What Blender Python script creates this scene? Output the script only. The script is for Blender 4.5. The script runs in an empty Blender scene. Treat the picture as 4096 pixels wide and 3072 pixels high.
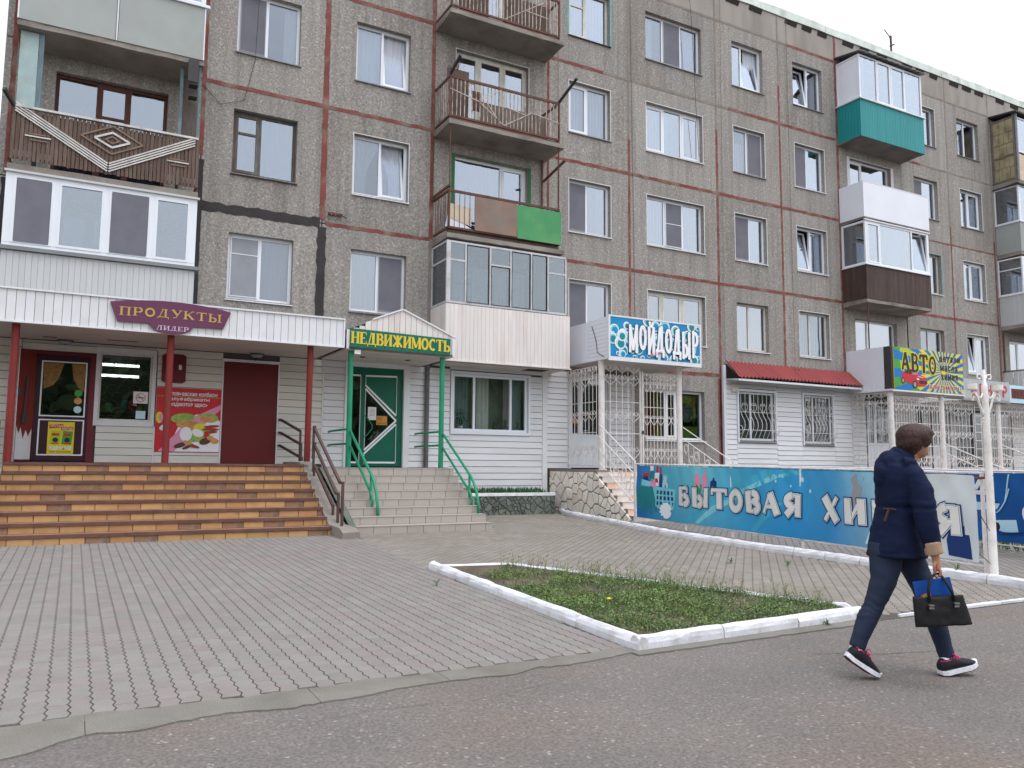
import bpy, bmesh, math, random
from mathutils import Vector, Matrix, noise as mnoise
random.seed(7)
R = math.radians
SC = bpy.context.scene
COL = SC.collection

# ------------------------------------------------------------------ camera
cam_d = bpy.data.cameras.new('camera')
cam = bpy.data.objects.new('camera', cam_d)
COL.objects.link(cam)
yaw, pitch, roll = R(28.50813), R(5.78325), R(.45198)
fwd = Vector((math.sin(yaw)*math.cos(pitch), math.cos(yaw)*math.cos(pitch), math.sin(pitch)))
rgt0 = Vector((math.cos(yaw), -math.sin(yaw), 0))
up0 = rgt0.cross(fwd)
rgt = math.cos(roll)*rgt0 + math.sin(roll)*up0
upv = -math.sin(roll)*rgt0 + math.cos(roll)*up0
M4 = Matrix((rgt, upv, -fwd)).transposed().to_4x4()
M4.translation = Vector((0, 0, 1.38))
cam.matrix_world = M4
cam_d.sensor_fit = 'HORIZONTAL'
cam_d.sensor_width = 36.0
cam_d.lens = 36.0*3211.958/4096
cam_d.clip_start = .05
cam_d.clip_end = 1500
SC.camera = cam

# ------------------------------------------------------------------ sky, sun, exposure
SUN_EL = R(70)        # high, veiled sun on the street side
world = bpy.data.worlds.new('World')
SC.world = world
world.use_nodes = True
nt = world.node_tree
bg = nt.nodes['Background']
sky = nt.nodes.new('ShaderNodeTexSky')
sky.sky_type = 'NISHITA'
sky.sun_disc = False
sky.sun_elevation = SUN_EL
sky.sun_rotation = R(152)
sky.air_density = 3.0
sky.dust_density = 2.0
sky.ozone_density = 1.0
hs = nt.nodes.new('ShaderNodeHueSaturation')
hs.inputs['Saturation'].default_value = .22
nt.links.new(sky.outputs[0], hs.inputs['Color'])
tint = nt.nodes.new('ShaderNodeMixRGB'); tint.blend_type = 'MULTIPLY'; tint.inputs[0].default_value = 1; tint.inputs[2].default_value = (.955, .975, 1.06, 1)   # cool overcast
nt.links.new(hs.outputs[0], tint.inputs[1])
nt.links.new(tint.outputs[0], bg.inputs['Color'])
bg.inputs['Strength'].default_value = .15
sun_d = bpy.data.lights.new('sun', 'SUN')
sun_d.energy = .6
sun_d.angle = R(40)
sun_d.color = (1, .98, .96)
sun = bpy.data.objects.new('sun', sun_d)
COL.objects.link(sun)
sd = Vector((math.sin(R(152))*math.cos(SUN_EL), math.cos(R(152))*math.cos(SUN_EL), math.sin(SUN_EL)))
sun.rotation_euler = (-sd).to_track_quat('-Z', 'Y').to_euler()
SC.view_settings.view_transform = 'Standard'
SC.view_settings.look = 'None'
SC.view_settings.gamma = 1
SC.view_settings.use_curve_mapping = False
SC.view_settings.exposure = .8

# ------------------------------------------------------------------ helpers: materials
def lin(r, g=None, b=None):
    if g is None: g = b = r
    def f(c):
        c /= 255.
        return c/12.92 if c <= .04045 else ((c+.055)/1.055)**2.4
    return (f(r), f(g), f(b), 1)

MATS = {}
def mat(name, col, rough=.75, var=.12, scale=2.5, fine=.08, fscale=60, bump=.15, bscale=None, rnd=0., spec=.3,
        metal=0., stain=None, st_scale=1.2, st_amt=.5, stretch=None, speck=None, sp_scale=90, sp_th=.62, island=False, pos=False, sheen=0., streak=0.):
    """procedural surface: base colour x broad variation x fine grain, optional stain colour and specks"""
    m = bpy.data.materials.new(name)
    m.use_nodes = True
    t = m.node_tree; N = t.nodes; L = t.links
    b = N['Principled BSDF']
    b.inputs['Roughness'].default_value = rough
    b.inputs['Specular IOR Level'].default_value = spec
    b.inputs['Metallic'].default_value = metal
    if sheen: b.inputs['Sheen Weight'].default_value = sheen
    if pos:
        src = N.new('ShaderNodeNewGeometry').outputs['Position']
    else:
        src = N.new('ShaderNodeTexCoord').outputs['Object']
    oi = N.new('ShaderNodeObjectInfo')
    if rnd:                                    # shift the pattern from object to object
        ad = N.new('ShaderNodeVectorMath'); ad.operation = 'ADD'
        sc = N.new('ShaderNodeMath'); sc.operation = 'MULTIPLY'; sc.inputs[1].default_value = 37.
        L.new(oi.outputs['Random'], sc.inputs[0])
        L.new(src, ad.inputs[0]); L.new(sc.outputs[0], ad.inputs[1]); src = ad.outputs[0]
    if stretch:
        mp = N.new('ShaderNodeMapping'); mp.inputs['Scale'].default_value = stretch
        L.new(src, mp.inputs['Vector']); src2 = mp.outputs[0]
    else: src2 = src
    def noise(s, det=4, v=None):
        n = N.new('ShaderNodeTexNoise'); n.inputs['Scale'].default_value = s; n.inputs['Detail'].default_value = det
        L.new(v or src, n.inputs['Vector']); return n.outputs['Fac']
    def mr(x, a0, a1, b0, b1):
        q = N.new('ShaderNodeMapRange'); q.inputs[1].default_value = a0; q.inputs[2].default_value = a1
        q.inputs[3].default_value = b0; q.inputs[4].default_value = b1; L.new(x, q.inputs[0]); return q.outputs[0]
    def mul(a, c):
        q = N.new('ShaderNodeMath'); q.operation = 'MULTIPLY'; L.new(a, q.inputs[0]); L.new(c, q.inputs[1]); return q.outputs[0]
    f = mr(noise(scale, 5, src2), .3, .7, 1-var, 1+var)
    if fine: 
        nf = noise(fscale, 2)
        f = mul(f, mr(nf, .3, .7, 1-fine, 1+fine))
    if rnd: f = mul(f, mr(oi.outputs['Random'], 0, 1, 1-rnd, 1+rnd))
    if island:
        gi = N.new('ShaderNodeNewGeometry')
        f = mul(f, mr(gi.outputs['Random Per Island'], 0, 1, 1-island, 1+island))
    if streak:
        mp2 = N.new('ShaderNodeMapping'); mp2.inputs['Scale'].default_value = (5, 5, .22); L.new(src, mp2.inputs['Vector'])
        f = mul(f, mr(noise(1.3, 5, mp2.outputs[0]), .42, .68, 1+streak*.3, 1-streak))
    rgb = N.new('ShaderNodeRGB'); rgb.outputs[0].default_value = col
    c = rgb.outputs[0]
    if stain:
        mx = N.new('ShaderNodeMixRGB'); mx.inputs[2].default_value = stain
        L.new(mr(noise(st_scale, 6, src2), .48, .72, 0, st_amt), mx.inputs[0]); L.new(c, mx.inputs[1]); c = mx.outputs[0]
    if speck:
        vo = N.new('ShaderNodeTexVoronoi'); vo.inputs['Scale'].default_value = sp_scale; L.new(src, vo.inputs['Vector'])
        sp = N.new('ShaderNodeSeparateColor'); L.new(vo.outputs['Color'], sp.inputs[0])
        mx = N.new('ShaderNodeMixRGB'); mx.inputs[2].default_value = speck
        L.new(mr(sp.outputs[0], sp_th, sp_th+.05, 0, 1), mx.inputs[0]); L.new(c, mx.inputs[1]); c = mx.outputs[0]
    mm = N.new('ShaderNodeMixRGB'); mm.blend_type = 'MULTIPLY'; mm.inputs[0].default_value = 1
    L.new(c, mm.inputs[1]); L.new(f, mm.inputs[2])
    L.new(mm.outputs[0], b.inputs['Base Color'])
    if bump:
        bp = N.new('ShaderNodeBump'); bp.inputs['Strength'].default_value = bump; bp.inputs['Distance'].default_value = .01
        L.new(noise(bscale or fscale, 3), bp.inputs['Height']); L.new(bp.outputs[0], b.inputs['Normal'])
    MATS[name] = m
    return m

def glass_mat(name, tint=(.75, .8, .82, 1), refl=.32, rough=.015):
    m = bpy.data.materials.new(name); m.use_nodes = True
    t = m.node_tree; N = t.nodes; L = t.links
    N.remove(N['Principled BSDF'])
    out = N['Material Output']
    tr = N.new('ShaderNodeBsdfTransparent'); tr.inputs[0].default_value = tint
    gl = N.new('ShaderNodeBsdfGlossy'); gl.inputs['Roughness'].default_value = rough; gl.inputs[0].default_value = (.86, .92, 1., 1)
    lw = N.new('ShaderNodeLayerWeight'); lw.inputs[0].default_value = .35
    mr = N.new('ShaderNodeMapRange'); mr.inputs[3].default_value = refl*.6; mr.inputs[4].default_value = min(1, refl*2.2)
    L.new(lw.outputs['Facing'], mr.inputs[0])
    # old panes are not perfectly flat
    tc = N.new('ShaderNodeTexCoord'); nz = N.new('ShaderNodeTexNoise'); nz.inputs['Scale'].default_value = 1.4
    bp = N.new('ShaderNodeBump'); bp.inputs['Strength'].default_value = .04; bp.inputs['Distance'].default_value = .1
    L.new(tc.outputs['Object'], nz.inputs['Vector']); L.new(nz.outputs['Fac'], bp.inputs['Height']); L.new(bp.outputs[0], gl.inputs['Normal'])
    mx = N.new('ShaderNodeMixShader')
    L.new(mr.outputs[0], mx.inputs[0]); L.new(tr.outputs[0], mx.inputs[1]); L.new(gl.outputs[0], mx.inputs[2])
    L.new(mx.outputs[0], out.inputs[0])
    MATS[name] = m
    return m

def sheer_mat(name, col, alpha):
    m = mat(name, col, rough=.9, var=.05, fine=.03, bump=0, stretch=(9, 1, .3), scale=3)
    t = m.node_tree; b = t.nodes['Principled BSDF']
    b.inputs['Alpha'].default_value = alpha
    return m

# ------------------------------------------------------------------ helpers: geometry
class MB:
    """collects faces, then links them as ONE mesh object"""
    def __init__(s): s.v = []; s.f = []; s.m = []
    def add(s, vs, fs, mi=0):
        o = len(s.v); s.v += [tuple(p) for p in vs]
        for f in fs: s.f.append(tuple(i+o for i in f)); s.m.append(mi)
    def box(s, x0, x1, y0, y1, z0, z1, mi=0):
        if x0 > x1: x0, x1 = x1, x0
        if y0 > y1: y0, y1 = y1, y0
        if z0 > z1: z0, z1 = z1, z0
        s.add([(x0,y0,z0),(x1,y0,z0),(x1,y1,z0),(x0,y1,z0),(x0,y0,z1),(x1,y0,z1),(x1,y1,z1),(x0,y1,z1)],
              [(0,3,2,1),(4,5,6,7),(0,1,5,4),(1,2,6,5),(2,3,7,6),(3,0,4,7)], mi)
    def hexa(s, p, mi=0):
        s.add(p, [(0,3,2,1),(4,5,6,7),(0,1,5,4),(1,2,6,5),(2,3,7,6),(3,0,4,7)], mi)
    def quad(s, a, b, c, d, mi=0): s.add([a,b,c,d], [(0,1,2,3)], mi)
    def prism(s, poly, y0, y1, mi=0, fn=None):
        """poly: [(x,z)] in the facade plane, extruded y0..y1"""
        n = len(poly)
        vs = [(x,y0,z) for x,z in poly]+[(x,y1,z) for x,z in poly]
        if fn: vs = [fn(v) for v in vs]
        s.add(vs, [tuple(range(n)), tuple(range(2*n-1,n-1,-1))]+[(i,i+n,(i+1)%n+n,(i+1)%n) for i in range(n)], mi)
    def flat(s, poly, z0, z1, mi=0):
        """poly [(x,y)] extruded z0..z1 ; z may be a function of (x,y)"""
        n = len(poly); g = lambda z, p: z(p) if callable(z) else z
        s.add([(p[0],p[1],g(z0,p)) for p in poly]+[(p[0],p[1],g(z1,p)) for p in poly],
              [tuple(range(n-1,-1,-1)), tuple(range(n,2*n))]+[(i,(i+1)%n,(i+1)%n+n,i+n) for i in range(n)], mi)
    def tube(s, path, r, n=6, mi=0, cap=True):
        path = [Vector(p) for p in path]
        k = len(path); rr = r if isinstance(r, (list,tuple)) else [r]*k
        o = len(s.v); ref = None
        for i, p in enumerate(path):
            t = (path[min(i+1,k-1)]-path[max(i-1,0)])
            t = t.normalized() if t.length > 1e-9 else Vector((0,0,1))
            if ref is None:
                ref = Vector((0,0,1)) if abs(t.z) < .9 else Vector((1,0,0))
            a = t.cross(ref).normalized(); b2 = a.cross(t).normalized(); ref = b2
            for j in range(n):
                th = 2*math.pi*(j+.5)/n
                s.v.append(tuple(p+rr[i]*(math.cos(th)*a+math.sin(th)*b2)))
        for i in range(k-1):
            for j in range(n):
                s.f.append((o+i*n+j, o+i*n+(j+1)%n, o+(i+1)*n+(j+1)%n, o+(i+1)*n+j)); s.m.append(mi)
        if cap:
            s.f.append(tuple(o+j for j in range(n-1,-1,-1))); s.m.append(mi)
            s.f.append(tuple(o+(k-1)*n+j for j in range(n))); s.m.append(mi)
    def bar(s, a, b, w, h, mi=0):
        """square bar from a to b"""
        a = Vector(a); b = Vector(b); t = (b-a).normalized()
        ref = Vector((0,0,1)) if abs(t.z) < .9 else Vector((0,1,0))
        u = t.cross(ref).normalized()*w/2; v = u.cross(t).normalized()*h/2
        s.hexa([a-u-v, a+u-v, a+u+v, a-u+v, b-u-v, b+u-v, b+u+v, b-u+v], mi)
    def lathe(s, c, prof, n=12, mi=0):
        o = len(s.v); k = len(prof)
        for r, z in prof:
            for j in range(n):
                th = 2*math.pi*j/n
                s.v.append((c[0]+r*math.cos(th), c[1]+r*math.sin(th), c[2]+z))
        for i in range(k-1):
            for j in range(n):
                s.f.append((o+i*n+j, o+i*n+(j+1)%n, o+(i+1)*n+(j+1)%n, o+(i+1)*n+j)); s.m.append(mi)
        s.f.append(tuple(o+j for j in range(n-1,-1,-1))); s.m.append(mi)
        s.f.append(tuple(o+(k-1)*n+j for j in range(n))); s.m.append(mi)
    def mesh(s, name, mats, off=(0,0,0), smooth=False):
        me = bpy.data.meshes.new(name)
        ox, oy, oz = off
        me.from_pydata([(x-ox,y-oy,z-oz) for x,y,z in s.v], [], s.f)
        for m in (mats if isinstance(mats, (list,tuple)) else [mats]): me.materials.append(MATS[m] if isinstance(m, str) else m)
        if len(me.materials) > 1: me.polygons.foreach_set('material_index', s.m)
        if smooth: me.polygons.foreach_set('use_smooth', [True]*len(me.polygons))
        me.update()
        return me

BASE = {}
def tag(o, label=None, cat=None, group=None, kind=None):
    if label: o['label'] = label
    if cat: o['category'] = cat
    if group: o['group'] = group
    if kind: o['kind'] = kind
    return o
def thing(name, loc, label, cat, group=None):
    o = bpy.data.objects.new(name, None); COL.objects.link(o)
    o.location = loc; BASE[o.name] = tuple(loc)
    return tag(o, label, cat, group)
def ob(name, mb, mats, parent=None, smooth=False, label=None, kind=None, at=None):
    """link a mesh built in world coordinates; a child keeps the base point of its thing"""
    base = BASE[parent.name] if parent else (at or (0,0,0))
    o = bpy.data.objects.new(name, mb.mesh(name, mats, base, smooth)); COL.objects.link(o)
    if parent: o.parent = parent
    else: o.location = base
    BASE[o.name] = base
    return tag(o, label, kind=kind)
def inst(name, me, parent, loc, rot=None, scale=None, kind=None):
    """a piece that shares mesh data; loc in world coordinates"""
    o = bpy.data.objects.new(name, me); COL.objects.link(o)
    b = BASE[parent.name] if parent else (0,0,0)
    if parent: o.parent = parent
    o.location = (loc[0]-b[0], loc[1]-b[1], loc[2]-b[2])
    if rot: o.rotation_euler = rot
    if scale: o.scale = scale
    if kind: o['kind'] = kind
    BASE[o.name] = tuple(loc)
    return o
def rj(a): return random.uniform(-a, a)
def bake(o):
    """freeze the modifiers of an object into its mesh"""
    dg = bpy.context.evaluated_depsgraph_get()
    me = bpy.data.meshes.new_from_object(o.evaluated_get(dg))
    o.modifiers.clear(); old = o.data; o.data = me
    bpy.data.meshes.remove(old)
    return o

# ---- lettering -----------------------------------------------------------
def ftext(name, s, x0, x1, z0, z1, fn, matname, parent, bold=0., depth=.002, label=None):
    """flat printed / cut-out lettering fitted into the box x0..x1, z0..z1; fn maps (x, depth, z) to the world"""
    cu = bpy.data.curves.new('t', 'FONT'); cu.body = s; cu.offset = bold; cu.resolution_u = 3
    to = bpy.data.objects.new('t', cu); COL.objects.link(to)
    dg = bpy.context.evaluated_depsgraph_get()
    me = bpy.data.meshes.new_from_object(to.evaluated_get(dg))
    bpy.data.objects.remove(to); bpy.data.curves.remove(cu)
    if not len(me.vertices): return None
    xs = [v.co.x for v in me.vertices]; ys = [v.co.y for v in me.vertices]
    ax, bx, ay, by = min(xs), max(xs), min(ys), max(ys)
    mb = MB()
    mb.add([fn((x0+(v.co.x-ax)/(bx-ax)*(x1-x0), -depth, z0+(v.co.y-ay)/max(1e-6,by-ay)*(z1-z0))) for v in me.vertices],
           [tuple(p.vertices) for p in me.polygons])
    bpy.data.meshes.remove(me)
    return ob(name, mb, matname, parent, label=label)

def arc(cx, cz, rx, rz, a0, a1, n=8):
    return [(cx+rx*math.cos(R(a0+(a1-a0)*i/n)), cz+rz*math.sin(R(a0+(a1-a0)*i/n))) for i in range(n+1)]
TK, TN = .22, .09
def stem(x, w=TK, lo=True, hi=True):
    r = [(w, [(x,0),(x,1)])]
    if lo: r.append((.07, [(x-w*.5-.08,.035),(x+w*.5+.08,.035)]))
    if hi: r.append((.07, [(x-w*.5-.08,.965),(x+w*.5+.08,.965)]))
    return r
def bowl(x, z0, z1, rx): # right-hand bowl
    zc = (z0+z1)/2; h = (z1-z0)/2
    return [(TN, [(x,z1),(x+rx*.45,z1)]), (TK*.85, arc(x+rx*.45, zc, rx*.55, h, 78, -78, 8)), (TN, [(x,z0),(x+rx*.45,z0)])]
GLY = {
 'Н': (1.0, stem(.2)+stem(.8)+[(TN,[(.2,.5),(.8,.5)])]),
 'П': (1.0, stem(.2)+stem(.8)+[(TN,[(.2,.955),(.8,.955)])]),
 'Р': (.85, stem(.2)+bowl(.2,.45,.955,.55)),
 'О': (.95, [(TK*.9, arc(.47,.5,.34,.44,0,360,16))]),
 'С': (.9, [(TK*.9, arc(.5,.5,.36,.44,55,305,12)), (.07,[(.72,.95),(.72,.7)])]),
 'Д': (1.05, [(TN,[(.22,.1),(.48,.95)]),(TK,[(.72,.1),(.72,1)]),(TN,[(.04,.05),(1.0,.05)]),(.09,[(.08,.08),(.08,-.16)]),(.09,[(.96,.08),(.96,-.16)]),(.07,[(.38,.965),(.88,.965)])]),
 'У': (.95, [(TK,[(.14,1),(.54,.42)]),(TN,[(.86,1),(.44,.1)]),(TN,[(.44,.1),(.2,.04)]),(.07,[(.02,.965),(.36,.965)]),(.07,[(.7,.965),(.98,.965)])]),
 'К': (1.0, stem(.2)+[(TN,[(.28,.48),(.8,.97)]),(TK,[(.42,.58),(.86,.03)]),(.07,[(.7,.965),(.96,.965)]),(.07,[(.7,.035),(1.0,.035)])]),
 'Т': (.95, stem(.48,hi=False)+[(TN,[(.04,.955),(.92,.955)]),(.07,[(.07,.95),(.07,.74)]),(.07,[(.89,.95),(.89,.74)])]),
 'Ы': (1.25, stem(.2)+bowl(.2,.045,.52,.5)+stem(1.02)),
 'Ь': (.85, stem(.2)+bowl(.2,.045,.52,.55)),
 'Б': (.88, stem(.2)+bowl(.2,.045,.55,.55)+[(TN,[(.2,.955),(.74,.955)]),(.07,[(.74,.95),(.74,.74)])]),
 'В': (.9, stem(.2)+bowl(.2,.045,.5,.58)+bowl(.2,.5,.955,.5)),
 'Е': (.85, stem(.2)+[(TN,[(.2,.955),(.74,.955)]),(TN,[(.2,.5),(.6,.5)]),(TN,[(.2,.045),(.78,.045)]),(.06,[(.75,.95),(.75,.76)]),(.06,[(.78,.05),(.78,.26)])]),
 'И': (1.0, stem(.2)+stem(.8)+[(TN,[(.24,.1),(.76,.9)])]),
 'Й': (1.0, stem(.2)+stem(.8)+[(TN,[(.24,.1),(.76,.9)]),(.1,arc(.5,1.22,.2,.14,180,360,6))]),
 'Ж': (1.3, stem(.64)+[(TK*.8,[(.6,.5),(.16,.97)]),(TK*.8,[(.6,.5),(.12,.03)]),(TK*.8,[(.68,.5),(1.12,.97)]),(TK*.8,[(.68,.5),(1.16,.03)]),(.07,[(.03,.965),(.28,.965)]),(.07,[(1.0,.965),(1.25,.965)])]),
 'М': (1.2, stem(.16,.11)+stem(1.02)+[(TK*.9,[(.2,.93),(.56,.1)]),(TN,[(.58,.1),(.96,.93)])]),
 'А': (1.0, [(TN,[(.1,.04),(.46,.98)]),(TK,[(.48,1),(.82,.0)]),(TN,[(.24,.36),(.7,.36)]),(.07,[(.0,.035),(.26,.035)]),(.07,[(.66,.035),(1.0,.035)])]),
 'Я': (.95, stem(.74)+[(TN,[(.74,.955),(.45,.955)]),(TK*.85,arc(.47,.7,.3,.25,102,258,8)),(TN,[(.74,.45),(.45,.45)]),(TK*.9,[(.5,.45),(.14,.03)])]),
 'Х': (1.0, [(TK,[(.2,1),(.8,0)]),(TN,[(.82,.97),(.18,.03)]),(.07,[(.04,.965),(.38,.965)]),(.07,[(.66,.965),(.96,.965)]),(.07,[(.04,.035),(.34,.035)]),(.07,[(.62,.035),(.98,.035)])]),
 'Л': (1.0, [(TN,[(.1,.04),(.42,.95)]),(TK,[(.74,0),(.74,1)]),(.07,[(.3,.965),(.92,.965)]),(.07,[(.0,.035),(.24,.035)]),(.07,[(.58,.035),(.92,.035)])]),
 'Ц': (1.05, stem(.2,hi=False,lo=False)+stem(.78,hi=False,lo=False)+[(TN,[(.2,.045),(.95,.045)]),(.1,[(.95,.05),(.95,-.2)])]),
 'е': (.9, [(TK*.8, arc(.45,.5,.34,.42,20,330,12)), (TN,[(.14,.52),(.78,.52)])]),
 'а': (.9, [(TK*.8,[(.72,0),(.72,.62)]), (TK*.8, arc(.42,.62,.3,.3,150,0,6)), (TK*.7, arc(.4,.27,.26,.22,0,360,10))]),
 ' ': (.6, []),
}
for _a, _b in zip('дтлимсхя', 'ДТЛИМСХЯ'): GLY[_a] = GLY[_b]
GLY_ = {
}
def serif(name, s, x0, x1, z0, z1, fn, matname, parent, grow=0., depth=.003, gap=.06, fat=1., rnd=False, bow=None, label=None, plain=False, alt=0., heavy=None):
    """stroke-built capitals with serifs; grow widens every stroke (for outlines); bow(t) lifts the baseline"""
    tot = sum(GLY[c][0]+gap for c in s)-gap
    k = (x1-x0)/tot; h = z1-z0
    mb = MB(); cur = x0; cnt = 0
    for c in s:
        w, st = GLY[c]
        for sw, pts in st:
            if plain and sw in (.06,.07) and abs(pts[0][1]-pts[1][1]) < .01: continue
            dz0 = (bow((cur-x0)/(x1-x0)) if bow else 0)+(alt*(.5 if s.index(c) % 2 else -.2) if alt else 0)
            if heavy: sw = max(sw, heavy)/fat*1.0 if sw < .2 else sw/fat*1.25
            P = [Vector((cur+p[0]*k, z0+dz0+p[1]*h)) for p in pts]
            hw = max(sw*fat*min(k,h)*.5, .003)+grow
            seg = []
            for a, b2 in zip(P[:-1], P[1:]):
                d = (b2-a)
                if d.length < 1e-9: continue
                d.normalize(); n = Vector((-d.y, d.x)); e = d*(grow if len(P) == 2 else hw*.25)
                seg.append([a-e+n*hw, a-e-n*hw, b2+e-n*hw, b2+e+n*hw])
            if rnd:
                for p in (P if len(P) < 4 else P[::3]):
                    seg.append([p+Vector((math.cos(q*math.pi/5), math.sin(q*math.pi/5)))*hw*1.12 for q in range(10)])
            for q in seg:
                cnt += 1
                # subdivide nothing: strokes are small; every piece gets its own 0.1 mm step
                mb.add([fn((p.x, -depth-cnt*.00006, p.y)) for p in q], [tuple(range(len(q)))])
        cur += (w+gap)*k
    return ob(name, mb, matname, parent, label=label)
ID = lambda p: p
# ------------------------------------------------------------------ materials of the place
mat('pebbledash', lin(147,142,136), rough=.95, var=.07, scale=.7, fine=.25, fscale=22, bump=.9, bscale=22, rnd=.085, speck=lin(178,170,162), sp_scale=40, sp_th=.92, stain=lin(132,121,113), st_scale=.55, st_amt=.45, stretch=(1,1,.45), streak=.17)
mat('frieze_plaster', lin(158,151,144), rough=.95, var=.12, scale=1.2, fine=.08, fscale=40, bump=.3, rnd=.05, stain=lin(120,113,106), st_scale=1., st_amt=.6, stretch=(1.5,1,.4))
mat('red_joint', lin(126,72,65), rough=.9, var=.2, scale=3, fine=.15, fscale=40, bump=.4, stain=lin(138,124,115), st_scale=2.6, st_amt=.85)
mat('grey_joint', lin(136,126,117), rough=.95, var=.15, scale=3, fine=.12, fscale=40, bump=.4)
mat('black_joint', lin(58,55,55), rough=.85, var=.2, scale=3, fine=.15, fscale=40, bump=.4)
mat('roof_cap', lin(214,222,214), rough=.8, var=.12, scale=2, fine=.1, fscale=30, bump=.2, stain=lin(150,152,142), st_scale=2.4, st_amt=.5)
mat('dark_void', lin(40,38,36), rough=1, var=.1, bump=0)
mat('concrete', lin(142,134,126), rough=.95, var=.16, scale=1.5, fine=.12, fscale=50, bump=.5, stain=lin(96,88,82), st_scale=1.6, st_amt=.55)
mat('concrete_soffit', lin(128,120,114), rough=.95, var=.14, scale=1.2, fine=.06, fscale=40, bump=.3, stain=lin(92,86,82), st_scale=1.1, st_amt=.6)
mat('pvc', lin(226,229,234), rough=.35, var=.03, scale=2, fine=.0, bump=0, rnd=.03, spec=.45)
mat('white_reveal', lin(214,214,218), rough=.8, var=.06, scale=3, bump=.1)
mat('green_reveal', lin(48,110,72), rough=.7, var=.12, bump=.1)
mat('teal_reveal', lin(112,158,160), rough=.7, var=.12, bump=.1)
mat('cream_wood', lin(208,206,198), rough=.6, var=.1, scale=4, fine=.06, bump=.15, stain=lin(160,154,142), st_amt=.4, stretch=(3,3,1))
mat('brown_wood', lin(96,86,80), rough=.8, var=.2, scale=4, fine=.1, bump=.3, stretch=(6,6,1), stain=lin(120,132,132), st_amt=.5)
mat('brown_wood_red', lin(92,58,50), rough=.7, var=.2, scale=4, bump=.2, stretch=(6,6,1))
mat('blue_wood', lin(108,128,134), rough=.8, var=.2, scale=4, bump=.2, stretch=(6,6,1), stain=lin(88,84,80), st_amt=.6)
mat('blue_board', lin(160,180,180), rough=.8, var=.12, scale=3, bump=.2, stain=lin(150,120,84), st_scale=1.3, st_amt=.7)
mat('sill_metal', lin(128,130,132), rough=.5, var=.1, bump=.05, metal=.2)
mat('sill_white', lin(220,222,226), rough=.5, var=.06, bump=.05)
mat('screen_net', lin(112,112,120), rough=.95, var=.08, scale=3, fine=.1, fscale=120, bump=0)
mat('screen_light', lin(150,152,158), rough=.95, var=.08, scale=3, fine=.1, fscale=120, bump=0)
mat('room_wall', lin(150,146,140), rough=.95, var=.1, bump=0)
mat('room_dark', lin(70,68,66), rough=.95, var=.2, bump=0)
mat('curtain', lin(182,186,194), rough=.95, var=.08, scale=3, fine=.0, bump=0, stretch=(12,12,.4), rnd=.3)
mat('curtain_warm', lin(172,166,172), rough=.95, var=.1, scale=3, fine=.0, bump=0, stretch=(12,12,.4), rnd=.25)
mat('curtain_teal', lin(140,164,168), rough=.95, var=.1, scale=3, fine=.0, bump=0, stretch=(12,12,.4), rnd=.25)
glass_mat('glass', tint=(.6,.63,.68,1), refl=.34)
glass_mat('glass_dark', tint=(.6,.66,.68,1), refl=.2)
glass_mat('glass_shop', tint=(.6,.63,.62,1), refl=.17)
mat('rust_paint', lin(104,72,62), rough=.8, var=.22, scale=6, fine=.15, fscale=50, bump=.3, stain=lin(78,58,50), st_scale=4, st_amt=.7, rnd=.1)
mat('rust_bar', lin(182,172,162), rough=.8, var=.2, scale=8, fine=.1, bump=.2, stain=lin(96,66,52), st_scale=7, st_amt=.8, rnd=.12)
mat('old_plank', lin(104,88,80), rough=.9, var=.22, scale=5, fine=.15, fscale=70, bump=.4, stretch=(8,8,.7), rnd=.18, stain=lin(92,66,56), st_scale=2, st_amt=.7)
mat('white_slat', lin(206,203,198), rough=.8, var=.1, scale=6, bump=.2, stain=lin(140,132,124), st_scale=4, st_amt=.5)
mat('grey_slat', lin(126,106,92), rough=.85, var=.15, scale=6, bump=.2)
mat('asbestos', lin(160,164,161), rough=.85, var=.07, scale=1.5, fine=.04, fscale=80, bump=.1, rnd=.04, stain=lin(160,158,150), st_amt=.4)
mat('siding_white', lin(219,219,221), rough=.5, var=.05, scale=1.4, fine=.02, bump=.03, rnd=.035, stain=lin(200,196,188), st_scale=.9, st_amt=.25, stretch=(.6,.6,2.))
mat('siding_warm', lin(213,210,202), rough=.55, var=.05, scale=1.4, fine=.02, bump=.03, rnd=.03, stain=lin(192,184,168), st_scale=.9, st_amt=.35, stretch=(.6,.6,2.))
mat('panel_cream', lin(224,216,211), rough=.5, var=.05, scale=1.4, fine=.02, bump=.03, rnd=.03, stain=lin(186,170,158), st_scale=1.4, st_amt=.55, stretch=(2,2,.5))
mat('panel_grey', lin(194,195,195), rough=.5, var=.04, scale=1.4, fine=.02, bump=.03, rnd=.03, stain=lin(180,178,172), st_scale=1.4, st_amt=.4, stretch=(2,2,.5))
mat('soffit', lin(196,188,180), rough=.6, var=.06, scale=1.2, fine=.02, bump=.05, rnd=.03)
mat('trim_white', lin(222,222,224), rough=.5, var=.05, scale=2, bump=.05)
mat('teal_sheet', lin(34,138,140), rough=.45, var=.05, scale=1.5, bump=.05, rnd=.04)
mat('white_sheet', lin(226,228,236), rough=.45, var=.03, scale=1.2, bump=.03)
mat('brown_plank', lin(70,56,52), rough=.65, var=.22, scale=4, fine=.1, bump=.2, stretch=(8,8,.6), rnd=.15, stain=lin(104,72,56), st_scale=1.6, st_amt=.5)
mat('foam_board', lin(158,148,118), rough=.9, var=.2, scale=3, fine=.1, bump=.4, stain=lin(104,96,78), st_scale=2.4, st_amt=.8)
mat('beige_siding', lin(206,190,170), rough=.7, var=.08, rnd=.04)
mat('dark_metal', lin(62,60,60), rough=.6, var=.15, bump=.1)
mat('pipe_grey', lin(98,96,98), rough=.7, var=.2, scale=5, fine=.15, bump=.3)
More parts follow.
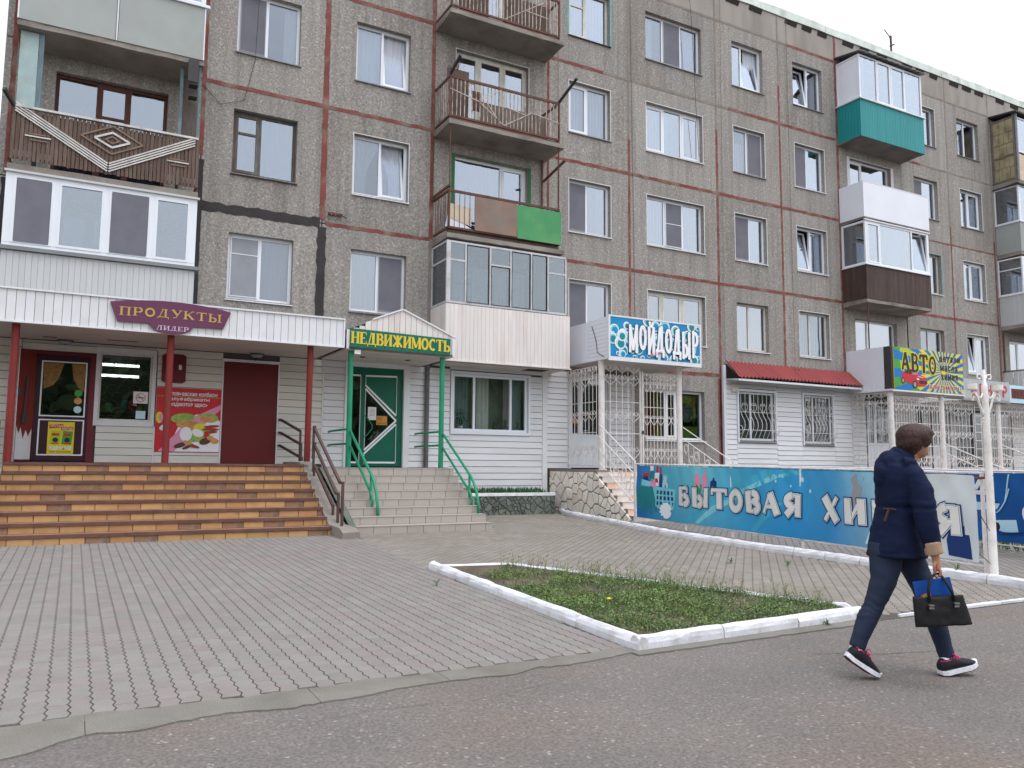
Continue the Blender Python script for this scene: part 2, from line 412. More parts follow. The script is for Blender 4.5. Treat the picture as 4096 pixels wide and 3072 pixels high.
mat('red_paint', lin(122,42,38), rough=.5, var=.08, scale=2, fine=.04, bump=.08, rnd=.04, stain=lin(112,40,38), st_amt=.5)
mat('maroon_door', lin(104,34,36), rough=.55, var=.07, scale=1.2, fine=.03, bump=.06)
mat('plum_door', lin(58,26,38), rough=.45, var=.08, bump=.05)
mat('plum_light', lin(106,34,44), rough=.5, var=.1, bump=.05)
mat('green_paint', lin(40,140,104), rough=.45, var=.1, scale=4, fine=.05, bump=.1, stain=lin(34,112,84), st_scale=3, st_amt=.5)
mat('green_door', lin(18,98,76), rough=.4, var=.06, scale=2, bump=.04)
mat('rail_brown', lin(84,66,62), rough=.55, var=.12, scale=5, fine=.06, bump=.12)
mat('metal_grey', lin(170,168,160), rough=.4, var=.06, metal=0, bump=0)
mat('grille_white', lin(228,222,218), rough=.6, var=.08, scale=8, fine=.05, bump=.05, stain=lin(190,170,158), st_scale=9, st_amt=.4)
mat('orange_tile', lin(184,144,98), rough=.6, var=.1, scale=6, fine=.05, fscale=70, bump=.12, rnd=.13, stain=lin(166,120,84), st_scale=5, st_amt=.55)
mat('orange_tile_red', lin(178,132,90), rough=.6, var=.1, scale=6, fine=.05, fscale=70, bump=.12, rnd=.1)
mat('worn_tile', lin(150,116,92), rough=.9, var=.2, scale=8, fine=.15, fscale=60, bump=.5, stain=lin(112,98,88), st_scale=6, st_amt=.8)
mat('nosing', lin(106,74,65), rough=.6, var=.2, scale=4, fine=.12, fscale=50, bump=.25, stain=lin(84,64,60), st_scale=2.5, st_amt=.7)
mat('stair_base', lin(140,108,84), rough=.95, var=.2, fine=.15, bump=.4)
mat('beige_tile', lin(169,160,152), rough=.4, var=.03, scale=2, fine=.03, fscale=90, bump=.03, rnd=.03, spec=.4)
mat('grout', lin(120,110,104), rough=.95, var=.15, bump=.3)
mat('paver', lin(131,127,121), rough=.9, var=.07, scale=5, fine=.1, fscale=150, bump=.3, rnd=.045, island=.05, pos=True, stain=lin(116,108,102), st_scale=.7, st_amt=.4)
mat('paver_warm', lin(138,131,123), rough=.9, var=.07, scale=5, fine=.1, fscale=150, bump=.3, rnd=.04, island=.05, pos=True, stain=lin(118,110,100), st_scale=.8, st_amt=.5)
mat('paver_bed', lin(84,80,75), rough=1, var=.15, scale=6, fine=.2, bump=.5, pos=True)
mat('apron', lin(122,118,110), rough=.95, var=.09, scale=3, fine=.16, fscale=120, bump=.5, stain=lin(104,95,84), st_scale=2.5, st_amt=.6)
mat('asphalt', lin(112,106,101), rough=.95, var=.1, scale=1.2, fine=.28, fscale=55, bump=.8, bscale=70, pos=True, speck=lin(150,144,136), sp_scale=62, sp_th=.955, stain=lin(110,98,89), st_scale=.6, st_amt=.85)
mat('ground_far', lin(96,93,90), rough=1, var=.2, scale=.2, bump=0, pos=True)
mat('soil', lin(92,80,68), rough=1, var=.2, scale=4, fine=.3, fscale=40, bump=.8, pos=True)
mat('kerb_white', lin(218,218,222), rough=.85, var=.05, scale=5, fine=.06, fscale=60, bump=.5, bscale=25, rnd=.04, stain=lin(164,160,152), st_scale=5, st_amt=.65)
mat('stone_pale', lin(240,232,220), rough=.85, var=.12, scale=3, fine=.08, fscale=50, bump=.5, rnd=.09, stain=lin(206,180,156), st_scale=2.5, st_amt=.5)
mat('stone_mortar', lin(132,116,102), rough=1, var=.15, fine=.15, bump=.6)
mat('stone_green', lin(104,114,104), rough=.85, var=.2, scale=4, fine=.1, bump=.5, rnd=.2, stain=lin(112,106,98), st_scale=2, st_amt=.8)
mat('stone_mortar_grey', lin(112,108,104), rough=1, var=.15, fine=.15, bump=.6)
mat('peach_tile', lin(222,186,160), rough=.5, var=.06, rnd=.05, bump=.03)
mat('pale_tile', lin(214,204,196), rough=.5, var=.08, rnd=.08, bump=.03)
mat('red_roofing', lin(138,50,50), rough=.5, var=.08, scale=2, rnd=.05, bump=.05)
mat('sign_green', lin(14,104,84), rough=.5, var=.06, bump=.05)
mat('yellow_letter', lin(214,190,58), rough=.5, var=.08, scale=4, bump=.05)
mat('sign_plum', lin(102,54,82), rough=.5, var=.04, bump=.03)
mat('gold_letter', lin(190,156,84), rough=.5, var=.12, scale=6, bump=.03)
mat('lilac_letter', lin(216,200,216), rough=.5, var=.05, bump=0)
mat('print_white', lin(236,236,240), rough=.5, var=.02, fine=0, bump=0)
mat('print_black', lin(44,40,44), rough=.5, var=.05, fine=0, bump=0)
mat('print_red', lin(196,44,52), rough=.5, var=.05, fine=0, bump=0)
mat('print_yellow', lin(226,206,44), rough=.5, var=.05, fine=0, bump=0)
mat('print_blue', lin(22,116,186), rough=.5, var=.05, fine=0, bump=0)
mat('print_green', lin(70,156,70), rough=.5, var=.08, fine=0, bump=0)
mat('print_lime', lin(168,200,50), rough=.5, var=.05, fine=0, bump=0)
mat('print_grey', lin(150,150,154), rough=.5, var=.05, fine=0, bump=0)
mat('print_orange', lin(196,140,58), rough=.5, var=.08, fine=0, bump=0)
mat('print_navy', lin(24,52,110), rough=.5, var=.05, fine=0, bump=0)
mat('print_cyan', lin(120,204,216), rough=.5, var=.08, fine=0, bump=0)
mat('print_teal', lin(30,130,136), rough=.5, var=.08, fine=0, bump=0)
mat('print_pink', lin(222,150,180), rough=.5, var=.08, fine=0, bump=0)
mat('print_paleblue', lin(190,222,232), rough=.5, var=.08, fine=0, bump=0)
mat('print_cream', lin(224,222,216), rough=.6, var=.04, fine=0, bump=0)
mat('print_brown', lin(96,66,56), rough=.6, var=.15, fine=0, bump=0)
mat('print_food', lin(204,150,92), rough=.6, var=.25, scale=12, fine=.1, bump=0)
mat('print_sausage', lin(160,66,48), rough=.6, var=.15, scale=12, bump=0)
mat('print_leaf', lin(150,180,90), rough=.6, var=.3, scale=14, bump=0)
mat('paper', lin(222,222,222), rough=.7, var=.03, bump=0)
mat('sign_blue', lin(16,132,188), rough=.4, var=.1, scale=2.5, fine=0, bump=0, stain=lin(20,160,170), st_scale=3, st_amt=.6)
mat('banner_dark', lin(22,84,150), rough=.6, var=.12, scale=1.5, fine=0, bump=0, stain=lin(20,120,190), st_scale=1., st_amt=.6)
mat('sign_silver', lin(176,180,186), rough=.4, var=.12, scale=3, fine=0, bump=0)
mat('rope', lin(70,64,60), rough=.9, var=.1, bump=0)
mat('wire', lin(50,48,48), rough=.7, var=.1, bump=0)
mat('lamp_paint', lin(232,228,222), rough=.55, var=.07, scale=6, fine=.04, bump=.1, stain=lin(170,150,130), st_scale=5, st_amt=.4)
mat('leaf_a', lin(100,122,64), rough=.6, var=.2, scale=8, fine=0, bump=0, island=.35, pos=True)
mat('leaf_b', lin(80,105,60), rough=.6, var=.2, scale=8, fine=0, bump=0, island=.35, pos=True)
mat('leaf_dry', lin(138,128,92), rough=.8, var=.2, scale=8, fine=0, bump=0, island=.3, pos=True)
mat('leaf_pot', lin(52,92,48), rough=.5, var=.2, fine=0, bump=0, island=.3)
mat('flower_yellow', lin(236,206,20), rough=.6, var=.05, bump=0)
mat('twig', lin(90,80,72), rough=.9, var=.1, bump=0)
def emit_mat(name, col, s):
    m = bpy.data.materials.new(name); m.use_nodes = True
    b = m.node_tree.nodes['Principled BSDF']
    b.inputs['Base Color'].default_value = (.8,.8,.8,1); b.inputs['Emission Color'].default_value = col; b.inputs['Emission Strength'].default_value = s
    MATS[name] = m
emit_mat('tube_light', (1,1,.95,1), 3.2)

# pavers come in two faded tints that change in patches
def two_tone(name, other, sc, th):
    m = MATS[name]; t = m.node_tree; N = t.nodes; L = t.links
    mm = [n for n in N if n.type == 'MIX_RGB' and n.blend_type == 'MULTIPLY'][0]
    src = mm.inputs[1].links[0].from_socket
    geo = N.new('ShaderNodeNewGeometry'); oi = N.new('ShaderNodeObjectInfo')
    nz = N.new('ShaderNodeTexNoise'); nz.inputs['Scale'].default_value = sc; nz.inputs['Detail'].default_value = 3
    L.new(geo.outputs['Position'], nz.inputs['Vector'])
    a = N.new('ShaderNodeMath'); a.operation = 'ADD'; L.new(geo.outputs['Random Per Island'], a.inputs[0]); L.new(oi.outputs['Random'], a.inputs[1])
    fr = N.new('ShaderNodeMath'); fr.operation = 'FRACT'; L.new(a.outputs[0], fr.inputs[0])
    w = N.new('ShaderNodeMath'); w.operation = 'MULTIPLY_ADD'; w.inputs[1].default_value = .34; L.new(fr.outputs[0], w.inputs[0]); L.new(nz.outputs['Fac'], w.inputs[2])
    mr = N.new('ShaderNodeMapRange'); mr.inputs[1].default_value = th-.03; mr.inputs[2].default_value = th+.03; L.new(w.outputs[0], mr.inputs[0])
    mx = N.new('ShaderNodeMixRGB'); mx.inputs[2].default_value = other
    L.new(mr.outputs[0], mx.inputs[0]); L.new(src, mx.inputs[1]); L.new(mx.outputs[0], mm.inputs[1])
two_tone('paver', lin(132,124,119), 1.1, .66)
two_tone('paver_warm', lin(130,122,113), .8, .72)

# the printed banner: blue to cyan to faded grey along its length
def banner_print():
    m = mat('banner_print', lin(20,128,190), rough=.6, var=.1, scale=1.5, fine=.02, bump=0)
    t = m.node_tree; N = t.nodes; L = t.links
    mm = [n for n in N if n.type == 'MIX_RGB' and n.blend_type == 'MULTIPLY'][0]
    at = N.new('ShaderNodeUVMap')
    sp = N.new('ShaderNodeSeparateXYZ'); L.new(at.outputs[0], sp.inputs[0])
    nz = N.new('ShaderNodeTexNoise'); nz.inputs['Scale'].default_value = 2.2; nz.inputs['Detail'].default_value = 5; L.new(at.outputs[0], nz.inputs['Vector'])
    ad = N.new('ShaderNodeMath'); ad.operation = 'MULTIPLY_ADD'; ad.inputs[1].default_value = .05; L.new(nz.outputs['Fac'], ad.inputs[0]); L.new(sp.outputs['X'], ad.inputs[2])
    cr = N.new('ShaderNodeValToRGB'); e = cr.color_ramp.elements
    e[0].position = 0; e[0].color = lin(40,104,168); e[1].position = 1; e[1].color = lin(214,220,222)
    for p, c in ((.06,lin(44,124,182)),(.16,lin(84,174,200)),(.3,lin(104,194,212)),(.45,lin(72,174,212)),(.6,lin(48,154,208)),(.72,lin(66,150,198)),(.84,lin(150,190,204)),(.9,lin(210,216,216))):
        q = e.new(p); q.color = c
    L.new(ad.outputs[0], cr.inputs[0])
    # the lower edge is a deeper blue
    lo = N.new('ShaderNodeMapRange'); lo.inputs[1].default_value = .0; lo.inputs[2].default_value = .75; lo.inputs[3].default_value = .38; lo.inputs[4].default_value = 0
    L.new(sp.outputs['Y'], lo.inputs[0])
    sx = N.new('ShaderNodeMapRange'); sx.inputs[1].default_value = .7; sx.inputs[2].default_value = .85; sx.inputs[3].default_value = 1; sx.inputs[4].default_value = .1
    L.new(sp.outputs['X'], sx.inputs[0])
    mu = N.new('ShaderNodeMath'); mu.operation = 'MULTIPLY'; L.new(lo.outputs[0], mu.inputs[0]); L.new(sx.outputs[0], mu.inputs[1])
    mx = N.new('ShaderNodeMixRGB'); mx.inputs[2].default_value = lin(20,116,188)
    L.new(mu.outputs[0], mx.inputs[0]); L.new(cr.outputs[0], mx.inputs[1]); L.new(mx.outputs[0], mm.inputs[1])
banner_print()

mat('gap_dark', lin(96,92,90), rough=1, var=.05, bump=0)

mat('curtain_lit', lin(226,228,224), rough=.95, var=.08, scale=3, fine=.0, bump=0, stretch=(12,12,.4), rnd=.25)
glass_mat('glass_office', tint=(.88,.9,.88,1), refl=.12)
mat('room_grey', lin(150,156,150), rough=.95, var=.1, bump=0)

glass_mat('glass_clear', tint=(.75,.77,.8,1), refl=.2)
mat('print_ochre', lin(140,104,58), rough=.6, var=.25, scale=14, fine=0, bump=0)
# ------------------------------------------------------------------ setting: ground, road, paving
SL = .0175
def gz(p): return max(0., SL*(p[1]-5.05))
g = MB(); g.box(-250, 350, -300, 500, -.4, -.06)
tag(ob('ground', g, 'ground_far'), kind='structure')
g = MB(); nx, ny = 90, 60
g.quad((-70,-40,-.004), (90,-40,-.004), (90,5.2,-.004), (-70,5.2,-.004))
tag(ob('road', g, 'asphalt'), kind='structure')

def inside(p, poly):
    c = False; n = len(poly)
    for i in range(n):
        a, b = poly[i], poly[(i+1) % n]
        if (a[1] > p[1]) != (b[1] > p[1]) and p[0] < (b[0]-a[0])*(p[1]-a[1])/(b[1]-a[1])+a[0]: c = not c
    return c
BED = [(3.98,9.48), (5.05,9.28), (6.72,5.48), (6.45,5.1), (3.79,4.97)]
# laying bed of the pavers, follows the slight rise to the house
g = MB()
for x0, x1 in ((-16, 40),):
    g.hexa([(x0,4.98,-.05),(x1,4.98,-.05),(x1,17.9,-.05),(x0,17.9,-.05),(x0,4.98,.0),(x1,4.98,.0),(x1,17.9,gz((0,17.9))-.006),(x0,17.9,gz((0,17.9))-.006)])
paving = ob('paving', g, 'paver_bed'); tag(paving, kind='structure')

PW, PL = .113, .24
def paver_poly(sx=.0048):
    a = .017
    zz = [(0,0),(a,.06),(0,.12),(a,.18),(0,.24)]
    left = [(x-PW/2+sx-a/2, y-PL/2) for x, y in zz]
    right = [(x+PW/2-sx-a/2, y-PL/2) for x, y in zz]
    left[0] = (left[0][0], left[0][1]+.0004); left[-1] = (left[-1][0], left[-1][1]-.0004)
    right[0] = (right[0][0], right[0][1]+.0004); right[-1] = (right[-1][0], right[-1][1]-.0004)
    return left[::-1]+right       # runs counter-clockwise seen from above
pb = MB(); pp = paver_poly(); pb.flat(pp, -.03, .006)
paver_me = {k: pb.mesh('paver', k) for k in ('paver', 'paver_warm')}
tilt = math.atan(SL)
spots = []
def lay(poly, rot, matname, org):
    c, s = math.cos(rot), math.sin(rot)
    for i in range(-170, 171):
        for j in range(-90, 91):
            lx = i*PW; ly = j*PL+(i % 2)*PL/2
            x = org[0]+c*lx-s*ly; y = org[1]+s*lx+c*ly
            if inside((x,y), poly): spots.append((x, y, rot, matname))
lay([(-3.2,5.1),(3.8,5.1),(4.0,9.45),(4.34,13.9),(-3.2,13.9)], 0, 'paver', (0,5.22))
Z2 = [(3.95,5.0),(9.62,5.0),(9.62,11.8),(10.4,16.6),(10.9,17.6),(4.3,17.6),(4.3,13.6),(4.28,13.1),(4.0,9.5)]
lay([(4.02,9.55),(5.1,9.36),(6.82,5.5),(6.7,5.1),(9.62,5.1),(9.62,11.8),(10.4,16.6),(10.9,17.6),(4.5,17.6),(4.5,13.9),(4.2,13.3),(3.96,9.5)], R(-45), 'paver_warm', (6,8))
lay([(9.7,5.1),(14.5,5.1),(15,16.5),(11.3,16.5),(10.6,14),(9.7,11)], R(-45), 'paver', (6,8))
def camdist(q):
    d = Vector((q[0],q[1],0)); f = Vector((fwd.x,fwd.y,0)).normalized(); a = d.dot(f); b = d.dot(rgt0)
    return d.length + (100 if abs(b) > a*.66+.2 or a < 0 else 0)
spots.sort(key=camdist)
rest = {'paver': MB(), 'paver_warm': MB()}
for k, (x, y, rot, mn) in enumerate(spots):
    z = gz((x,y))-(.003 if rot else 0); dz = rj(.0007)
    Mx = Matrix.Rotation(tilt if y > 5.05 else 0, 4, 'X') @ Matrix.Rotation(rot+rj(.008), 4, 'Z')
    if k < 298:
        o = inst('paver', paver_me[mn], paving, (x,y,z+dz), rot=Mx.to_euler())
    else:
        Mt = Matrix.Translation((x,y,z+dz)) @ Mx
        n = len(pp)
        vs = [Mt @ Vector((p[0],p[1],.006)) for p in pp]+[Mt @ Vector((p[0],p[1],-.012)) for p in pp]
        rest[mn].add(vs, [tuple(range(n))]+[(i,i+n,(i+1)%n+n,(i+1)%n) for i in range(n)])
for mn in rest: ob('paver_field', rest[mn], mn, paving, kind='stuff')

# cracked concrete apron along the asphalt
edge = [(-3.4,4.62),(-1.5,4.6),(-.6,4.56),(-.22,4.54),(-.08,4.62),(.15,4.73),(.42,4.72),(.7,4.79),(.98,4.76),(1.25,4.74),(1.56,4.77),(1.9,4.84),(2.25,4.85),(2.64,4.82),(2.9,4.88),(3.2,4.87),(3.53,4.92),(3.78,4.95)]
def edge_y(x):
    for (a, b), (c, d) in zip(edge[:-1], edge[1:]):
        if a <= x <= c: return b+(d-b)*(x-a)/(c-a)
    return edge[-1][1]
cuts = [-3.4,-1.1,.13,1.34,2.2,3.77]
for a, b in zip(cuts[:-1], cuts[1:]):
    n = max(2, int((b-a)/.05)); lo = []; hi = []
    for i in range(n+1):
        x = a+.002+(b-a-.004)*i/n
        lo.append((x, edge_y(x)+.045*mnoise.noise((x*4,0,0))+.025*mnoise.noise((x*15,1,0))+.008*mnoise.noise((x*40,3,0))))
        hi.append((x, 5.07+.07*mnoise.noise((x*2.6,5,0))+.025*mnoise.noise((x*11,8,0))))
    q = MB(); q.flat(lo+hi[::-1], -.05, lambda p: .0095+max(0,(p[1]-5.05)*SL)+.0012*mnoise.noise((p[0]*3,p[1]*3,0))-(.004 if p[1] < 4.97 else 0))
    ob('concrete_slab', q, 'apron', paving)
# strip of old concrete under the front kerb of the bed and the painted edge line further right
q = MB()
lo = [(3.72+.1*i, 4.86+.02*i*.1+.02*mnoise.noise((i*.7,9,0))) for i in range(28)]
q.flat(lo+[(p[0],5.06) for p in lo[::-1]], -.05, .008)
ob('concrete_strip', q, 'apron', paving)
x = 6.86
while x < 11.5:
    l = random.uniform(.5,.9); w = random.uniform(.035,.07) if x > 7.4 else .03
    q = MB(); q.hexa([(x,5.0,-.05),(x+l-.012,5.0,-.05),(x+l-.012,5.0+w,-.05),(x,5.0+w,-.05),(x,5.0+rj(.006),.022),(x+l-.012,5.0+rj(.006),.022),(x+l-.012,5.0+w,.024),(x,5.0+w,.024)])
    ob('edge_stone', q, 'kerb_white', paving); x += l

# ---- kerbs
def kerb_run(t, pts, h, w, ln, mn='kerb_white', name='kerb_stone'):
    """whitewashed kerb stones along a polyline; pts give the left foot of the kerb"""
    for (a, b) in zip(pts[:-1], pts[1:]):
        a = Vector((a[0],a[1],0)); b = Vector((b[0],b[1],0)); d = b-a; L_ = d.length; d.normalize(); nn = Vector((-d.y,d.x,0))
        k = max(1, round(L_/ln)); s = 0
        for i in range(k):
            e0 = L_*i/k+.006; e1 = L_*(i+1)/k-.006
            m_ = 5; q = MB(); rows = []
            for j in range(m_+1):
                e = e0+(e1-e0)*j/m_; p = a+d*e; z0 = gz(p)
                row = []
                for u, v in ((0,-.06),(0+rj(.006),h*.5),(.012+rj(.006),h-.02+rj(.006)),(.035+rj(.006),h+rj(.007)),(w-.03+rj(.005),h+rj(.007)),(w+rj(.004),h-.025),(w,-.06)):
                    pt = p+nn*u; row.append((pt.x,pt.y,z0+v))
                rows.append(row)
            n = 7
            q.add([p for r_ in rows for p in r_], [(j*n+i2, (j+1)*n+i2, (j+1)*n+i2+1, j*n+i2+1) for j in range(m_) for i2 in range(n-1)]
                  +[tuple(range(n)), tuple(m_*n+i2 for i2 in range(n-1,-1,-1))])
            ob(name, q, mn, t)
t = thing('kerb', (9.6,11,0), 'white painted kerb running in front of the banner fence to the porch', 'kerb')
kerb_run(t, [(9.68,5.3),(9.62,8.2),(9.56,9.3),(9.62,11.8),(10.44,16.62),(10.98,17.75)][::-1], .11, .12, .62)
t = thing('kerb', (9.6,4,0), 'short white kerb at the right frame edge by the lamp post', 'kerb')
kerb_run(t, [(9.62,5.28),(9.75,4.6),(10.4,4.2)][::-1], .1, .13, .7)

# ---- flower bed
soil = MB()
soil.flat([(4.05,9.4),(5.0,9.22),(6.62,5.5),(6.4,5.2),(3.92,5.06)], -.05, lambda p: gz(p)+.04)
tag(ob('soil', soil, 'soil'), kind='structure')
t = thing('kerb', (5,7,0), 'low white painted kerb around the grassy bed', 'kerb')
kerb_run(t, [(3.98,9.48),(3.79,4.97)], .1, .1, .95)
kerb_run(t, [(3.8,4.97),(6.48,5.1)], .105, .1, .85)
kerb_run(t, [(6.55,5.14),(6.74,5.48)], .06, .08, .4)
kerb_run(t, [(6.76,5.5),(5.06,9.3),(3.98,9.5)], .055, .07, 1.0)

# ---- grass and weeds in the bed (uncountable)
bed_in = [(4.02,9.25),(4.95,9.1),(6.58,5.55),(6.35,5.25),(3.98,5.14)]
def cover(x, y):
    v = mnoise.noise((x*1.6,y*1.6,1.))+.5*mnoise.noise((x*4,y*4,5.))
    e = min(1, max(-.3,(8.5-y)/1.0)) - .35*(1 if x < 4.2 else 0)
    return v*.75+.5*e+.26
gm = MB(); random.seed(3)
for _ in range(95000):
    x = random.uniform(3.9,6.7); y = random.uniform(5.1,9.3)
    if not inside((x,y), bed_in) or random.random() > cover(x,y)*1.3-.22: continue
    z = gz((x,y))+.045; a = random.uniform(0,6.28); hgt = random.uniform(.012,.075)*(.55+1.5*max(0,mnoise.noise((x*3.2,y*3.2,9))+.25))
    cl = mnoise.noise((x*1.3,y*1.3,20)); mi = (2 if random.random() < .07 else (0 if random.random() < .5+cl else 1))
    if random.random() < .55:      # broad little leaf
        l = random.uniform(.012,.03); w = l*.36; c, s = math.cos(a), math.sin(a); up = random.uniform(-.1,.7)*l
        zc = z+hgt*random.uniform(.3,1)
        gm.add([(x,y,zc),(x+c*l*.5-s*w,y+s*l*.5+c*w,zc+up*.6),(x+c*l,y+s*l,zc+up),(x+c*l*.5+s*w,y+s*l*.5-c*w,zc+up*.6)], [(0,1,2,3)], mi)
    else:                          # blade
        l = random.uniform(.02,.07); w = .0022; c, s = math.cos(a), math.sin(a); bend = random.uniform(.01,.04)
        gm.add([(x-s*w,y+c*w,z),(x+s*w,y-c*w,z),(x+c*bend*.4+s*w*.7,y+s*bend*.4-c*w*.7,z+l*.6),(x+c*bend,y+s*bend,z+l),(x+c*bend*.4-s*w*.7,y+s*bend*.4+c*w*.7,z+l*.6)], [(0,1,2,4),(4,2,3)], mi)
# taller stalks along the back edge
for _ in range(340):
    tt = random.random(); bx, by = 5.02+(6.7-5.02)*tt+rj(.1)-.12, 9.2+(5.55-9.2)*tt
    if random.random() > .4+.6*math.sin(math.pi*min(1,tt*1.2)): continue
    z = gz((bx,by))+.04; hgt = random.uniform(.06,.22); lean = (rj(.06), rj(.06)); w = .003
    for k in range(random.randint(2,5)):
        a = random.uniform(0,6.28); q = random.uniform(.3,1)*hgt; l = random.uniform(.03,.08); c, s = math.cos(a), math.sin(a)
        px, py, pz = bx+lean[0]*q/hgt, by+lean[1]*q/hgt, z+q
        gm.add([(px,py,pz-.01),(px+c*l*.5-s*.004,py+s*l*.5+c*.004,pz+.02),(px+c*l,py+s*l,pz+.01),(px+c*l*.5+s*.004,py+s*l*.5-c*.004,pz+.02)], [(0,1,2,3)], 0 if k % 3 else 2)
    gm.add([(bx-w,by,z),(bx+w,by,z),(bx+lean[0],by+lean[1],z+hgt)], [(0,1,2)], 2 if random.random() < .25 else 1)
tag(ob('grass', gm, ['leaf_a','leaf_b','leaf_dry']), kind='stuff')
for x, y, lb in ((4.55,6.42,'yellow dandelion flower low in the grass near the front kerb'),(5.51,8.06,'yellow dandelion flower far back in the grassy bed')):
    t = thing('dandelion', (x,y,gz((x,y))+.04), lb, 'flower')
    q = MB(); z = gz((x,y))+.04
    q.tube([(x,y,z),(x+.004,y,z+.05)], .003, 5); ob('stem', q, 'leaf_a', t)
    q = MB(); q.lathe((x+.004,y,z+.05), [(.004,0),(.02,.006),(.022,.012),(.012,.02),(.002,.021)], 10); ob('flower_head', q, 'flower_yellow', t)
def weed(x, y, z, r, n, label, seed):
    random.seed(seed); q = MB()
    for _ in range(n):
        a = random.uniform(0,6.28); l = random.uniform(.4,1)*r; c, s = math.cos(a), math.sin(a); h = random.uniform(.1,.9)*r; w = l*.12
        q.add([(x,y,z),(x+c*l*.5-s*w,y+s*l*.5+c*w,z+h),(x+c*l,y+s*l,z+h*.8),(x+c*l*.5+s*w,y+s*l*.5-c*w,z+h)], [(0,1,2,3)])
    return tag(ob('weed', q, 'leaf_b', at=(x,y,z)), label, 'weed')
weed(3.58,8.29,gz((0,8.29))+.01,.07,16,'tuft of dry weed lying on the open paving',11)
weed(8.0,8.4,gz((0,8.4))+.01,.08,16,'small weed growing between pavers in front of the banner',12)
weed(8.55,7.9,gz((0,7.9))+.01,.09,18,'flat weed between pavers nearer to the woman',13)
weed(5.9,5.03,.0,.07,22,'green weed sprouting at the foot of the front kerb',14)
weed(9.6,6.2,.14,.1,14,'weed sprouting on top of the kerb by the lamp post',15)
weed(9.72,8.1,.06,.1,20,'weed tuft under the banner behind the kerb',16)

# old cracks in the asphalt
def crack(pts, w, seed):
    random.seed(seed); q = MB(); P = []
    for a, c in zip(pts[:-1], pts[1:]):
        n = max(2, int(math.hypot(c[0]-a[0],c[1]-a[1])/.03))
        for i in range(n):
            f = i/n; P.append((a[0]+(c[0]-a[0])*f+rj(.008), a[1]+(c[1]-a[1])*f+rj(.008)))
    k = len(P); lo = []; hi = []
    for i, p in enumerate(P):
        ww = w*(.3+.7*abs(mnoise.noise((i*.2,seed,0))))*math.sin(math.pi*(i+.5)/k)**.4
        lo.append((p[0],p[1]-ww,0)); hi.append((p[0],p[1]+ww,0))
    q.add(lo+hi, [(i,i+1,k+i+1,k+i) for i in range(k-1)]); ob('road_crack', q, 'paver_bed', bpy.data.objects['road'])
crack([(4.9,4.35),(5.2,4.22),(5.4,4.1),(5.75,4.0),(6.2,3.85)], .011, 1); crack([(5.3,4.12),(5.45,3.95),(5.55,3.7)], .008, 2); crack([(1.0,4.4),(1.5,4.5),(2.2,4.42),(2.9,4.55)], .004, 3); crack([(6.3,4.7),(7.2,4.75),(8.4,4.6)], .005, 4)
# ------------------------------------------------------------------ the apartment building
random.seed(21)
D = 17.935                       # plane of the facade
J = [None, 4.09, 6.89, 9.69, 12.49, 15.29]
XC = [-1.62, 2.06, 4.73, 7.43, 10.79, 13.49, 16.82, 19.54, 22.28, 25.6, 28.35, 31.1, 34.5, 37.2]
bld = thing('apartment_building', (15,17.93,0), 'long grey five storey panel apartment block with red painted panel joints', 'building')
b = MB()
b.box(XC[0]+.02, 46, D+3.2, D+12, -.3, 16.3)          # core of the house
b.box(XC[0]+.02, XC[0]+.3, D+.25, D+3.2, -.3, 16.3)
b.box(XC[0]+.02, 46, D+.25, D+12, 16.2, 16.34)
ob('house_core', b, 'room_wall', bld)
for k in range(0, 6):
    z = [1.2, 4.09, 6.89, 9.69, 12.49, 15.29][k]
    b = MB(); b.box(XC[0]+.32, 46, D+.25, D+3.15, z-.12, z+.06); ob('floor_slab', b, 'room_wall', bld)  # inner floors put in to block light between storeys
for x in XC[1:-1]:
    b = MB(); b.box(x-.06, x+.06, D+.25, D+3.15, 1.3, 16.15); ob('party_wall', b, 'room_wall', bld)

def wall_panel(x0, x1, z0, z1, hole=None, m='pebbledash', dep=.24, g=.012, y=D):
    x0 += g; x1 -= g; z0 += g; z1 -= g
    b = MB()
    if not hole:
        b.box(x0, x1, y, y+dep, z0, z1)
    else:
        a0, a1, c0, c1 = hole
        o = [(x0,z0),(x1,z0),(x1,z1),(x0,z1)]; i = [(a0,c0),(a1,c0),(a1,c1),(a0,c1)]
        vs = [(x,y,z) for x,z in o]+[(x,y,z) for x,z in i]+[(x,y+dep,z) for x,z in o]+[(x,y+dep,z) for x,z in i]
        fs = []
        for k in range(4):
            n = (k+1) % 4
            fs += [(k,n,4+n,4+k), (8+n,8+k,12+k,12+n), (k,8+k,8+n,n), (4+k,4+n,12+n,12+k)]
        b.add(vs, fs)
    return ob('wall_panel', b, m, bld)

CUR = {'c': 'curtain', 'w': 'curtain_warm', 't': 'curtain_teal'}
def drape(x0, x1, z0, z1, y, parent, m='curtain', pinch=None, name='curtain'):
    """hanging cloth with folds; pinch = (x, z) pulls the cloth aside"""
    b = MB(); n = max(6, int((x1-x0)/.03)); rows = 7; vs = []
    for r in range(rows+1):
        v = r/rows; z = z1+(z0-z1)*v
        for i in range(n+1):
            u = i/n; x = x0+(x1-x0)*u
            if pinch is not None:
                w = math.sin(min(1, v/.7)*math.pi/2)*.62
                x = x+(pinch-x)*w
            vs.append((x, y+.016*math.sin(i*1.7+3*u)+.006*math.sin(i*.6+v), z))
    b.add(vs, [(r*(n+1)+i, r*(n+1)+i+1, (r+1)*(n+1)+i+1, (r+1)*(n+1)+i) for r in range(rows) for i in range(n)])
    return ob(name, b, m, parent, smooth=True)

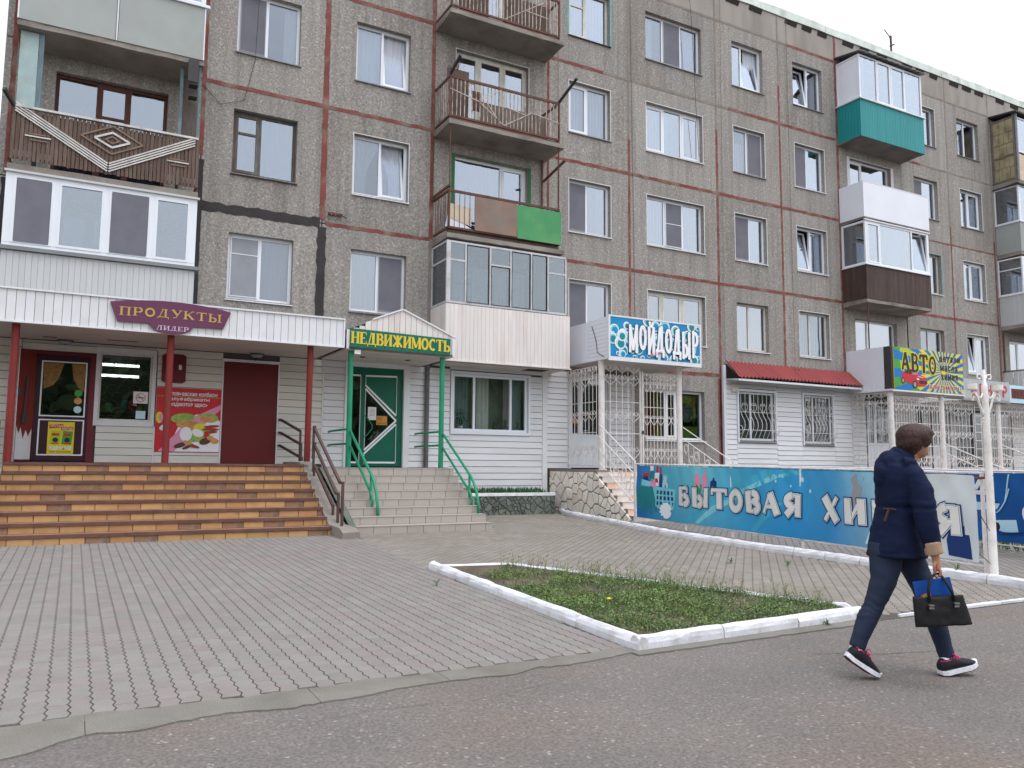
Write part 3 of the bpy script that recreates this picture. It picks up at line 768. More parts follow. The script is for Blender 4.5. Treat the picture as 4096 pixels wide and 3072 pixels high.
def window(x0, x1, z0, z1, cols, fm='pvc', yw=None, fw=.068, sill='sill_metal', cur='c', reveal=None, glass='glass', parent=None, nm='window', rv_w=None, pinch=False):
    """cols: list of (share, kind): f fixed, s sash, n sash behind insect net, l light net, t tilted sash, v sash with small top vent, b net with bar"""
    parent = parent or bld
    if glass == 'glass' and random.random() < .4: glass = 'glass_clear'
    y = (yw if yw is not None else D+.135); d = .06
    b = MB()
    b.box(x0, x1, y, y+d, z0, z0+fw); b.box(x0, x1, y, y+d, z1-fw, z1)
    b.box(x0, x0+fw, y, y+d, z0+fw, z1-fw); b.box(x1-fw, x1, y, y+d, z0+fw, z1-fw)
    xs = [x0+fw]; W = x1-x0-2*fw
    for s_, k in cols: xs.append(xs[-1]+W*s_)
    for xm in xs[1:-1]: b.box(xm-.03, xm+.03, y, y+d, z0+fw, z1-fw)
    win = ob(nm, b, fm, parent)
    n = len(cols)
    for i, (s_, k) in enumerate(cols):
        a = xs[i]+(.03 if i else 0); c = xs[i+1]-(.03 if i < n-1 else 0); e0, e1 = z0+fw, z1-fw
        if k == 'f':
            p = MB(); p.box(a, c, y+.025, y+.037, e0, e1); ob('pane', p, glass, win)
            continue
        sw = .058
        sb = MB(); ys = y-.012
        sb.box(a, c, ys, ys+.055, e0, e0+sw); sb.box(a, c, ys, ys+.055, e1-sw, e1)
        sb.box(a, a+sw, ys, ys+.055, e0+sw, e1-sw); sb.box(c-sw, c, ys, ys+.055, e0+sw, e1-sw)
        p = MB(); p.box(a+sw, c-sw, y+.012, y+.024, e0+sw, e1-sw)
        if k in 'v':
            zz = e0+(e1-e0)*.68
            sb.box(a+sw, c-sw, ys, ys+.05, zz-.025, zz+.025)
        if k == 't':
            def tl(v, hinge=e0, yy=ys): 
                ang = R(9); q = v[2]-hinge; return (v[0], v[1]+q*math.sin(ang), hinge+q*math.cos(ang))
            sb.v = [tl(v) for v in sb.v]; p.v = [tl(v) for v in p.v]
        ob('sash', sb, fm, win); ob('pane', p, glass, win)
        if k in 'nlb':
            q = MB(); m_ = 'screen_light' if k == 'l' else 'screen_net'
            q.box(a+.012, c-.012, y-.022, y-.018, e0+.012, e1-.012); ob('insect_net', q, m_, win)
            q = MB()
            for bx in ((a+.004,c-.004,e0+.004,e0+.022),(a+.004,c-.004,e1-.022,e1-.004),(a+.004,a+.022,e0+.022,e1-.022),(c-.022,c-.004,e0+.022,e1-.022)):
                q.box(bx[0],bx[1],y-.028,y-.015,bx[2],bx[3])
            if k in 'bl':
                zz = e0+(e1-e0)*(.52 if k == 'b' else .72); q.box(a+.022, c-.022, y-.028, y-.015, zz-.01, zz+.01)
            ob('net_frame', q, 'pvc' if k in 'bl' else 'screen_light', win)
    if sill:
        q = MB(); q.hexa([(x0-.03,D-.045,z0-.05),(x1+.03,D-.045,z0-.05),(x1+.03,y,z0-.03),(x0-.03,y,z0-.03),(x0-.03,D-.045,z0-.03),(x1+.03,D-.045,z0-.03),(x1+.03,y,z0-.004),(x0-.03,y,z0-.004)])
        ob('window_sill', q, sill, win)
    if reveal:
        q = MB(); w = rv_w or .02; q.box(x1+.001, x1+.001+w, D-.012, y+d, z0-.03, z1+.03); q.box(x0-.001-w, x0-.001, D-.006, y+d, z0-.03, z1+.03); q.box(x0, x1, D-.006, y+d, z1+.001, z1+.02)
        ob('reveal', q, reveal, win)
    yc = y+.14
    if cur:
        m_ = CUR[cur[0]]; mode = cur[1:] or 'full'
        A, B = x0+.03, x1-.03
        if pinch:
            mid = (x0+x1)/2
            drape(A, mid+.1, z0-.05, z1, yc, win, m_, pinch=A+.1); drape(mid-.1, B, z0-.05, z1, yc+.03, win, m_, pinch=B-.12)
        elif mode == 'full': drape(A, B, z0-.05, z1-.02, yc, win, m_)
        elif mode == 'half': drape(A, A+(B-A)*.48, z0-.05, z1-.02, yc, win, m_)
        elif mode == 'right': drape(A+(B-A)*.55, B, z0-.05, z1-.02, yc, win, m_)
        elif mode == 'low': drape(A, B, z0-.05, z0+(z1-z0)*.72, yc, win, m_)
        elif mode == 'side':
            drape(A, A+(B-A)*.2, z0-.05, z1-.02, yc, win, m_); drape(B-(B-A)*.22, B, z0-.05, z1-.02, yc, win, m_)
    return win

BAL = {1: 'door', 3: 'door', 8: 'door', 11: 'door'}      # bays that carry balconies
HOLE = {0: (-.72,1.36), 1: (2.70,4.10), 2: (5.43,6.81), 3: (8.05,10.17), 4: (11.46,12.84), 5: (14.12,16.26), 6: (17.52,18.85), 7: (20.21,21.6), 8: (22.87,25.02), 9: (26.31,27.68), 10: (29.05,30.4), 11: (31.75,33.9), 12: (35.1,36.5)}
for s in range(1, 5+0):
    z0, z1 = J[s], J[s+1]
    for i, (a, c) in HOLE.items():
        lo = z0+(.09 if i in (0,3,8,11) else .84)
        wall_panel(XC[i], XC[i+1], z0, z1, (a, c, lo, z0+2.30))
# frieze and eaves
for i in range(len(XC)-1):
    wall_panel(XC[i], XC[i+1], 15.29, 16.19, None, 'frieze_plaster', g=.008)
seams = [-1.9, 4.3, 10.4, 16.1, 21.85, 28.2, 31.3, 37.4]
for a, c in zip(seams[:-1], seams[1:]):
    b = MB(); n = 10; rows = []
    for i in range(n+1):
        x = a+.012+(c-a-.024)*i/n
        rows.append([(x,D-.035+rj(.006),16.21+rj(.012)),(x,D-.035+rj(.006),16.47+rj(.014)),(x,D+.5,16.5),(x,D+.5,16.2)])
    b.add([p for r_ in rows for p in r_], [(i*4+k,(i+1)*4+k,(i+1)*4+(k+1)%4,i*4+(k+1)%4) for i in range(n) for k in range(4)]+[(0,1,2,3),(n*4+3,n*4+2,n*4+1,n*4)])
    ob('eaves_slab', b, 'roof_cap', bld)
for a, c in ((14.9,15.5),(16.4,17.0),(17.3,17.9),(18.3,18.9),(19.9,20.5),(20.7,21.2),(21.45,21.95),(22.7,23.3),(23.6,24.1),(24.5,25.1),(25.9,26.5),(26.7,27.2),(27.5,28.0),(28.7,29.3),(29.5,30.1),(30.3,30.9),(31.7,32.3),(32.7,33.3)):
    b = MB(); b.prism([(a,16.04),(c-.06,16.02),(c,16.19),(a+.04,16.19)], D-.02, D+.02); ob('vent_gap', b, 'dark_void', bld)

# painted joints between the panels
def joint(p0, p1, m, w=.1):
    """ragged strip of joint paint on the wall, from (x,z) to (x,z)"""
    a = Vector(p0); c = Vector(p1); d = c-a; L_ = d.length; d.normalize(); n = Vector((-d.y,d.x)); k = max(2, int(L_/.08)); sd_ = random.random()*50
    lo = []; hi = []
    for i in range(k+1):
        p = a+d*L_*i/k
        e1 = w/2*(1+.35*mnoise.noise((i*.35,sd_,0))+.25*mnoise.noise((i*1.3,sd_,3))); e2 = w/2*(1+.35*mnoise.noise((i*.35,sd_,7))+.25*mnoise.noise((i*1.3,sd_,11)))
        q1 = p-n*e1; q2 = p+n*e2; lo.append(q1); hi.append(q2)
    b = MB(); y = D-.006-.0006*(1 if abs(d.x) > .5 else 0)
    vs = [(p.x,y,p.y) for p in lo]+[(p.x,y,p.y) for p in hi]+[(p.x,D+.03,p.y) for p in lo]+[(p.x,D+.03,p.y) for p in hi]; N_ = k+1
    fs = []
    for i in range(k): fs += [(i,i+1,N_+i+1,N_+i), (2*N_+i,2*N_+i+1,i+1,i), (N_+i,N_+i+1,3*N_+i+1,3*N_+i)]
    b.add(vs, fs)
    return ob('panel_joint', b, m, bld)
def VJ(i, z0, z1, m='red_joint', w=.085): joint((XC[i],z0), (XC[i],z1), m, w)
def HJ(k, x0, x1, m='red_joint', w=.09): joint((x0,J[k]), (x1,J[k]), m, w)
joint((-1.45,6.95), (-1.45,16.2), 'red_joint', .09); joint((-1.45,4.4), (-1.45,6.85), 'black_joint', .13)
VJ(1,8.0,15.2); VJ(1,4.5,7.9,'black_joint',.13); VJ(2,6.98,16.2,w=.13); VJ(2,4.3,6.8,'black_joint',.2); VJ(3,6.9,16.2,w=.1); VJ(3,4.2,6.9,'grey_joint',.1)
VJ(4,4.2,16.2,w=.07); VJ(5,10.7,16.2,'grey_joint',.06); VJ(5,4.9,10.7,w=.075); VJ(6,11.7,16.2,'grey_joint',.06); VJ(6,1.3,11.7,w=.085)
VJ(7,13.8,16.2,'grey_joint',.06); VJ(7,4.5,13.8,w=.075); VJ(8,4.5,16.2,w=.1); VJ(9,4.5,16.2,'grey_joint',.05); VJ(9,4.5,9.6,w=.05)
VJ(10,10.4,16.2,'grey_joint',.06); VJ(10,4.5,10.4,w=.07); VJ(11,10.2,16.2,'grey_joint',.05); VJ(11,4.3,10.2,w=.09); VJ(12,4.3,16.2,w=.07)
HJ(2,2.06,4.68,'black_joint',.22); HJ(2,4.8,7.4); HJ(2,10.8,31); HJ(3,2.06,7.4); HJ(3,10.8,26.4); HJ(3,26.4,31,'red_joint',.05); HJ(3,-1.5,2)
HJ(4,2.06,7.4); HJ(4,10.8,12.6); HJ(4,12.6,17.3,'grey_joint',.08); HJ(4,17.3,22.2); HJ(4,25.6,26.7); HJ(4,26.7,31,'grey_joint',.06)
HJ(5,2.06,20,'grey_joint',.07); HJ(5,20,22.2); HJ(5,25.6,31,'grey_joint',.06); HJ(1,13.6,16.8,w=.1)

# ---- flat windows, one by one
def W(i, S, cols, **k):          # S: storey of the house, the shops being storey 1
    a, c = HOLE[i]; z = J[S-1]; return window(a, c, z+.84, z+2.3, cols, **k)
W(1,5,[(.5,'f'),(.5,'f')]); W(2,5,[(.5,'f'),(.5,'f')])
W(1,4,[(.47,'n'),(.53,'f')], cur='cside'); W(1,3,[(.42,'v'),(.58,'f')], fm='brown_wood', sill='dark_metal', cur='t'); W(1,2,[(.5,'l'),(.5,'f')], cur='cright', sill='sill_white')
W(2,4,[(.5,'f'),(.5,'t')], cur='c'); W(2,3,[(.5,'f'),(.5,'t')], cur='c', pinch=True, reveal='white_reveal', sill='sill_white'); W(2,2,[(.5,'f'),(.5,'n')], cur='cfull')
W(4,5,[(.45,'v'),(.55,'f')], fm='cream_wood', cur='w', reveal='teal_reveal', sill='dark_metal', rv_w=.06); W(4,4,[(.48,'s'),(.52,'f')], reveal='white_reveal'); W(4,3,[(.46,'n'),(.54,'f')], cur='cside', reveal='white_reveal', sill='sill_white'); W(4,2,[(.47,'n'),(.53,'f')], cur='chalf', reveal='white_reveal')
W(5,5,[(.33,'f'),(.34,'n'),(.33,'f')], cur='cside'); W(5,4,[(.33,'s'),(.34,'f'),(.33,'s')], cur='chalf', reveal='white_reveal', sill='sill_white'); W(5,3,[(.33,'f'),(.34,'b'),(.33,'f')], cur='c', reveal='white_reveal', sill='sill_white'); W(5,2,[(.26,'s'),(.37,'s'),(.37,'s')], fm='cream_wood', cur='tside', reveal='white_reveal', sill='sill_white')
W(6,5,[(.36,'f'),(.64,'t')], cur='cright'); W(6,4,[(.5,'f'),(.5,'n')], cur='wlow', reveal='white_reveal'); W(6,3,[(.52,'n'),(.48,'f')], cur='tright', reveal='white_reveal', sill='sill_white'); W(6,2,[(.45,'f'),(.55,'f')], fm='cream_wood', cur='t', sill='sill_white')
W(7,5,[(.58,'t'),(.42,'f')], cur=None); W(7,4,[(.46,'n'),(.54,'f')], cur='clow', reveal='white_reveal', sill='sill_white'); W(7,3,[(.52,'t'),(.48,'f')], cur='cside', reveal='white_reveal', sill='sill_white'); W(7,2,[(.42,'f'),(.58,'f')], fm='cream_wood', cur='t', reveal='white_reveal', sill='sill_white')
W(9,5,[(.5,'f'),(.5,'f')], cur='c', reveal='white_reveal'); W(9,4,[(.45,'n'),(.55,'f')], cur='c'); W(9,3,[(.45,'f'),(.55,'f')], fm='cream_wood', cur='t', reveal='teal_reveal', sill='sill_white', rv_w=.05); W(9,2,[(.45,'f'),(.55,'f')], fm='cream_wood', cur='t')
W(10,5,[(.45,'f'),(.55,'f')], cur='chalf'); W(10,4,[(.45,'f'),(.55,'s')], cur='clow', reveal='white_reveal'); W(10,3,[(.42,'f'),(.58,'s')], cur='thalf', reveal='white_reveal', sill='sill_white'); W(10,2,[(.5,'t'),(.5,'s')], cur=None, reveal='white_reveal', sill='sill_white')
for S in (2,3,4,5): W(12,S,[(.5,'f'),(.5,'f')])
# balcony doors with their side windows
def BW(i, S, cols, **k):
    a, c = HOLE[i]; z = J[S-1]; k.setdefault('sill', None); return window(a, c, z+.1, z+2.3, cols, nm='balcony_door', **k)
BW(0,5,[(.35,'f'),(.65,'f')]); BW(0,4,[(.4,'f'),(.6,'f')]); BW(0,3,[(.36,'f'),(.3,'v'),(.34,'f')], fm='brown_wood_red', cur='tlow'); BW(0,2,[(.35,'s'),(.65,'s')], cur=None)
BW(3,5,[(.3,'v'),(.35,'s'),(.35,'s')], fm='cream_wood', cur='c'); BW(3,4,[(.31,'v'),(.36,'s'),(.33,'s')], fm='cream_wood', cur='clow', reveal='white_reveal'); BW(3,3,[(.66,'f'),(.34,'s')], cur='c', reveal='green_reveal', rv_w=.09); BW(3,2,[(.3,'s'),(.34,'s'),(.36,'s')], cur='cside')
BW(8,5,[(.35,'s'),(.65,'f')], cur='cright'); BW(8,4,[(.33,'s'),(.67,'f')], cur='clow', reveal='white_reveal', rv_w=.14); BW(8,3,[(.33,'s'),(.67,'f')], cur='t'); BW(8,2,[(.34,'f'),(.66,'f')], cur='t')
for S in (2,3,4,5): BW(11,S,[(.35,'s'),(.65,'f')], cur='t' if S == 2 else 'cside')
# ------------------------------------------------------------------ balconies (parts of the house)
random.seed(5)
YF = 17.0                                   # front plane of the balconies
def balcony(x0, x1, S, label, yf=YF, th=.12, mi='concrete'):
    z = J[S-1]; b = MB(); n = 14; rows = []
    for i in range(n+1):
        x = x0+(x1-x0)*i/n
        rows.append([(x,yf+rj(.008),z-.15-rj(.006)),(x,yf+rj(.008),z-.04+rj(.006)),(x,D+.02,z-.02),(x,D+.02,z-.2)])
    b.add([p for r_ in rows for p in r_], [(i*4+k,(i+1)*4+k,(i+1)*4+(k+1)%4,i*4+(k+1)%4) for i in range(n) for k in range(4)]+[(0,3,2,1),(n*4,n*4+1,n*4+2,n*4+3)])
    o = ob('balcony', b, 'concrete', bld); tag(o, label)
    return o
def planks(p, x0, x1, z0, z1, y, w, m, t=.012, gap=.004, name='cladding_strip', side=None, round_=False):
    """upright strips along x (or along y on the flank side=x)"""
    L_ = (x1-x0) if side is None else (x1-x0); n = max(1, round(L_/w)); w = L_/n
    q = MB()
    if side is None: q.box(gap/2, w-gap/2, 0, t, 0, z1-z0)
    else: q.box(0, t, gap/2, w-gap/2, 0, z1-z0)
    me = q.mesh(name, m)
    for i in range(n):
        if side is None: inst(name, me, p, (x0+i*w, y+rj(.0012), z0))
        else: inst(name, me, p, (side+rj(.0012), x0+i*w, z0))
def backing(p, x0, x1, z0, z1, yf, m, t=.03, name='parapet_board', sides=True):
    b = MB(); b.box(x0, x1, yf+.02, yf+.02+t, z0, z1)
    if sides: b.box(x0, x0+t, yf+.02+t, D-.01, z0, z1); b.box(x1-t, x1, yf+.02+t, D-.01, z0, z1)
    return ob(name, b, m, p)
def capping(p, x0, x1, z, yf, m='pvc', o=.05, h=.035, name='capping'):
    b = MB(); b.box(x0-o, x1+o, yf-o, yf+.1, z, z+h); b.box(x0-o, x0+.08, yf+.1, D-.01, z, z+h); b.box(x1-.08, x1+o, yf+.1, D-.01, z, z+h)
    return ob(name, b, m, p)
def glazing(p, x0, x1, z0, z1, yf, bays, fm='pvc', fw=.06, glass='glass', flank=1, corner=.09, kinds=None, flank_solid=None, depth=.05):
    """glazed front and flanks of a balcony; bays = shares along the front"""
    b = MB()
    b.box(x0, x1, yf, yf+depth, z0, z0+fw); b.box(x0, x1, yf, yf+depth, z1-fw, z1)
    xs = [x0]
    for s_ in bays: xs.append(xs[-1]+(x1-x0)*s_)
    for i, x in enumerate(xs):
        w = corner if i in (0, len(xs)-1) else fw
        a = x if i == 0 else (x-w if i == len(xs)-1 else x-w/2)
        b.box(a, a+w, yf-.004, yf+depth, z0+fw, z1-fw)
    for sx in (x0, x1-depth):
        b.box(sx, sx+depth, yf+depth, D-.005, z0, z0+fw); b.box(sx, sx+depth, yf+depth, D-.005, z1-fw, z1)
        b.box(sx, sx+depth, D-.005-fw, D-.005, z0+fw, z1-fw)
        if flank == 2: b.box(sx, sx+depth, (yf+D)/2-.02, (yf+D)/2+.02, z0+fw, z1-fw)
    fr = ob('glazing_frame', b, fm, p)
    for i in range(len(bays)):
        k = kinds[i] if kinds else 'f'
        a = xs[i]+(corner if i == 0 else fw/2); c = xs[i+1]-(corner if i == len(bays)-1 else fw/2)
        q = MB(); q.box(a, c, yf+.02, yf+.03, z0+fw, z1-fw)
        if k == 't': q.v = [(v[0], v[1]+(v[2]-z0)*.13, v[2]) for v in q.v]
        ob('pane', q, glass, p)
        if k in 'snt':
            q = MB()
            for e in ((a,c,z0+fw,z0+fw+.045),(a,c,z1-fw-.045,z1-fw),(a,a+.045,z0+fw+.045,z1-fw-.045),(c-.045,c,z0+fw+.045,z1-fw-.045)): q.box(e[0],e[1],yf-.012,yf+.042,e[2],e[3])
            if k == 't': q.v = [(v[0], v[1]+(v[2]-z0)*.13, v[2]) for v in q.v]
            ob('sash', q, fm, p)
        if k == 'n':
            q = MB(); q.box(a+.05, c-.05, yf-.022, yf-.018, z0+fw+.02, z1-fw-.02); ob('insect_net', q, 'screen_net', p)
    for sx in (x0+.02, x1-.03):
        q = MB(); q.box(sx, sx+.01, yf+depth, D-.005-fw, z0+fw, z1-fw); ob('flank_pane', q, flank_solid if (flank_solid and sx < (x0+x1)/2) else glass, p)
    return fr

LX0, LX1 = -1.37, 1.93                      # left column
MX0, MX1 = 7.46, 10.72                      # middle column
RX0, RX1 = 22.3, 25.63                      # right column
FX0, FX1 = 31.22, 34.5                      # far column

# -- left, storey 5 slab is above the picture; storey 4: grey asbestos boards below a white window band
p = balcony(LX0, LX1, 4, 'balcony faced with two grey boards under a white window band')
z = J[3]
for a, c in ((LX0,.28),(.31,LX1)):
    q = MB(); q.box(a+.01, c-.01, YF-.02, YF-.008, z-.04, z+1.08); ob('face_board', q, 'asbestos', p)
q = MB()
for x in (LX0-.005, .282, LX1-.035): q.box(x, x+(.026 if x != .282 else .026), YF-.028, YF+.02, z-.04, z+1.08)
ob('cover_strip', q, 'trim_white', p)
backing(p, LX0+.02, LX1-.02, z-.03, z+1.06, YF, 'asbestos')
capping(p, LX0, LX1, z+1.09, YF, 'pvc', .06, .06)
glazing(p, LX0+.02, LX1-.02, z+1.15, z+2.55, YF, [.25,.25,.25,.25])
q = MB(); q.box(LX0-.05, LX1+.05, YF-.08, D, z+2.62, z+2.7); ob('awning_slab', q, 'concrete', p)

# -- left, storey 3: open balcony with weathered boards and a chevron pattern
p = balcony(LX0, LX1, 3, 'open balcony fronted with weathered brown boards in a diamond and chevron pattern')
z = J[2]
q = MB(); q.box(0, .058, 0, .016, 0, .98); me = q.mesh('fence_board', 'old_plank')
q = MB(); q.box(0, .05, 0, .016, 0, .2); me2 = q.mesh('fence_board', 'old_plank')
n = 46
for i in range(n):
    x = LX0+.03+(LX1-LX0-.1)*i/(n-1)
    inst('fence_board', me, p, (x, YF-.012+rj(.003), z+.04+rj(.012)), rot=(0, rj(.006), 0))
q = MB(); q.box(LX0+.02, LX1-.02, YF+.014, YF+.03, z+.24, z+.96); ob('back_board', q, 'old_plank', p)
q = MB()
for zz in (z+.1, z+.55, z+.97): q.box(LX0, LX1, YF+.032, YF+.06, zz-.025, zz+.025)
for xx in (LX0, LX1-.04): q.box(xx, xx+.04, YF+.062, YF+.1, z-.02, z+1.05)
for xx in (LX0, LX1-.035):
    for zz in (z+.12, z+1.02): q.box(xx, xx+.035, YF+.102, D, zz-.02, zz+.02)
ob('railing_frame', q, 'rust_paint', p)
q = MB(); q.box(LX0+.02, LX1-.04, YF-.045, YF+.05, z+1.045, z+1.085); ob('top_rail', q, 'white_slat', p)
apx = (.28, z+.1)
for k in range(4):
    off = k*.052
    for sx in (LX0+.07, LX1-.1):
        q = MB(); q.bar((sx, YF-.03-.0005*k, z+1.13-off-(0 if sx < 0 else .06)), (apx[0]+(-.012 if sx < 0 else .012), YF-.03-.0005*k, apx[1]+.145-off), .014, .026); ob('chevron_slat', q, 'white_slat', p)
def diamond(cx, cz, rx, rz, m, w, y):
    pts = [(cx,cz+rz),(cx+rx,cz),(cx,cz-rz),(cx-rx,cz)]
    for i in range(4):
        a, c = pts[i], pts[(i+1)%4]; q = MB(); q.bar((a[0],y-i*.0005,a[1]),(c[0],y-i*.0005,c[1]), .014, w); ob('diamond_slat', q, m, p)
diamond(.33, z+.72, .31, .15, 'white_slat', .038, YF-.03); diamond(.33, z+.72, .54, .28, 'grey_slat', .032, YF-.026); diamond(.33, z+.72, .12, .07, 'grey_slat', .03, YF-.026)
for a, c, zz in ((-1.12,-.7,z+.525),(1.32,1.73,z+.51)):
    q = MB(); q.box(a, c, YF-.036, YF-.02, zz-.012, zz+.012); ob('short_slat', q, 'white_slat', p)
    q = MB(); q.box(a+.08, c-.06, YF-.03, YF-.018, zz-.08, zz-.055); q.box(a+.06, c-.08, YF-.03, YF-.018, zz+.035, zz+.06); ob('short_slat', q, 'grey_slat', p)
q = MB(); q.box(LX0+.06, LX0+.36, YF+.16, YF+.19, z+.3, z+2.62); ob('blue_side_board', q, 'blue_board', p)
for e in ((LX0+.37,LX0+.45,YF+.15,YF+.2,z-.03,z+2.64),(LX1-.42,LX1-.36,YF+.2,YF+.25,z-.03,z+2.64),(LX1-.08,LX1-.04,YF+.06,YF+.1,z+1.1,z+2.64)):
    q = MB(); q.box(*e); ob('balcony_post', q, 'blue_wood', p)
q = MB(); q.box(LX1-.34, LX1-.04, YF+.3, YF+.33, z+.4, z+2.5); ob('side_board', q, 'brown_wood', p)
q = MB(); q.box(LX1-.3, LX1-.1, YF-.05, YF-.02, z+2.25, z+2.72); q.box(LX1-.26,LX1-.1,YF-.02,YF+.2,z+2.2,z+2.24); q.box(LX1-.26,LX1-.1,YF-.02,YF+.2,z+1.95,z+1.98); ob('shelf_box', q, 'dark_metal', p)
q = MB(); q.bar((LX0+.05,YF-.02,z+1.06),(LX0-.1,YF-.32,z+1.22), .06, .07); ob('line_bracket', q, 'dark_metal', p)

# -- left, storey 2: white glazed balcony with pale cladding
p = balcony(LX0, LX1, 2, 'white glazed balcony with pale upright cladding above the red columns', yf=YF+.035)
z = J[1]
backing(p, LX0+.015, LX1-.015, z-.14, z+1.14, YF, 'panel_grey')
planks(p, LX0, LX1, z-.16, z+1.13, YF-.004, .1, 'panel_grey', name='cladding_strip')
planks(p, YF+.01, D-.02, z-.16, z+1.13, 0, .1, 'panel_grey', side=LX1-.006, name='cladding_strip')
capping(p, LX0, LX1, z+1.14, YF, 'sill_metal', .07, .07)
glazing(p, LX0+.0, LX1-.0, z+1.21, z+2.6, YF, [.25,.255,.25,.245], corner=.13, fw=.075, kinds=['n','s','n','s'])
q = MB(); q.box(LX0-.03, LX1+.04, YF-.05, YF+.02, z+2.6, z+2.64); ob('drip_board', q, 'panel_grey', p)

mat('timber_brown', lin(118,106,97), rough=.9, var=.25, scale=3, bump=.2, stain=lin(96,80,70), st_amt=.7)  # brown-grey colour of the boards behind the railing
# -- middle, storeys 5 and 4: rusty railings
def rail_balcony(S, label, diag=True):
    p = balcony(MX0, MX1, S, label); z = J[S-1]
    q = MB()
    for zz, w in ((z+.06,.05),(z+1.04,.06)): q.box(MX0+.02, MX1-.12, YF+.02, YF+.06, zz-w/2, zz+w/2); q.box(MX0+.02, MX0+.06, YF+.062, D, zz-w/2, zz+w/2); q.box(MX1-.16, MX1-.12, YF+.062, D, zz-w/2, zz+w/2)
    for xx in (MX0+.02, MX1-.16): q.box(xx, xx+.04, YF+.018, YF+.058, z+.09, z+1.0)
    q.box(MX0+.02, MX1-.12, YF+.02, YF+.06, z-.04, z+.0)
    ob('railing_frame', q, 'rust_paint', p)
    q = MB(); q.box(-.0095, .0095, -.008, .008, 0, .93); me = q.mesh('picket', 'rust_bar')
    n = 29
    for i in range(n):
        x = MX0+.1+(MX1-MX0-.3)*i/(n-1)+rj(.006)
        if diag and i == 24: continue
        inst('picket', me, p, (x, YF+.04, z+.085), rot=(rj(.01), rj(.02)+(.05 if diag and i == 23 else 0), 0))
    for i in range(8):
        y = YF+.12+.78*i/7
        for xx in (MX0+.04, MX1-.14): inst('picket', me, p, (xx, y, z+.085))
    return p, z
p, z = rail_balcony(5, 'open balcony with bare rusty railings high at the top edge')
q = MB(); q.bar((MX0+2.1,YF+.03,z+.5),(MX0+2.7,YF+.03,z+.9),.012,.02); q.bar((MX0+2.1,YF+.03,z+.5),(MX0+1.5,YF+.03,z+.1),.012,.02); q.bar((MX0+2.1,YF+.03,z+.5),(MX1-.2,YF+.03,z+.45),.012,.02); ob('flat_bar', q, 'rust_bar', p)
q = MB(); q.box(MX0+.3, MX0+1.1, YF+.15, YF+.2, z, z+.7); q.box(MX0+1.6, MX1-.3, YF+.3, YF+.34, z, z+.95); ob('stored_board', q, 'old_plank', p)
p, z = rail_balcony(4, 'open balcony with rusty railings, a bent bar and slanted line brackets')
q = MB()
for a, c in (((.02,.72),(.8,.56)),((.8,.56),(1.42,1.0)),((.8,.56),(1.5,.1)),((1.0,.6),(1.4,.12)),((1.5,.6),(2.1,.5)),((1.5,.1),(2.3,.6)),((2.3,.6),(3.1,.5))):
    q.bar((MX0+a[0],YF+.012,z+a[1]),(MX0+c[0],YF+.012,z+c[1]),.01,.022)
ob('flat_bar', q, 'rust_bar', p)
q = MB(); q.bar((MX0+.04,YF+.05,z+1.1),(MX0-.02+.1,YF-.45,z+1.36),.05,.07); q.bar((MX1-.14,YF+.05,z+1.08),(MX1-.1,YF-.75,z+1.4),.05,.06); ob('line_bracket', q, 'dark_metal', p)
q = MB(); q.box(MX0+.12, MX0+.7, YF+.4, YF+.43, z+.0, z+1.45); ob('stored_board', q, 'old_plank', p)
q = MB(); q.box(MX0+1.05, MX1-.3, YF+.42, YF+.45, z, z+.78); ob('stored_board', q, 'timber_brown', p)
q = MB(); q.box(MX0+.75, MX0+1.0, YF+.3, YF+.33, z+.45, z+.95); q.box(MX0+.3,MX0+2.9,YF+.25,YF+.28,z,z+.2); ob('stored_board', q, 'rust_paint', p)
q = MB()
for k in range(14):
    a = random.uniform(0, math.pi); q.tube([(MX0+.25,YF+.1,z+1.25),(MX0+.25+.3*math.cos(a)*random.uniform(.3,1),YF+.1+rj(.2),z+1.3+.25*math.sin(a))], .004, 3)
ob('dry_branch', q, 'twig', p)
# -- middle, storey 3: railing hung with plywood, brown and green sheets
p = balcony(MX0, MX1, 3, 'open balcony whose railing is hung with plywood, brown and green sheets'); z = J[2]
q = MB()
for zz, w in ((z+.1,.05),(z+1.0,.06)): q.box(MX0+.03, MX1-.12, YF+.02, YF+.06, zz-w/2, zz+w/2); q.box(MX0+.03, MX0+.07, YF+.062, D, zz-w/2, zz+w/2); q.box(MX1-.16, MX1-.12, YF+.062, D, zz-w/2, zz+w/2)
for xx in (MX0+.03, MX1-.16): q.box(xx, xx+.045, YF+.018, YF+.06, z+.13, z+.96)
ob('railing_frame', q, 'rust_paint', p)
q = MB(); q.box(-.006, .006, -.006, .006, 0, .86); me = q.mesh('picket', 'rust_paint')
for i in range(22): inst('picket', me, p, (MX0+.2+(MX1-MX0-.42)*i/21, YF+.045, z+.12))
for i in range(9): inst('picket', me, p, (MX0+.05, YF+.12+.09*i, z+.12), rot=(rj(.04),rj(.03),0))
q = MB(); q.prism([(MX0+.1,z+.35),(MX0+.66,z+.2),(MX0+.66,z+.66),(MX0+.1,z+.7)], YF+.07, YF+.08); ob('plywood_sheet', q, 'beige_siding', p, label='bare yellowish plywood sheet')
q = MB(); q.prism([(MX0-.02,z+.12),(MX0+.66,z+.12),(MX0+.66,z+.16),(MX0+.04,z+.42)], YF+.082, YF+.09); ob('white_sheet', q, 'white_sheet', p, label='torn white sheet')
mat('sheet_brown', lin(138,112,100), rough=.8, var=.12, scale=2, bump=.15, stain=lin(126,124,118), st_scale=1.3, st_amt=.7)
mat('sheet_green', lin(74,146,96), rough=.7, var=.06, scale=2, bump=.1, stain=lin(130,170,110), st_scale=1.1, st_amt=.45)
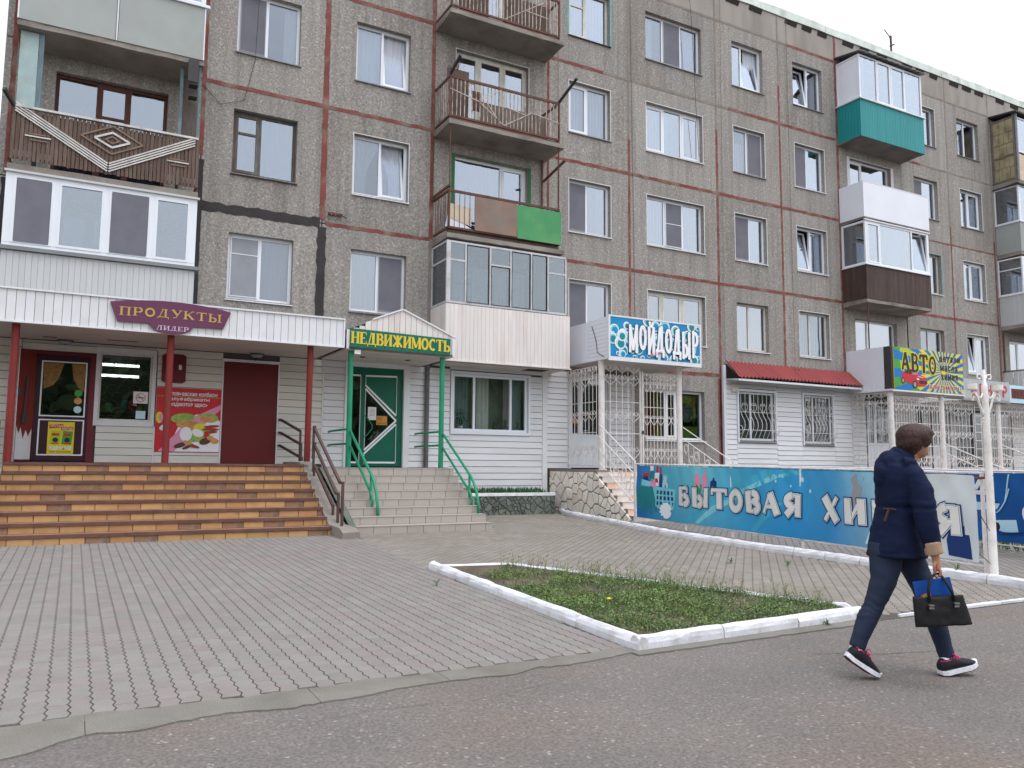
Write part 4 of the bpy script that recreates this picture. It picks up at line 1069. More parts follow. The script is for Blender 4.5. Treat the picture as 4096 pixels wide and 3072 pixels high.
q = MB(); q.box(MX0+.72, MX0+1.88, YF-.006, YF+.004, z+.11, z+.95); ob('brown_sheet', q, 'sheet_brown', p, label='large stained brown sheet')
q = MB(); q.box(MX0+1.885, MX1-.1, YF-.014, YF-.004, z+.08, z+.93); ob('green_sheet', q, 'sheet_green', p, label='bright green sheet')
q = MB()
for i in range(4): q.box(MX0+.04+rj(.02), MX1-.12, YF+.09+i*.02, YF+.1+i*.02, z-.02+.02*i, z+.06+.015*i)
ob('floor_boards_stored', q, 'old_plank', p)
q = MB()
for xx in (MX0-.02, MX0+.07): q.tube([(xx,YF+.06 if xx > MX0 else D-.05,z+1.0),(xx,YF+.06 if xx > MX0 else D-.05,z+2.65)], .018, 6)
q.tube([(MX1-.14,YF+.05,z+.95),(MX1-.14,YF+.05,z+2.65)], .02, 6); q.tube([(MX1-.14,D-.05,z+1.0),(MX1-.14,D-.05,z+2.65)], .03, 6)
q.bar((MX1-.14,D-.1,z+2.0),(MX1-.1,YF-.2,z+2.25),.05,.05); q.bar((MX0,D,z+1.06),(MX0+.06,YF,z+1.12),.04,.06)
ob('awning_post', q, 'rust_paint', p)

# -- middle, storey 2: aluminium glazing above cream cladding
p = balcony(MX0, MX1+.02, 2, 'glazed balcony in silvery frames with cream cladding beside the gable sign', yf=YF+.035)
z = J[1]; z0 = 3.82
backing(p, MX0+.015, MX1+.16, z0+.01, z+1.06, YF, 'panel_cream')
q = MB(); w = .105; me_h = z+1.06-z0
planks(p, MX0, MX1+.17, z0, z+1.06, YF-.004, .105, 'panel_cream')
planks(p, YF+.01, D-.02, z0, z+1.06, 0, .31, 'panel_cream', side=MX0-.008)
planks(p, YF+.01, D-.02, z0, z+1.06, 0, .31, 'panel_cream', side=MX1+.16)
q = MB(); q.box(MX0-.03, MX1+.2, YF-.03, YF+.02, z0-.03, z0-.001); ob('edge_trim', q, 'panel_cream', p)
q = MB(); q.box(MX0+.05, MX1+.1, YF+.1, D-.02, z0-.05, z0-.02); ob('soffit_board', q, 'soffit', p)
q = MB(); q.box(MX1-.9, MX1-.3, YF+.2, YF+.6, z0-.054, z0-.0505); ob('dark_patch', q, 'dark_void', p)  # small dark sheet just below the soffit
mat('alu', lin(196,196,198), rough=.4, var=.08, bump=.03, stain=lin(140,120,116), st_scale=6, st_amt=.4)
za, zb, zm = z+1.08, z+2.58, z+2.12
q = MB()
X = [MX0-.0, MX0+.075, MX0+.44, MX0+1.07, MX0+1.68, MX0+2.28, MX0+2.86, MX1+.08]
X = [MX0, MX0+.5, MX0+1.15, MX0+1.72, MX0+2.3, MX0+2.78, MX1+.05]
q.box(X[0], X[-1], YF, YF+.045, za, za+.05); q.box(X[0], X[-1], YF, YF+.045, zb-.05, zb)
for i, x in enumerate(X): q.box(x-(.0 if i == 0 else .022), x+(.1 if i == 0 else .022), YF-.004, YF+.045, za+.05, zb-.05)
for i in (0, 2, 5):
    q.box(X[i]+(.1 if i == 0 else .022), X[i+1]-.022, YF+.0, YF+.04, zm-.022, zm+.022)
for sx in (MX0, MX1+.01): 
    for zz in (za, zb-.05, zm-.022): q.box(sx, sx+.04, YF+.046, D-.01, zz, zz+.045)
    q.box(sx, sx+.04, D-.06, D-.01, za+.045, zb-.05)
ob('glazing_frame', q, 'alu', p)
for i in range(6):
    a = X[i]+(.1 if i == 0 else .022); c = X[i+1]-.022
    if i in (0, 2, 5):
        for e0, e1 in ((za+.05, zm-.022), (zm+.022, zb-.05)): q = MB(); q.box(a, c, YF+.015, YF+.023, e0, e1); ob('pane', q, 'glass_dark', p)
    else:
        q = MB(); q.box(a, c, YF+.015, YF+.023, za+.05, zb-.05); ob('pane', q, 'glass_dark', p)
    q = MB()
    if i in (1, 2, 3, 4):
        t_ = zb-.05 if i != 2 else zm-.022
        for e in ((a,c,za+.05,za+.066),(a,c,t_-.016,t_),(a,a+.016,za+.066,t_-.016),(c-.016,c,za+.066,t_-.016)): q.box(e[0],e[1],YF-.01,YF+.012,e[2],e[3])
        ob('gasket', q, 'dark_metal', p)
for sx in (MX0+.015, MX1+.025):
    q = MB(); q.box(sx, sx+.008, YF+.05, D-.06, za+.05, zb-.05); ob('flank_pane', q, 'glass_dark', p)

# -- right column
p = balcony(RX0, RX1, 5, 'glazed balcony clad in teal ribbed sheet under the eaves', yf=YF+.035); z = J[4]
backing(p, RX0+.015, RX1-.015, z-.13, z+1.12, YF, 'teal_sheet')
planks(p, RX0, RX1, z-.16, z+1.12, YF-.005, .085, 'teal_sheet', name='ribbed_strip', t=.016, gap=.006)
planks(p, YF+.01, D-.02, z-.16, z+1.12, 0, .115, 'teal_sheet', side=RX0-.006, name='ribbed_strip', gap=.01)
planks(p, YF+.01, D-.02, z-.16, z+1.12, 0, .115, 'teal_sheet', side=RX1-.006, name='ribbed_strip', gap=.01)
capping(p, RX0, RX1, z+1.12, YF, 'sill_white', .06, .04)
glazing(p, RX0+.03, RX1-.03, z+1.16, z+2.7, YF+.02, [.27,.22,.23,.28], kinds=['f','s','s','f'], fw=.05, corner=.07, glass='glass', flank_solid='white_sheet')
q = MB(); q.box(RX0+.55, RX0+.62, YF+.3, YF+.35, z+1.16, z+2.7); q.box(RX0+1.95, RX0+2.05, YF+.2, YF+.25, z+1.16, z+2.7); ob('inner_frame', q, 'pvc', p)
q = MB(); n = 24
for i in range(n):
    a = RX0-.06+(RX1-RX0+.14)*i/n; c = RX0-.06+(RX1-RX0+.14)*(i+1)/n; zz = z+2.76+.012*(i % 2)
    q.hexa([(a,YF-.12,zz-.02),(c,YF-.12,zz-.02),(c,D+.0,zz+.16),(a,D+.0,zz+.16),(a,YF-.12,zz),(c,YF-.12,zz),(c,D+.0,zz+.18),(a,D+.0,zz+.18)])
ob('balcony_roof', q, 'sill_metal', p)
p = balcony(RX0, RX1, 4, 'open balcony with a smooth bright white parapet'); z = J[3]
q = MB(); q.box(RX0-.03, RX1+.02, YF-.02, YF+.0, z-.11, z+1.08); ob('front_sheet', q, 'white_sheet', p)
q = MB(); q.box(RX0-.03, RX0-.012, YF+.0, D-.01, z-.11, z+1.08); ob('side_sheet', q, 'white_sheet', p)
q = MB(); q.box(RX1+.002, RX1+.02, YF+.0, D-.01, z-.11, z+1.08); ob('side_sheet', q, 'white_sheet', p)
q = MB(); q.box(RX0-.035, RX1+.025, YF-.026, YF+.02, z+1.08, z+1.1); ob('edge_trim', q, 'trim_white', p)
p = balcony(RX0, RX1, 3, 'white glazed balcony above dark brown timber cladding'); z = J[2]
backing(p, RX0+.015, RX1-.015, z-.02, z+1.08, YF, 'brown_plank')
planks(p, RX0+.0, RX1-.0, z-.03, z+1.09, YF-.005, .13, 'brown_plank', name='timber_board', gap=.003)
planks(p, YF+.01, D-.02, z-.03, z+1.09, 0, .13, 'brown_plank', side=RX0-.006, name='timber_board', gap=.003)
planks(p, YF+.01, D-.02, z-.03, z+1.09, 0, .13, 'brown_plank', side=RX1-.006, name='timber_board', gap=.003)
capping(p, RX0+.02, RX1-.02, z+1.09, YF, 'pvc', .05, .03)
glazing(p, RX0+.02, RX1-.02, z+1.12, z+2.58, YF+.01, [.22,.5,.28], kinds=['s','f','t'], fw=.07, corner=.11)
drape(RX0+.9, RX1-.95, z+1.1, z+2.5, YF+.35, p, 'curtain_teal'); drape(RX0+.5, RX0+.75, z+1.1, z+2.5, YF+.4, p, 'curtain_teal')
q = MB(); q.box(RX0-.02, RX1+.02, YF-.03, YF+.02, z+2.58, z+2.62); ob('drip_board', q, 'trim_white', p)
q = MB(); q.tube([(RX0+.14,YF+.1,J[1]-.1),(RX0+.14,YF+.1,J[2]-.15)], .022, 6); ob('awning_post', q, 'rust_paint', p)

# -- far column at the right edge
p = balcony(FX0, FX1, 5, 'balcony with a flaking yellowish foam flank and lean-to roof'); z = J[4]
mat('timber_grey', lin(120,110,104), rough=.9, var=.2, scale=5, bump=.3)
q = MB()
for a, c in ((YF+.02,YF+.07),(D-.08,D-.03)): q.box(FX0, FX0+.05, a, c, z-.02, z+2.62)
for zz in (z+.04, z+1.0, z+2.5): q.box(FX0-.004, FX0+.046, YF+.072, D-.082, zz-.03, zz+.03)
ob('flank_frame', q, 'timber_grey', p)
nrow = 0
for z0_, z1_, k in ((z+.08,z+.55,5),(z+.56,z+.96,4),(z+1.04,z+1.5,3),(z+1.51,z+1.95,4),(z+1.96,z+2.46,3)):
    ys = [YF+.075+(D-.16-YF)*i/k+(rj(.03) if 0 < i < k else 0) for i in range(k+1)]
    for a, c in zip(ys[:-1], ys[1:]):
        q = MB(); q.box(FX0+.012+rj(.006), FX0+.035, a+.006, c-.006, z0_+.004, z1_-.004); ob('foam_block', q, 'foam_board', p)
backing(p, FX0+.04, FX1, z-.02, z+1.0, YF, 'beige_siding')
for i in range(8):
    q = MB(); q.box(FX0+.14, FX1, YF-.004, YF+.018, z-.02+.13*i, z+.105+.13*i); ob('siding_board', q, 'beige_siding', p)
glazing(p, FX0+.1, FX1, z+1.1, z+2.5, YF, [.25]*4, flank_solid='room_dark')
q = MB(); q.tube([(FX0+.07,YF-.02,z-.05),(FX0+.07,YF-.02,z+2.62)], .05, 6); ob('corner_flashing', q, 'sill_metal', p)
q = MB(); q.hexa([(FX0-.1,YF-.14,z+2.6),(FX1+.1,YF-.14,z+2.6),(FX1+.1,D,z+2.72),(FX0-.1,D,z+2.72),(FX0-.1,YF-.14,z+2.66),(FX1+.1,YF-.14,z+2.66),(FX1+.1,D,z+2.78),(FX0-.1,D,z+2.78)]); ob('balcony_roof', q, 'dark_metal', p)
for S, lb in ((4,'white glazed balcony with plain grey parapet and plant sticks behind the glass'),(3,'glazed balcony with pale cladding and divided upper panes')):
    p = balcony(FX0, FX1, S, lb); z = J[S-1]
    backing(p, FX0+.015, FX1-.015, z-.03, z+1.1, YF, 'panel_grey')
    if S == 3: planks(p, YF+.01, D-.02, z-.04, z+1.1, 0, .1, 'panel_grey', side=FX0-.004); planks(p, FX0, FX1, z-.04, z+1.1, YF-.004, .1, 'panel_grey')
    else:
        q = MB(); q.box(FX0-.01, FX0+.01, YF, D-.02, z-.04, z+1.1); q.box(FX0-.01, FX1, YF-.014, YF-.001, z-.04, z+1.1); ob('parapet_face', q, 'asbestos', p)
        q = MB()
        for k in range(7): q.tube([(FX0+.3+rj(.1),YF+.35+rj(.12),z+1.1),(FX0+.3+rj(.14),YF+.35+rj(.2),z+1.75+rj(.15))], .006, 4)
        ob('plant_stick', q, 'grille_white', p)
        q = MB(); q.box(FX0-.05, FX1, YF-.1, D, z+2.56, z+2.6); ob('drip_board', q, 'dark_metal', p)
    capping(p, FX0, FX1, z+1.1, YF, 'sill_white', .04, .035)
    glazing(p, FX0+.01, FX1, z+1.14, z+2.56, YF, [.25]*4, fw=.05, corner=.12)
    if S == 3:
        q = MB(); q.box(FX0+.012, FX0+.05, YF+.05, D-.06, z+2.1, z+2.14); q.box(FX0+.13, FX1, YF-.006, YF+.02, z+2.1, z+2.14); ob('transom', q, 'pvc', p)
p = balcony(FX0, FX1, 2, 'low balcony with grey upright boards at the right edge'); z = J[1]
q = MB(); q.box(FX0, FX1, YF-.02, YF+.06, z+.98, z+1.04); q.box(FX0, FX0+.05, YF+.06, D, z+.98, z+1.04); ob('top_rail', q, 'timber_grey', p)
planks(p, FX0+.03, FX1, z-.02, z+.97, YF, .16, 'panel_grey', name='parapet_board', gap=.02)
planks(p, YF+.03, D-.03, z-.02, z+.97, 0, .16, 'panel_grey', side=FX0, name='parapet_board', gap=.02)
q = MB(); q.bar((FX0-.02,D-.1,z+1.0),(FX0-.02,D-.1,z+2.5),.05,.05); ob('awning_post', q, 'rust_paint', p)

# -- small things fixed to the wall
def bracket(x, z, k, up):
    q = MB(); q.box(x, x+.34, D-.05, D+.03, z, z+.05)
    for i in range(k): q.bar((x+.06+.1*i,D-.04,z+.02),(x+.06+.1*i+(.12 if i == k-1 else rj(.05)),D-.2,z+(.16 if up else -.08)),.025,.03)
    ob('rusty_hook', q, 'rust_paint', bld)
bracket(4.86, 7.12, 3, False); bracket(19.75, 4.3, 3, True)
def cable(pts, r=.006, m='wire'):
    q = MB(); q.tube(pts, r, 4); ob('cable', q, m, bld)
cable([(2.0,D-.02,9.6),(2.4,D-.03,9.2),(2.9,D-.03,9.4),(3.1,D-.02,10.4),(3.15,D-.02,12.5)])
cable([(13.66,D-.02,4.3),(13.62,D-.02,9),(13.55,D-.02,16.2)], .008, 'grey_joint'); cable([(16.1,D-.02,10.7),(15.95,D-.06,12.6),(15.8,D-.1,15),(15.7,D-.1,16.2)], .006)
cable([(16.98,D-.03,4.5),(17.0,D-.03,9),(17.05,D-.02,16.2)], .005, 'grey_joint'); cable([(11.1,D-.02,7.1),(11.1,D-.02,16.2)], .006, 'grey_joint'); cable([(19.95,D-.02,4.6),(19.95,D-.02,16.2)], .006, 'grey_joint')
t = thing('tv_antenna', (27.56,19.5,16.4), 'bare rusty antenna mast sticking up from the roof', 'antenna')
q = MB(); q.tube([(27.56,19.5,16.3),(27.56,19.5,18.45)], .04, 6); ob('mast', q, 'rust_paint', t)
q = MB(); q.tube([(27.56,19.5,18.1),(27.35,19.4,18.3),(27.05,19.4,18.52)], .018, 5); q.tube([(27.5,19.5,18.0),(27.75,19.5,18.15)], .03, 5); q.tube([(27.48,19.5,17.5),(27.7,19.5,17.55)], .03, 5); ob('arm', q, 'rust_paint', t)
# ------------------------------------------------------------------ ground floor: shop fronts (parts of the house)
random.seed(9)
WY = 17.875                                     # face of the cladding
def at(y): return lambda p: (p[0], y+p[1], p[2])
BOARDS = {}
def cladding(par, x0, x1, z0, z1, m='siding_white', y=WY, h=.152, name='siding_board'):
    k = max(1, round((z1-z0)/h)); h = (z1-z0)/k
    key = (round(x1-x0,3), round(h,4), m)
    if key not in BOARDS:
        q = MB(); L_ = x1-x0
        q.hexa([(0,-.016,.006),(L_,-.016,.006),(L_,.03,.006),(0,.03,.006),(0,-.001,h-.004),(L_,-.001,h-.004),(L_,.03,h-.004),(0,.03,h-.004)])
        BOARDS[key] = q.mesh(name, m)
    for i in range(k): inst(name, BOARDS[key], par, (x0, y+rj(.0012), z0+i*h))
def trim(par, x0, x1, z0, z1, y=WY, m='trim_white', t=.03, name='corner_trim'):
    q = MB(); q.box(x0, x1, y-t, y+.03, z0, z1); return ob(name, q, m, par)
def base_wall(x0, x1, z0, z1, hole=None, m='soffit'):
    return wall_panel(x0, x1, z0, z1, hole, m, dep=.3, g=0., y=WY+.034)
def front(label, x0, x1, z0, z1, m='soffit', holes=()):
    """backing wall with openings (vertical strips around each hole)"""
    b = MB(); y0, y1 = WY+.034, WY+.3; cur = x0
    for a, c, e, f in sorted(holes):
        b.box(cur, a, y0, y1, z0, z1)
        if e > z0+.01: b.box(a, c, y0, y1, z0, e)
        if f < z1-.01: b.box(a, c, y0, y1, f, z1)
        cur = c
    b.box(cur, x1, y0, y1, z0, z1)
    o = ob('shop_front', b, m, bld); tag(o, label); return o
ZT = 4.06
# --- grocery front
sf = front('warm white siding front of the grocery behind the red columns', -1.62, 4.86, -.2, ZT, 'gap_dark', [(-.74,.3,1.38,3.52),(.36,1.34,2.2,3.58),(2.72,3.85,1.38,3.52)])
cladding(sf, -1.62, -.98, 1.37, 3.72, 'siding_warm'); cladding(sf, .36, 1.40, 1.37, 2.11, 'siding_warm'); cladding(sf, 1.425, 2.69, 1.37, 3.72, 'siding_warm'); cladding(sf, 3.885, 4.84, 1.37, 3.72, 'siding_warm')
cladding(sf, -.97, 1.40, 3.66, 3.72, 'siding_warm'); trim(sf, 4.84, 4.87, 1.37, 3.74); trim(sf, 1.40, 1.424, 1.37, 3.72)
trim(sf, 2.69, 2.715, 1.37, 3.6); trim(sf, 3.855, 3.885, 1.37, 3.6); trim(sf, 2.716, 3.854, 3.54, 3.6)
q = MB(); q.box(-.97, .35, WY-.02, WY+.03, 3.53, 3.655); ob('header_panel', q, 'siding_warm', sf)
# shop interior seen through the pane
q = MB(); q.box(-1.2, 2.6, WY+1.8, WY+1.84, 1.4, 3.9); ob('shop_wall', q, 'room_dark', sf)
for zz in (3.2, 3.43):
    q = MB(); q.tube([(.34,WY+1.0,zz),(1.14,WY+1.0,zz)], .03, 8); ob('tube_lamp', q, 'tube_light', sf)
for k in range(3):
    q = MB(); q.box(.2, 1.7, WY+1.3, WY+1.7, 1.6+.42*k, 1.63+.42*k)
    ob('shelf', q, 'brown_wood', sf)
    for i in range(9):
        q = MB(); x = .25+.15*i; q.box(x, x+.1, WY+1.32, WY+1.4, 1.632+.42*k, 1.632+.42*k+random.uniform(.14,.28)); ob('goods', q, random.choice(['print_food','print_green','print_red','print_teal','print_brown']), sf)
# window
w = MB()
for e in ((.3,1.42,2.1,2.2),(.3,1.42,3.56,3.66),(.3,.37,2.2,3.56),(1.33,1.42,2.2,3.56)): w.box(e[0],e[1],WY-.03,WY+.1,e[2],e[3])
gw = ob('shop_window', w, 'white_reveal', bld); tag(gw, 'grocery window with a fish scale lattice and tube lights inside')
q = MB()
for e in ((.371,1.329,2.201,2.24),(.371,1.329,3.525,3.559),(.371,.405,2.241,3.524),(1.29,1.329,2.241,3.524)): q.box(e[0],e[1],WY+.02,WY+.07,e[2],e[3])
ob('frame', q, 'cream_wood', gw)
q = MB(); q.box(.4, 1.3, WY+.04, WY+.048, 2.24, 3.53); ob('pane', q, 'glass_shop', gw)
q = MB(); r = .115
for j in range(9):
    for i in range(6):
        cx = .42+i*.2+(.1 if j % 2 else 0); cz = 2.2+j*.155
        pts = [(cx+r*math.cos(R(a)), WY+.075, cz+r*math.sin(R(a))) for a in range(0,181,20)]
        pts = [p_ for p_ in pts if .4 < p_[0] < 1.3 and 2.24 < p_[2] < 3.5]
        if len(pts) > 2: q.tube(pts, .005, 4)
ob('lattice', q, 'metal_grey', gw)
q = MB(); q.box(1.0, 1.27, WY+.028, WY+.034, 2.57, 2.81); o = ob('no_smoking_sign', q, 'paper', gw)
q = MB(); pts = [(1.135+.085*math.cos(R(a)), WY+.026, 2.69+.085*math.sin(R(a))) for a in range(0,361,20)]; q.tube(pts, .007, 4); q.bar((1.075,WY+.024,2.75),(1.195,WY+.024,2.63),.004,.014); ob('red_ring', q, 'print_red', gw)
q = MB(); q.box(1.06,1.2,WY+.022,WY+.026,2.68,2.695); ob('cigarette', q, 'print_black', gw)
q = MB(); q.box(1.06, 1.24, WY+.03, WY+.035, 2.26, 2.42); ob('blue_note', q, 'print_paleblue', gw)
# grocery door
d = MB(); d.box(-.72, .3, WY+.02, WY+.09, 1.4, 3.52)
gd = ob('shop_door', d, 'plum_door', bld); tag(gd, 'dark plum grocery door with white outlined panels and a yellow poster')
q = MB(); q.box(.2, .32, WY-.02, WY+.018, 1.38, 3.5); q.box(-.76,.2,WY-.02,WY+.018,3.45,3.52); ob('door_frame', q, 'plum_light', gd)
q = MB(); q.box(-.6, .12, WY+.01, WY+.018, 2.28, 3.3); ob('glass_panel', q, 'print_black', gd)
q = MB(); q.box(-.6, .12, WY+.0, WY+.006, 2.28, 3.3); ob('pane', q, 'glass_shop', gd)
q = MB()
def outline(q, x0, x1, z0, z1, y, w=.025):
    q.box(x0,x1,y-.008,y,z0,z0+w); q.box(x0,x1,y-.008,y,z1-w,z1); q.box(x0,x0+w,y-.008,y,z0+w,z1-w); q.box(x1-w,x1,y-.008,y,z0+w,z1-w)
outline(q, -.63, .15, 2.25, 3.33, WY-.002); outline(q, -.63, .15, 1.5, 2.2, WY+.018); ob('white_outline', q, 'print_white', gd)
for sx, pts in ((1,[(-.6,3.29),(-.25,3.29),(-.33,3.0),(-.42,2.86),(-.58,2.78)]),(-1,[(.12,3.29),(-.12,3.29),(-.08,3.0),(.0,2.84),(.11,2.74)])):
    q = MB(); q.prism(pts, WY-.004, WY-.001); ob('printed_curtain', q, 'print_ochre', gd)
for zz, m_ in ((2.72,'print_green'),(2.57,'print_food'),(2.4,'print_paleblue')):
    q = MB(); q.prism([(.02+.07*math.cos(R(a)),zz+.07*math.sin(R(a))) for a in range(0,360,30)], WY-.005, WY-.001); ob('round_sticker', q, m_, gd)
q = MB(); q.tube([(-.45,WY-.06,2.235),(-.05,WY-.06,2.235)], .012, 6); q.tube([(-.4,WY,2.235),(-.4,WY-.06,2.235)],.012,6); q.tube([(-.1,WY,2.235),(-.1,WY-.06,2.235)],.012,6); ob('handle', q, 'dark_metal', gd)
po = thing('poster', (-.24,WY,1.53), 'yellow seed packet poster on the lower panel of the plum door', 'poster')
q = MB(); q.box(-.46, -.01, WY+.008, WY+.014, 1.53, 2.15); ob('sheet', q, 'print_yellow', po)
f = at(WY+.006)
q = MB(); q.prism([(-.44,2.02),(-.2,2.04),(-.2,2.11),(-.44,2.09)], WY+.005, WY+.007); q.prism([(-.24,1.99),(-.03,2.0),(-.03,2.06),(-.24,2.05)], WY+.0035, WY+.0045); ob('red_stripe', q, 'print_red', po)
ftext('lettering', 'КРУПНЫЕ', -.42, -.2, 2.045, 2.09, f, 'print_white', po); ftext('lettering', 'МЫТЫЕ', -.22, -.04, 2.0, 2.045, at(WY+.003), 'print_white', po)
for x0, m_ in ((-.42,'print_lime'),(-.22,'print_green')):
    q = MB(); q.prism([(x0,1.72),(x0+.17,1.71),(x0+.19,1.97),(x0+.02,1.98)], WY+.004, WY+.007); ob('printed_packet', q, m_, po)
    q = MB(); q.prism([(x0+.095+.05*math.cos(R(a)),1.8+.045*math.sin(R(a))) for a in range(0,360,30)], WY+.002, WY+.0035); ob('printed_disc', q, 'print_black', po)
    q = MB(); q.box(x0+.03,x0+.16,WY+.002,WY+.0035,1.88,1.93); q.box(x0+.04,x0+.15,WY+.002,WY+.0035,1.725,1.75); ob('printed_band', q, 'print_red', po)
ftext('lettering', 'Удачные', -.43, -.04, 1.595, 1.7, f, 'print_white', po, bold=.02); ftext('lettering', 'СЕМЕЧКИ ЖАРЕНЫЕ', -.42, -.05, 1.555, 1.59, f, 'print_brown', po)
# open outer leaf of the grocery door
ol = MB(); ol.hexa([(-.98,WY-.3,1.4),(-.72,WY-.02,1.4),(-.74,WY+.01,1.4),(-1.0,WY-.27,1.4),(-.98,WY-.3,3.5),(-.72,WY-.02,3.5),(-.74,WY+.01,3.5),(-1.0,WY-.27,3.5)])
leaf = ob('outer_door_leaf', ol, 'red_paint', bld); tag(leaf, 'open red outer door leaf, its lower part worn white')
q = MB(); ly = lambda x: WY-.3+(x+.98)*(.28/.26)-.006
pts = [(-.97,1.42),(-.73,1.42),(-.73,2.0),(-.78,1.85),(-.82,1.98),(-.86,1.8),(-.9,2.02),(-.93,1.9),(-.97,2.05)]
q.add([(x,ly(x),z) for x,z in pts], [tuple(range(len(pts)))]); ob('worn_patch', q, 'white_reveal', leaf)
q = MB(); q.bar((-.86,ly(-.86)-.02,2.2),(-.84,ly(-.84)-.02,3.0),.03,.04); q.tube([(-.86,ly(-.86)-.03,2.1),(-.86,ly(-.86)-.03,2.3)],.05,8); q.tube([(-.95,ly(-.95)-.03,2.6),(-.95,ly(-.95)-.03,2.75)],.035,8); ob('lock_bar', q, 'dark_metal', leaf)
q = MB(); q.bar((-.985,ly(-.985)-.004,1.4),(-.985,ly(-.985)-.004,3.5),.012,.02); ob('edge_strip', q, 'trim_white', leaf)
# red blind door
d = MB(); d.box(2.72, 3.85, WY-.012, WY+.05, 1.38, 3.53); rd = ob('steel_door', d, 'maroon_door', bld); tag(rd, 'plain dark red steel door between poster and column')
q = MB(); q.box(2.72,2.74,WY-.02,WY-.013,1.38,3.53); q.box(3.83,3.85,WY-.02,WY-.013,1.38,3.53); q.box(2.741,3.829,WY-.02,WY-.013,3.5,3.53); ob('door_rim', q, 'plum_light', rd)
q = MB(); q.tube([(3.35,WY-.02,3.62),(3.35,WY-.06,3.62)], .03, 8); ob('bell', q, 'dark_metal', sf)
for x in (-.26, 3.33):
    t = thing('wall_lamp', (x,WY-.2,3.68), 'dark oval lamp under the soffit '+('above the plum door' if x < 0 else 'above the red steel door'), 'lamp', 'oval lamps under the grocery canopy')
    q = MB(); q.lathe((x,WY-.32,3.735), [(.02,-.11),(.09,-.1),(.13,-.06),(.14,-.02),(.14,0)], 14); ob('glass_bowl', q, 'print_grey', t)
    q = MB(); q.tube([(x+.14*math.cos(R(a)),WY-.32+.14*math.sin(R(a)),3.69) for a in range(0,361,30)], .014, 6); q.tube([(x-.14,WY-.32,3.69),(x,WY-.32,3.62),(x+.14,WY-.32,3.69)], .01, 5); ob('guard_ring', q, 'dark_metal', t)
# sausage poster
po = thing('poster', (2.05,WY,1.6), 'large red food poster with sausages and eggs half behind the red column', 'poster')
q = MB(); q.box(1.43, 2.69, WY-.03, WY-.018, 1.6, 2.92); ob('sheet', q, 'print_red', po)
y = WY-.0305
def blot(cx, cz, rx, rz, m, k, a0=0, nm='printed_food', n=14):
    q = MB(); q.prism([(cx+rx*math.cos(R(a))*math.cos(a0)-rz*math.sin(R(a))*math.sin(a0), cz+rx*math.cos(R(a))*math.sin(a0)+rz*math.sin(R(a))*math.cos(a0)) for a in [360*i/n for i in range(n)]], y-.0006*k-.0005, y-.0006*k); ob(nm, q, m, po)
q = MB(); q.prism([(1.75,1.61),(2.68,1.61),(2.68,2.25),(2.5,2.4),(2.2,2.38),(1.9,2.2),(1.78,1.9)], y-.0007, y-.0002); ob('printed_ground', q, 'print_white', po)
q = MB(); q.prism([(1.5,1.61),(1.8,1.61),(2.3,2.1),(2.68,2.5),(2.68,2.6),(2.1,2.3)], y-.0014, y-.0009); ob('printed_swash', q, 'print_pink', po)
for i, a in enumerate(((1.95,2.3,.24,.1,'print_leaf',.1),(2.45,2.32,.2,.1,'print_leaf',-.1),(2.42,2.3,.13,.07,'print_food',0),(2.1,2.15,.28,.1,'print_food',-.1),(2.3,2.1,.14,.1,'print_yellow',0),(2.2,1.95,.3,.14,'print_leaf',.1),(2.02,1.97,.12,.15,'print_white',0),(2.25,2.0,.12,.08,'print_white',-.4),
      (2.52,2.14,.16,.03,'print_sausage',.1),(2.5,2.08,.17,.03,'print_sausage',.0),(2.5,2.02,.14,.03,'print_sausage',.1),(2.42,1.95,.06,.05,'print_red',0),(2.4,1.83,.12,.07,'print_brown',.3),(2.58,1.84,.09,.06,'print_food',-.2),(2.5,1.9,.07,.05,'print_food',0),(1.92,1.74,.13,.05,'print_brown',.3),(2.1,1.76,.14,.05,'print_food',-.5),(2.05,1.7,.1,.03,'print_brown',.4),(2.2,1.72,.1,.03,'print_sausage',-.3),(1.5,2.3,.07,.12,'print_yellow',0),(1.53,2.3,.04,.09,'print_pink',0),(1.6,2.1,.1,.06,'print_paleblue',.4))):
    blot(a[0],a[1],a[2],a[3],a[4],3+i,a[5])
f = at(y-.016)
for s_, x0, x1, z0, z1 in (('Соловьевские колбасы',1.58,2.6,2.76,2.85),('полуфабрикаты',1.62,2.45,2.64,2.73),('продаются здесь',1.62,2.42,2.52,2.61)): ftext('lettering', s_, x0, x1, z0, z1, f, 'print_white', po, bold=.02)
q = MB(); q.box(1.45,2.67,y-.0012,y-.0006,2.735,2.75); ob('gold_line', q, 'print_orange', po)
t = thing('plaque', (1.72,WY,3.3), 'small maroon notice board on the siding behind the red column', 'sign')
q = MB(); q.prism([(1.5,3.06),(1.56,3.02),(1.9,3.02),(1.96,3.06),(1.96,3.58),(1.9,3.62),(1.56,3.62),(1.5,3.58)], WY-.035, WY-.014); ob('board', q, 'plum_light', t)
q = MB(); q.box(1.82, 1.88, WY-.037, WY-.0355, 3.3, 3.4); ob('note', q, 'paper', t)
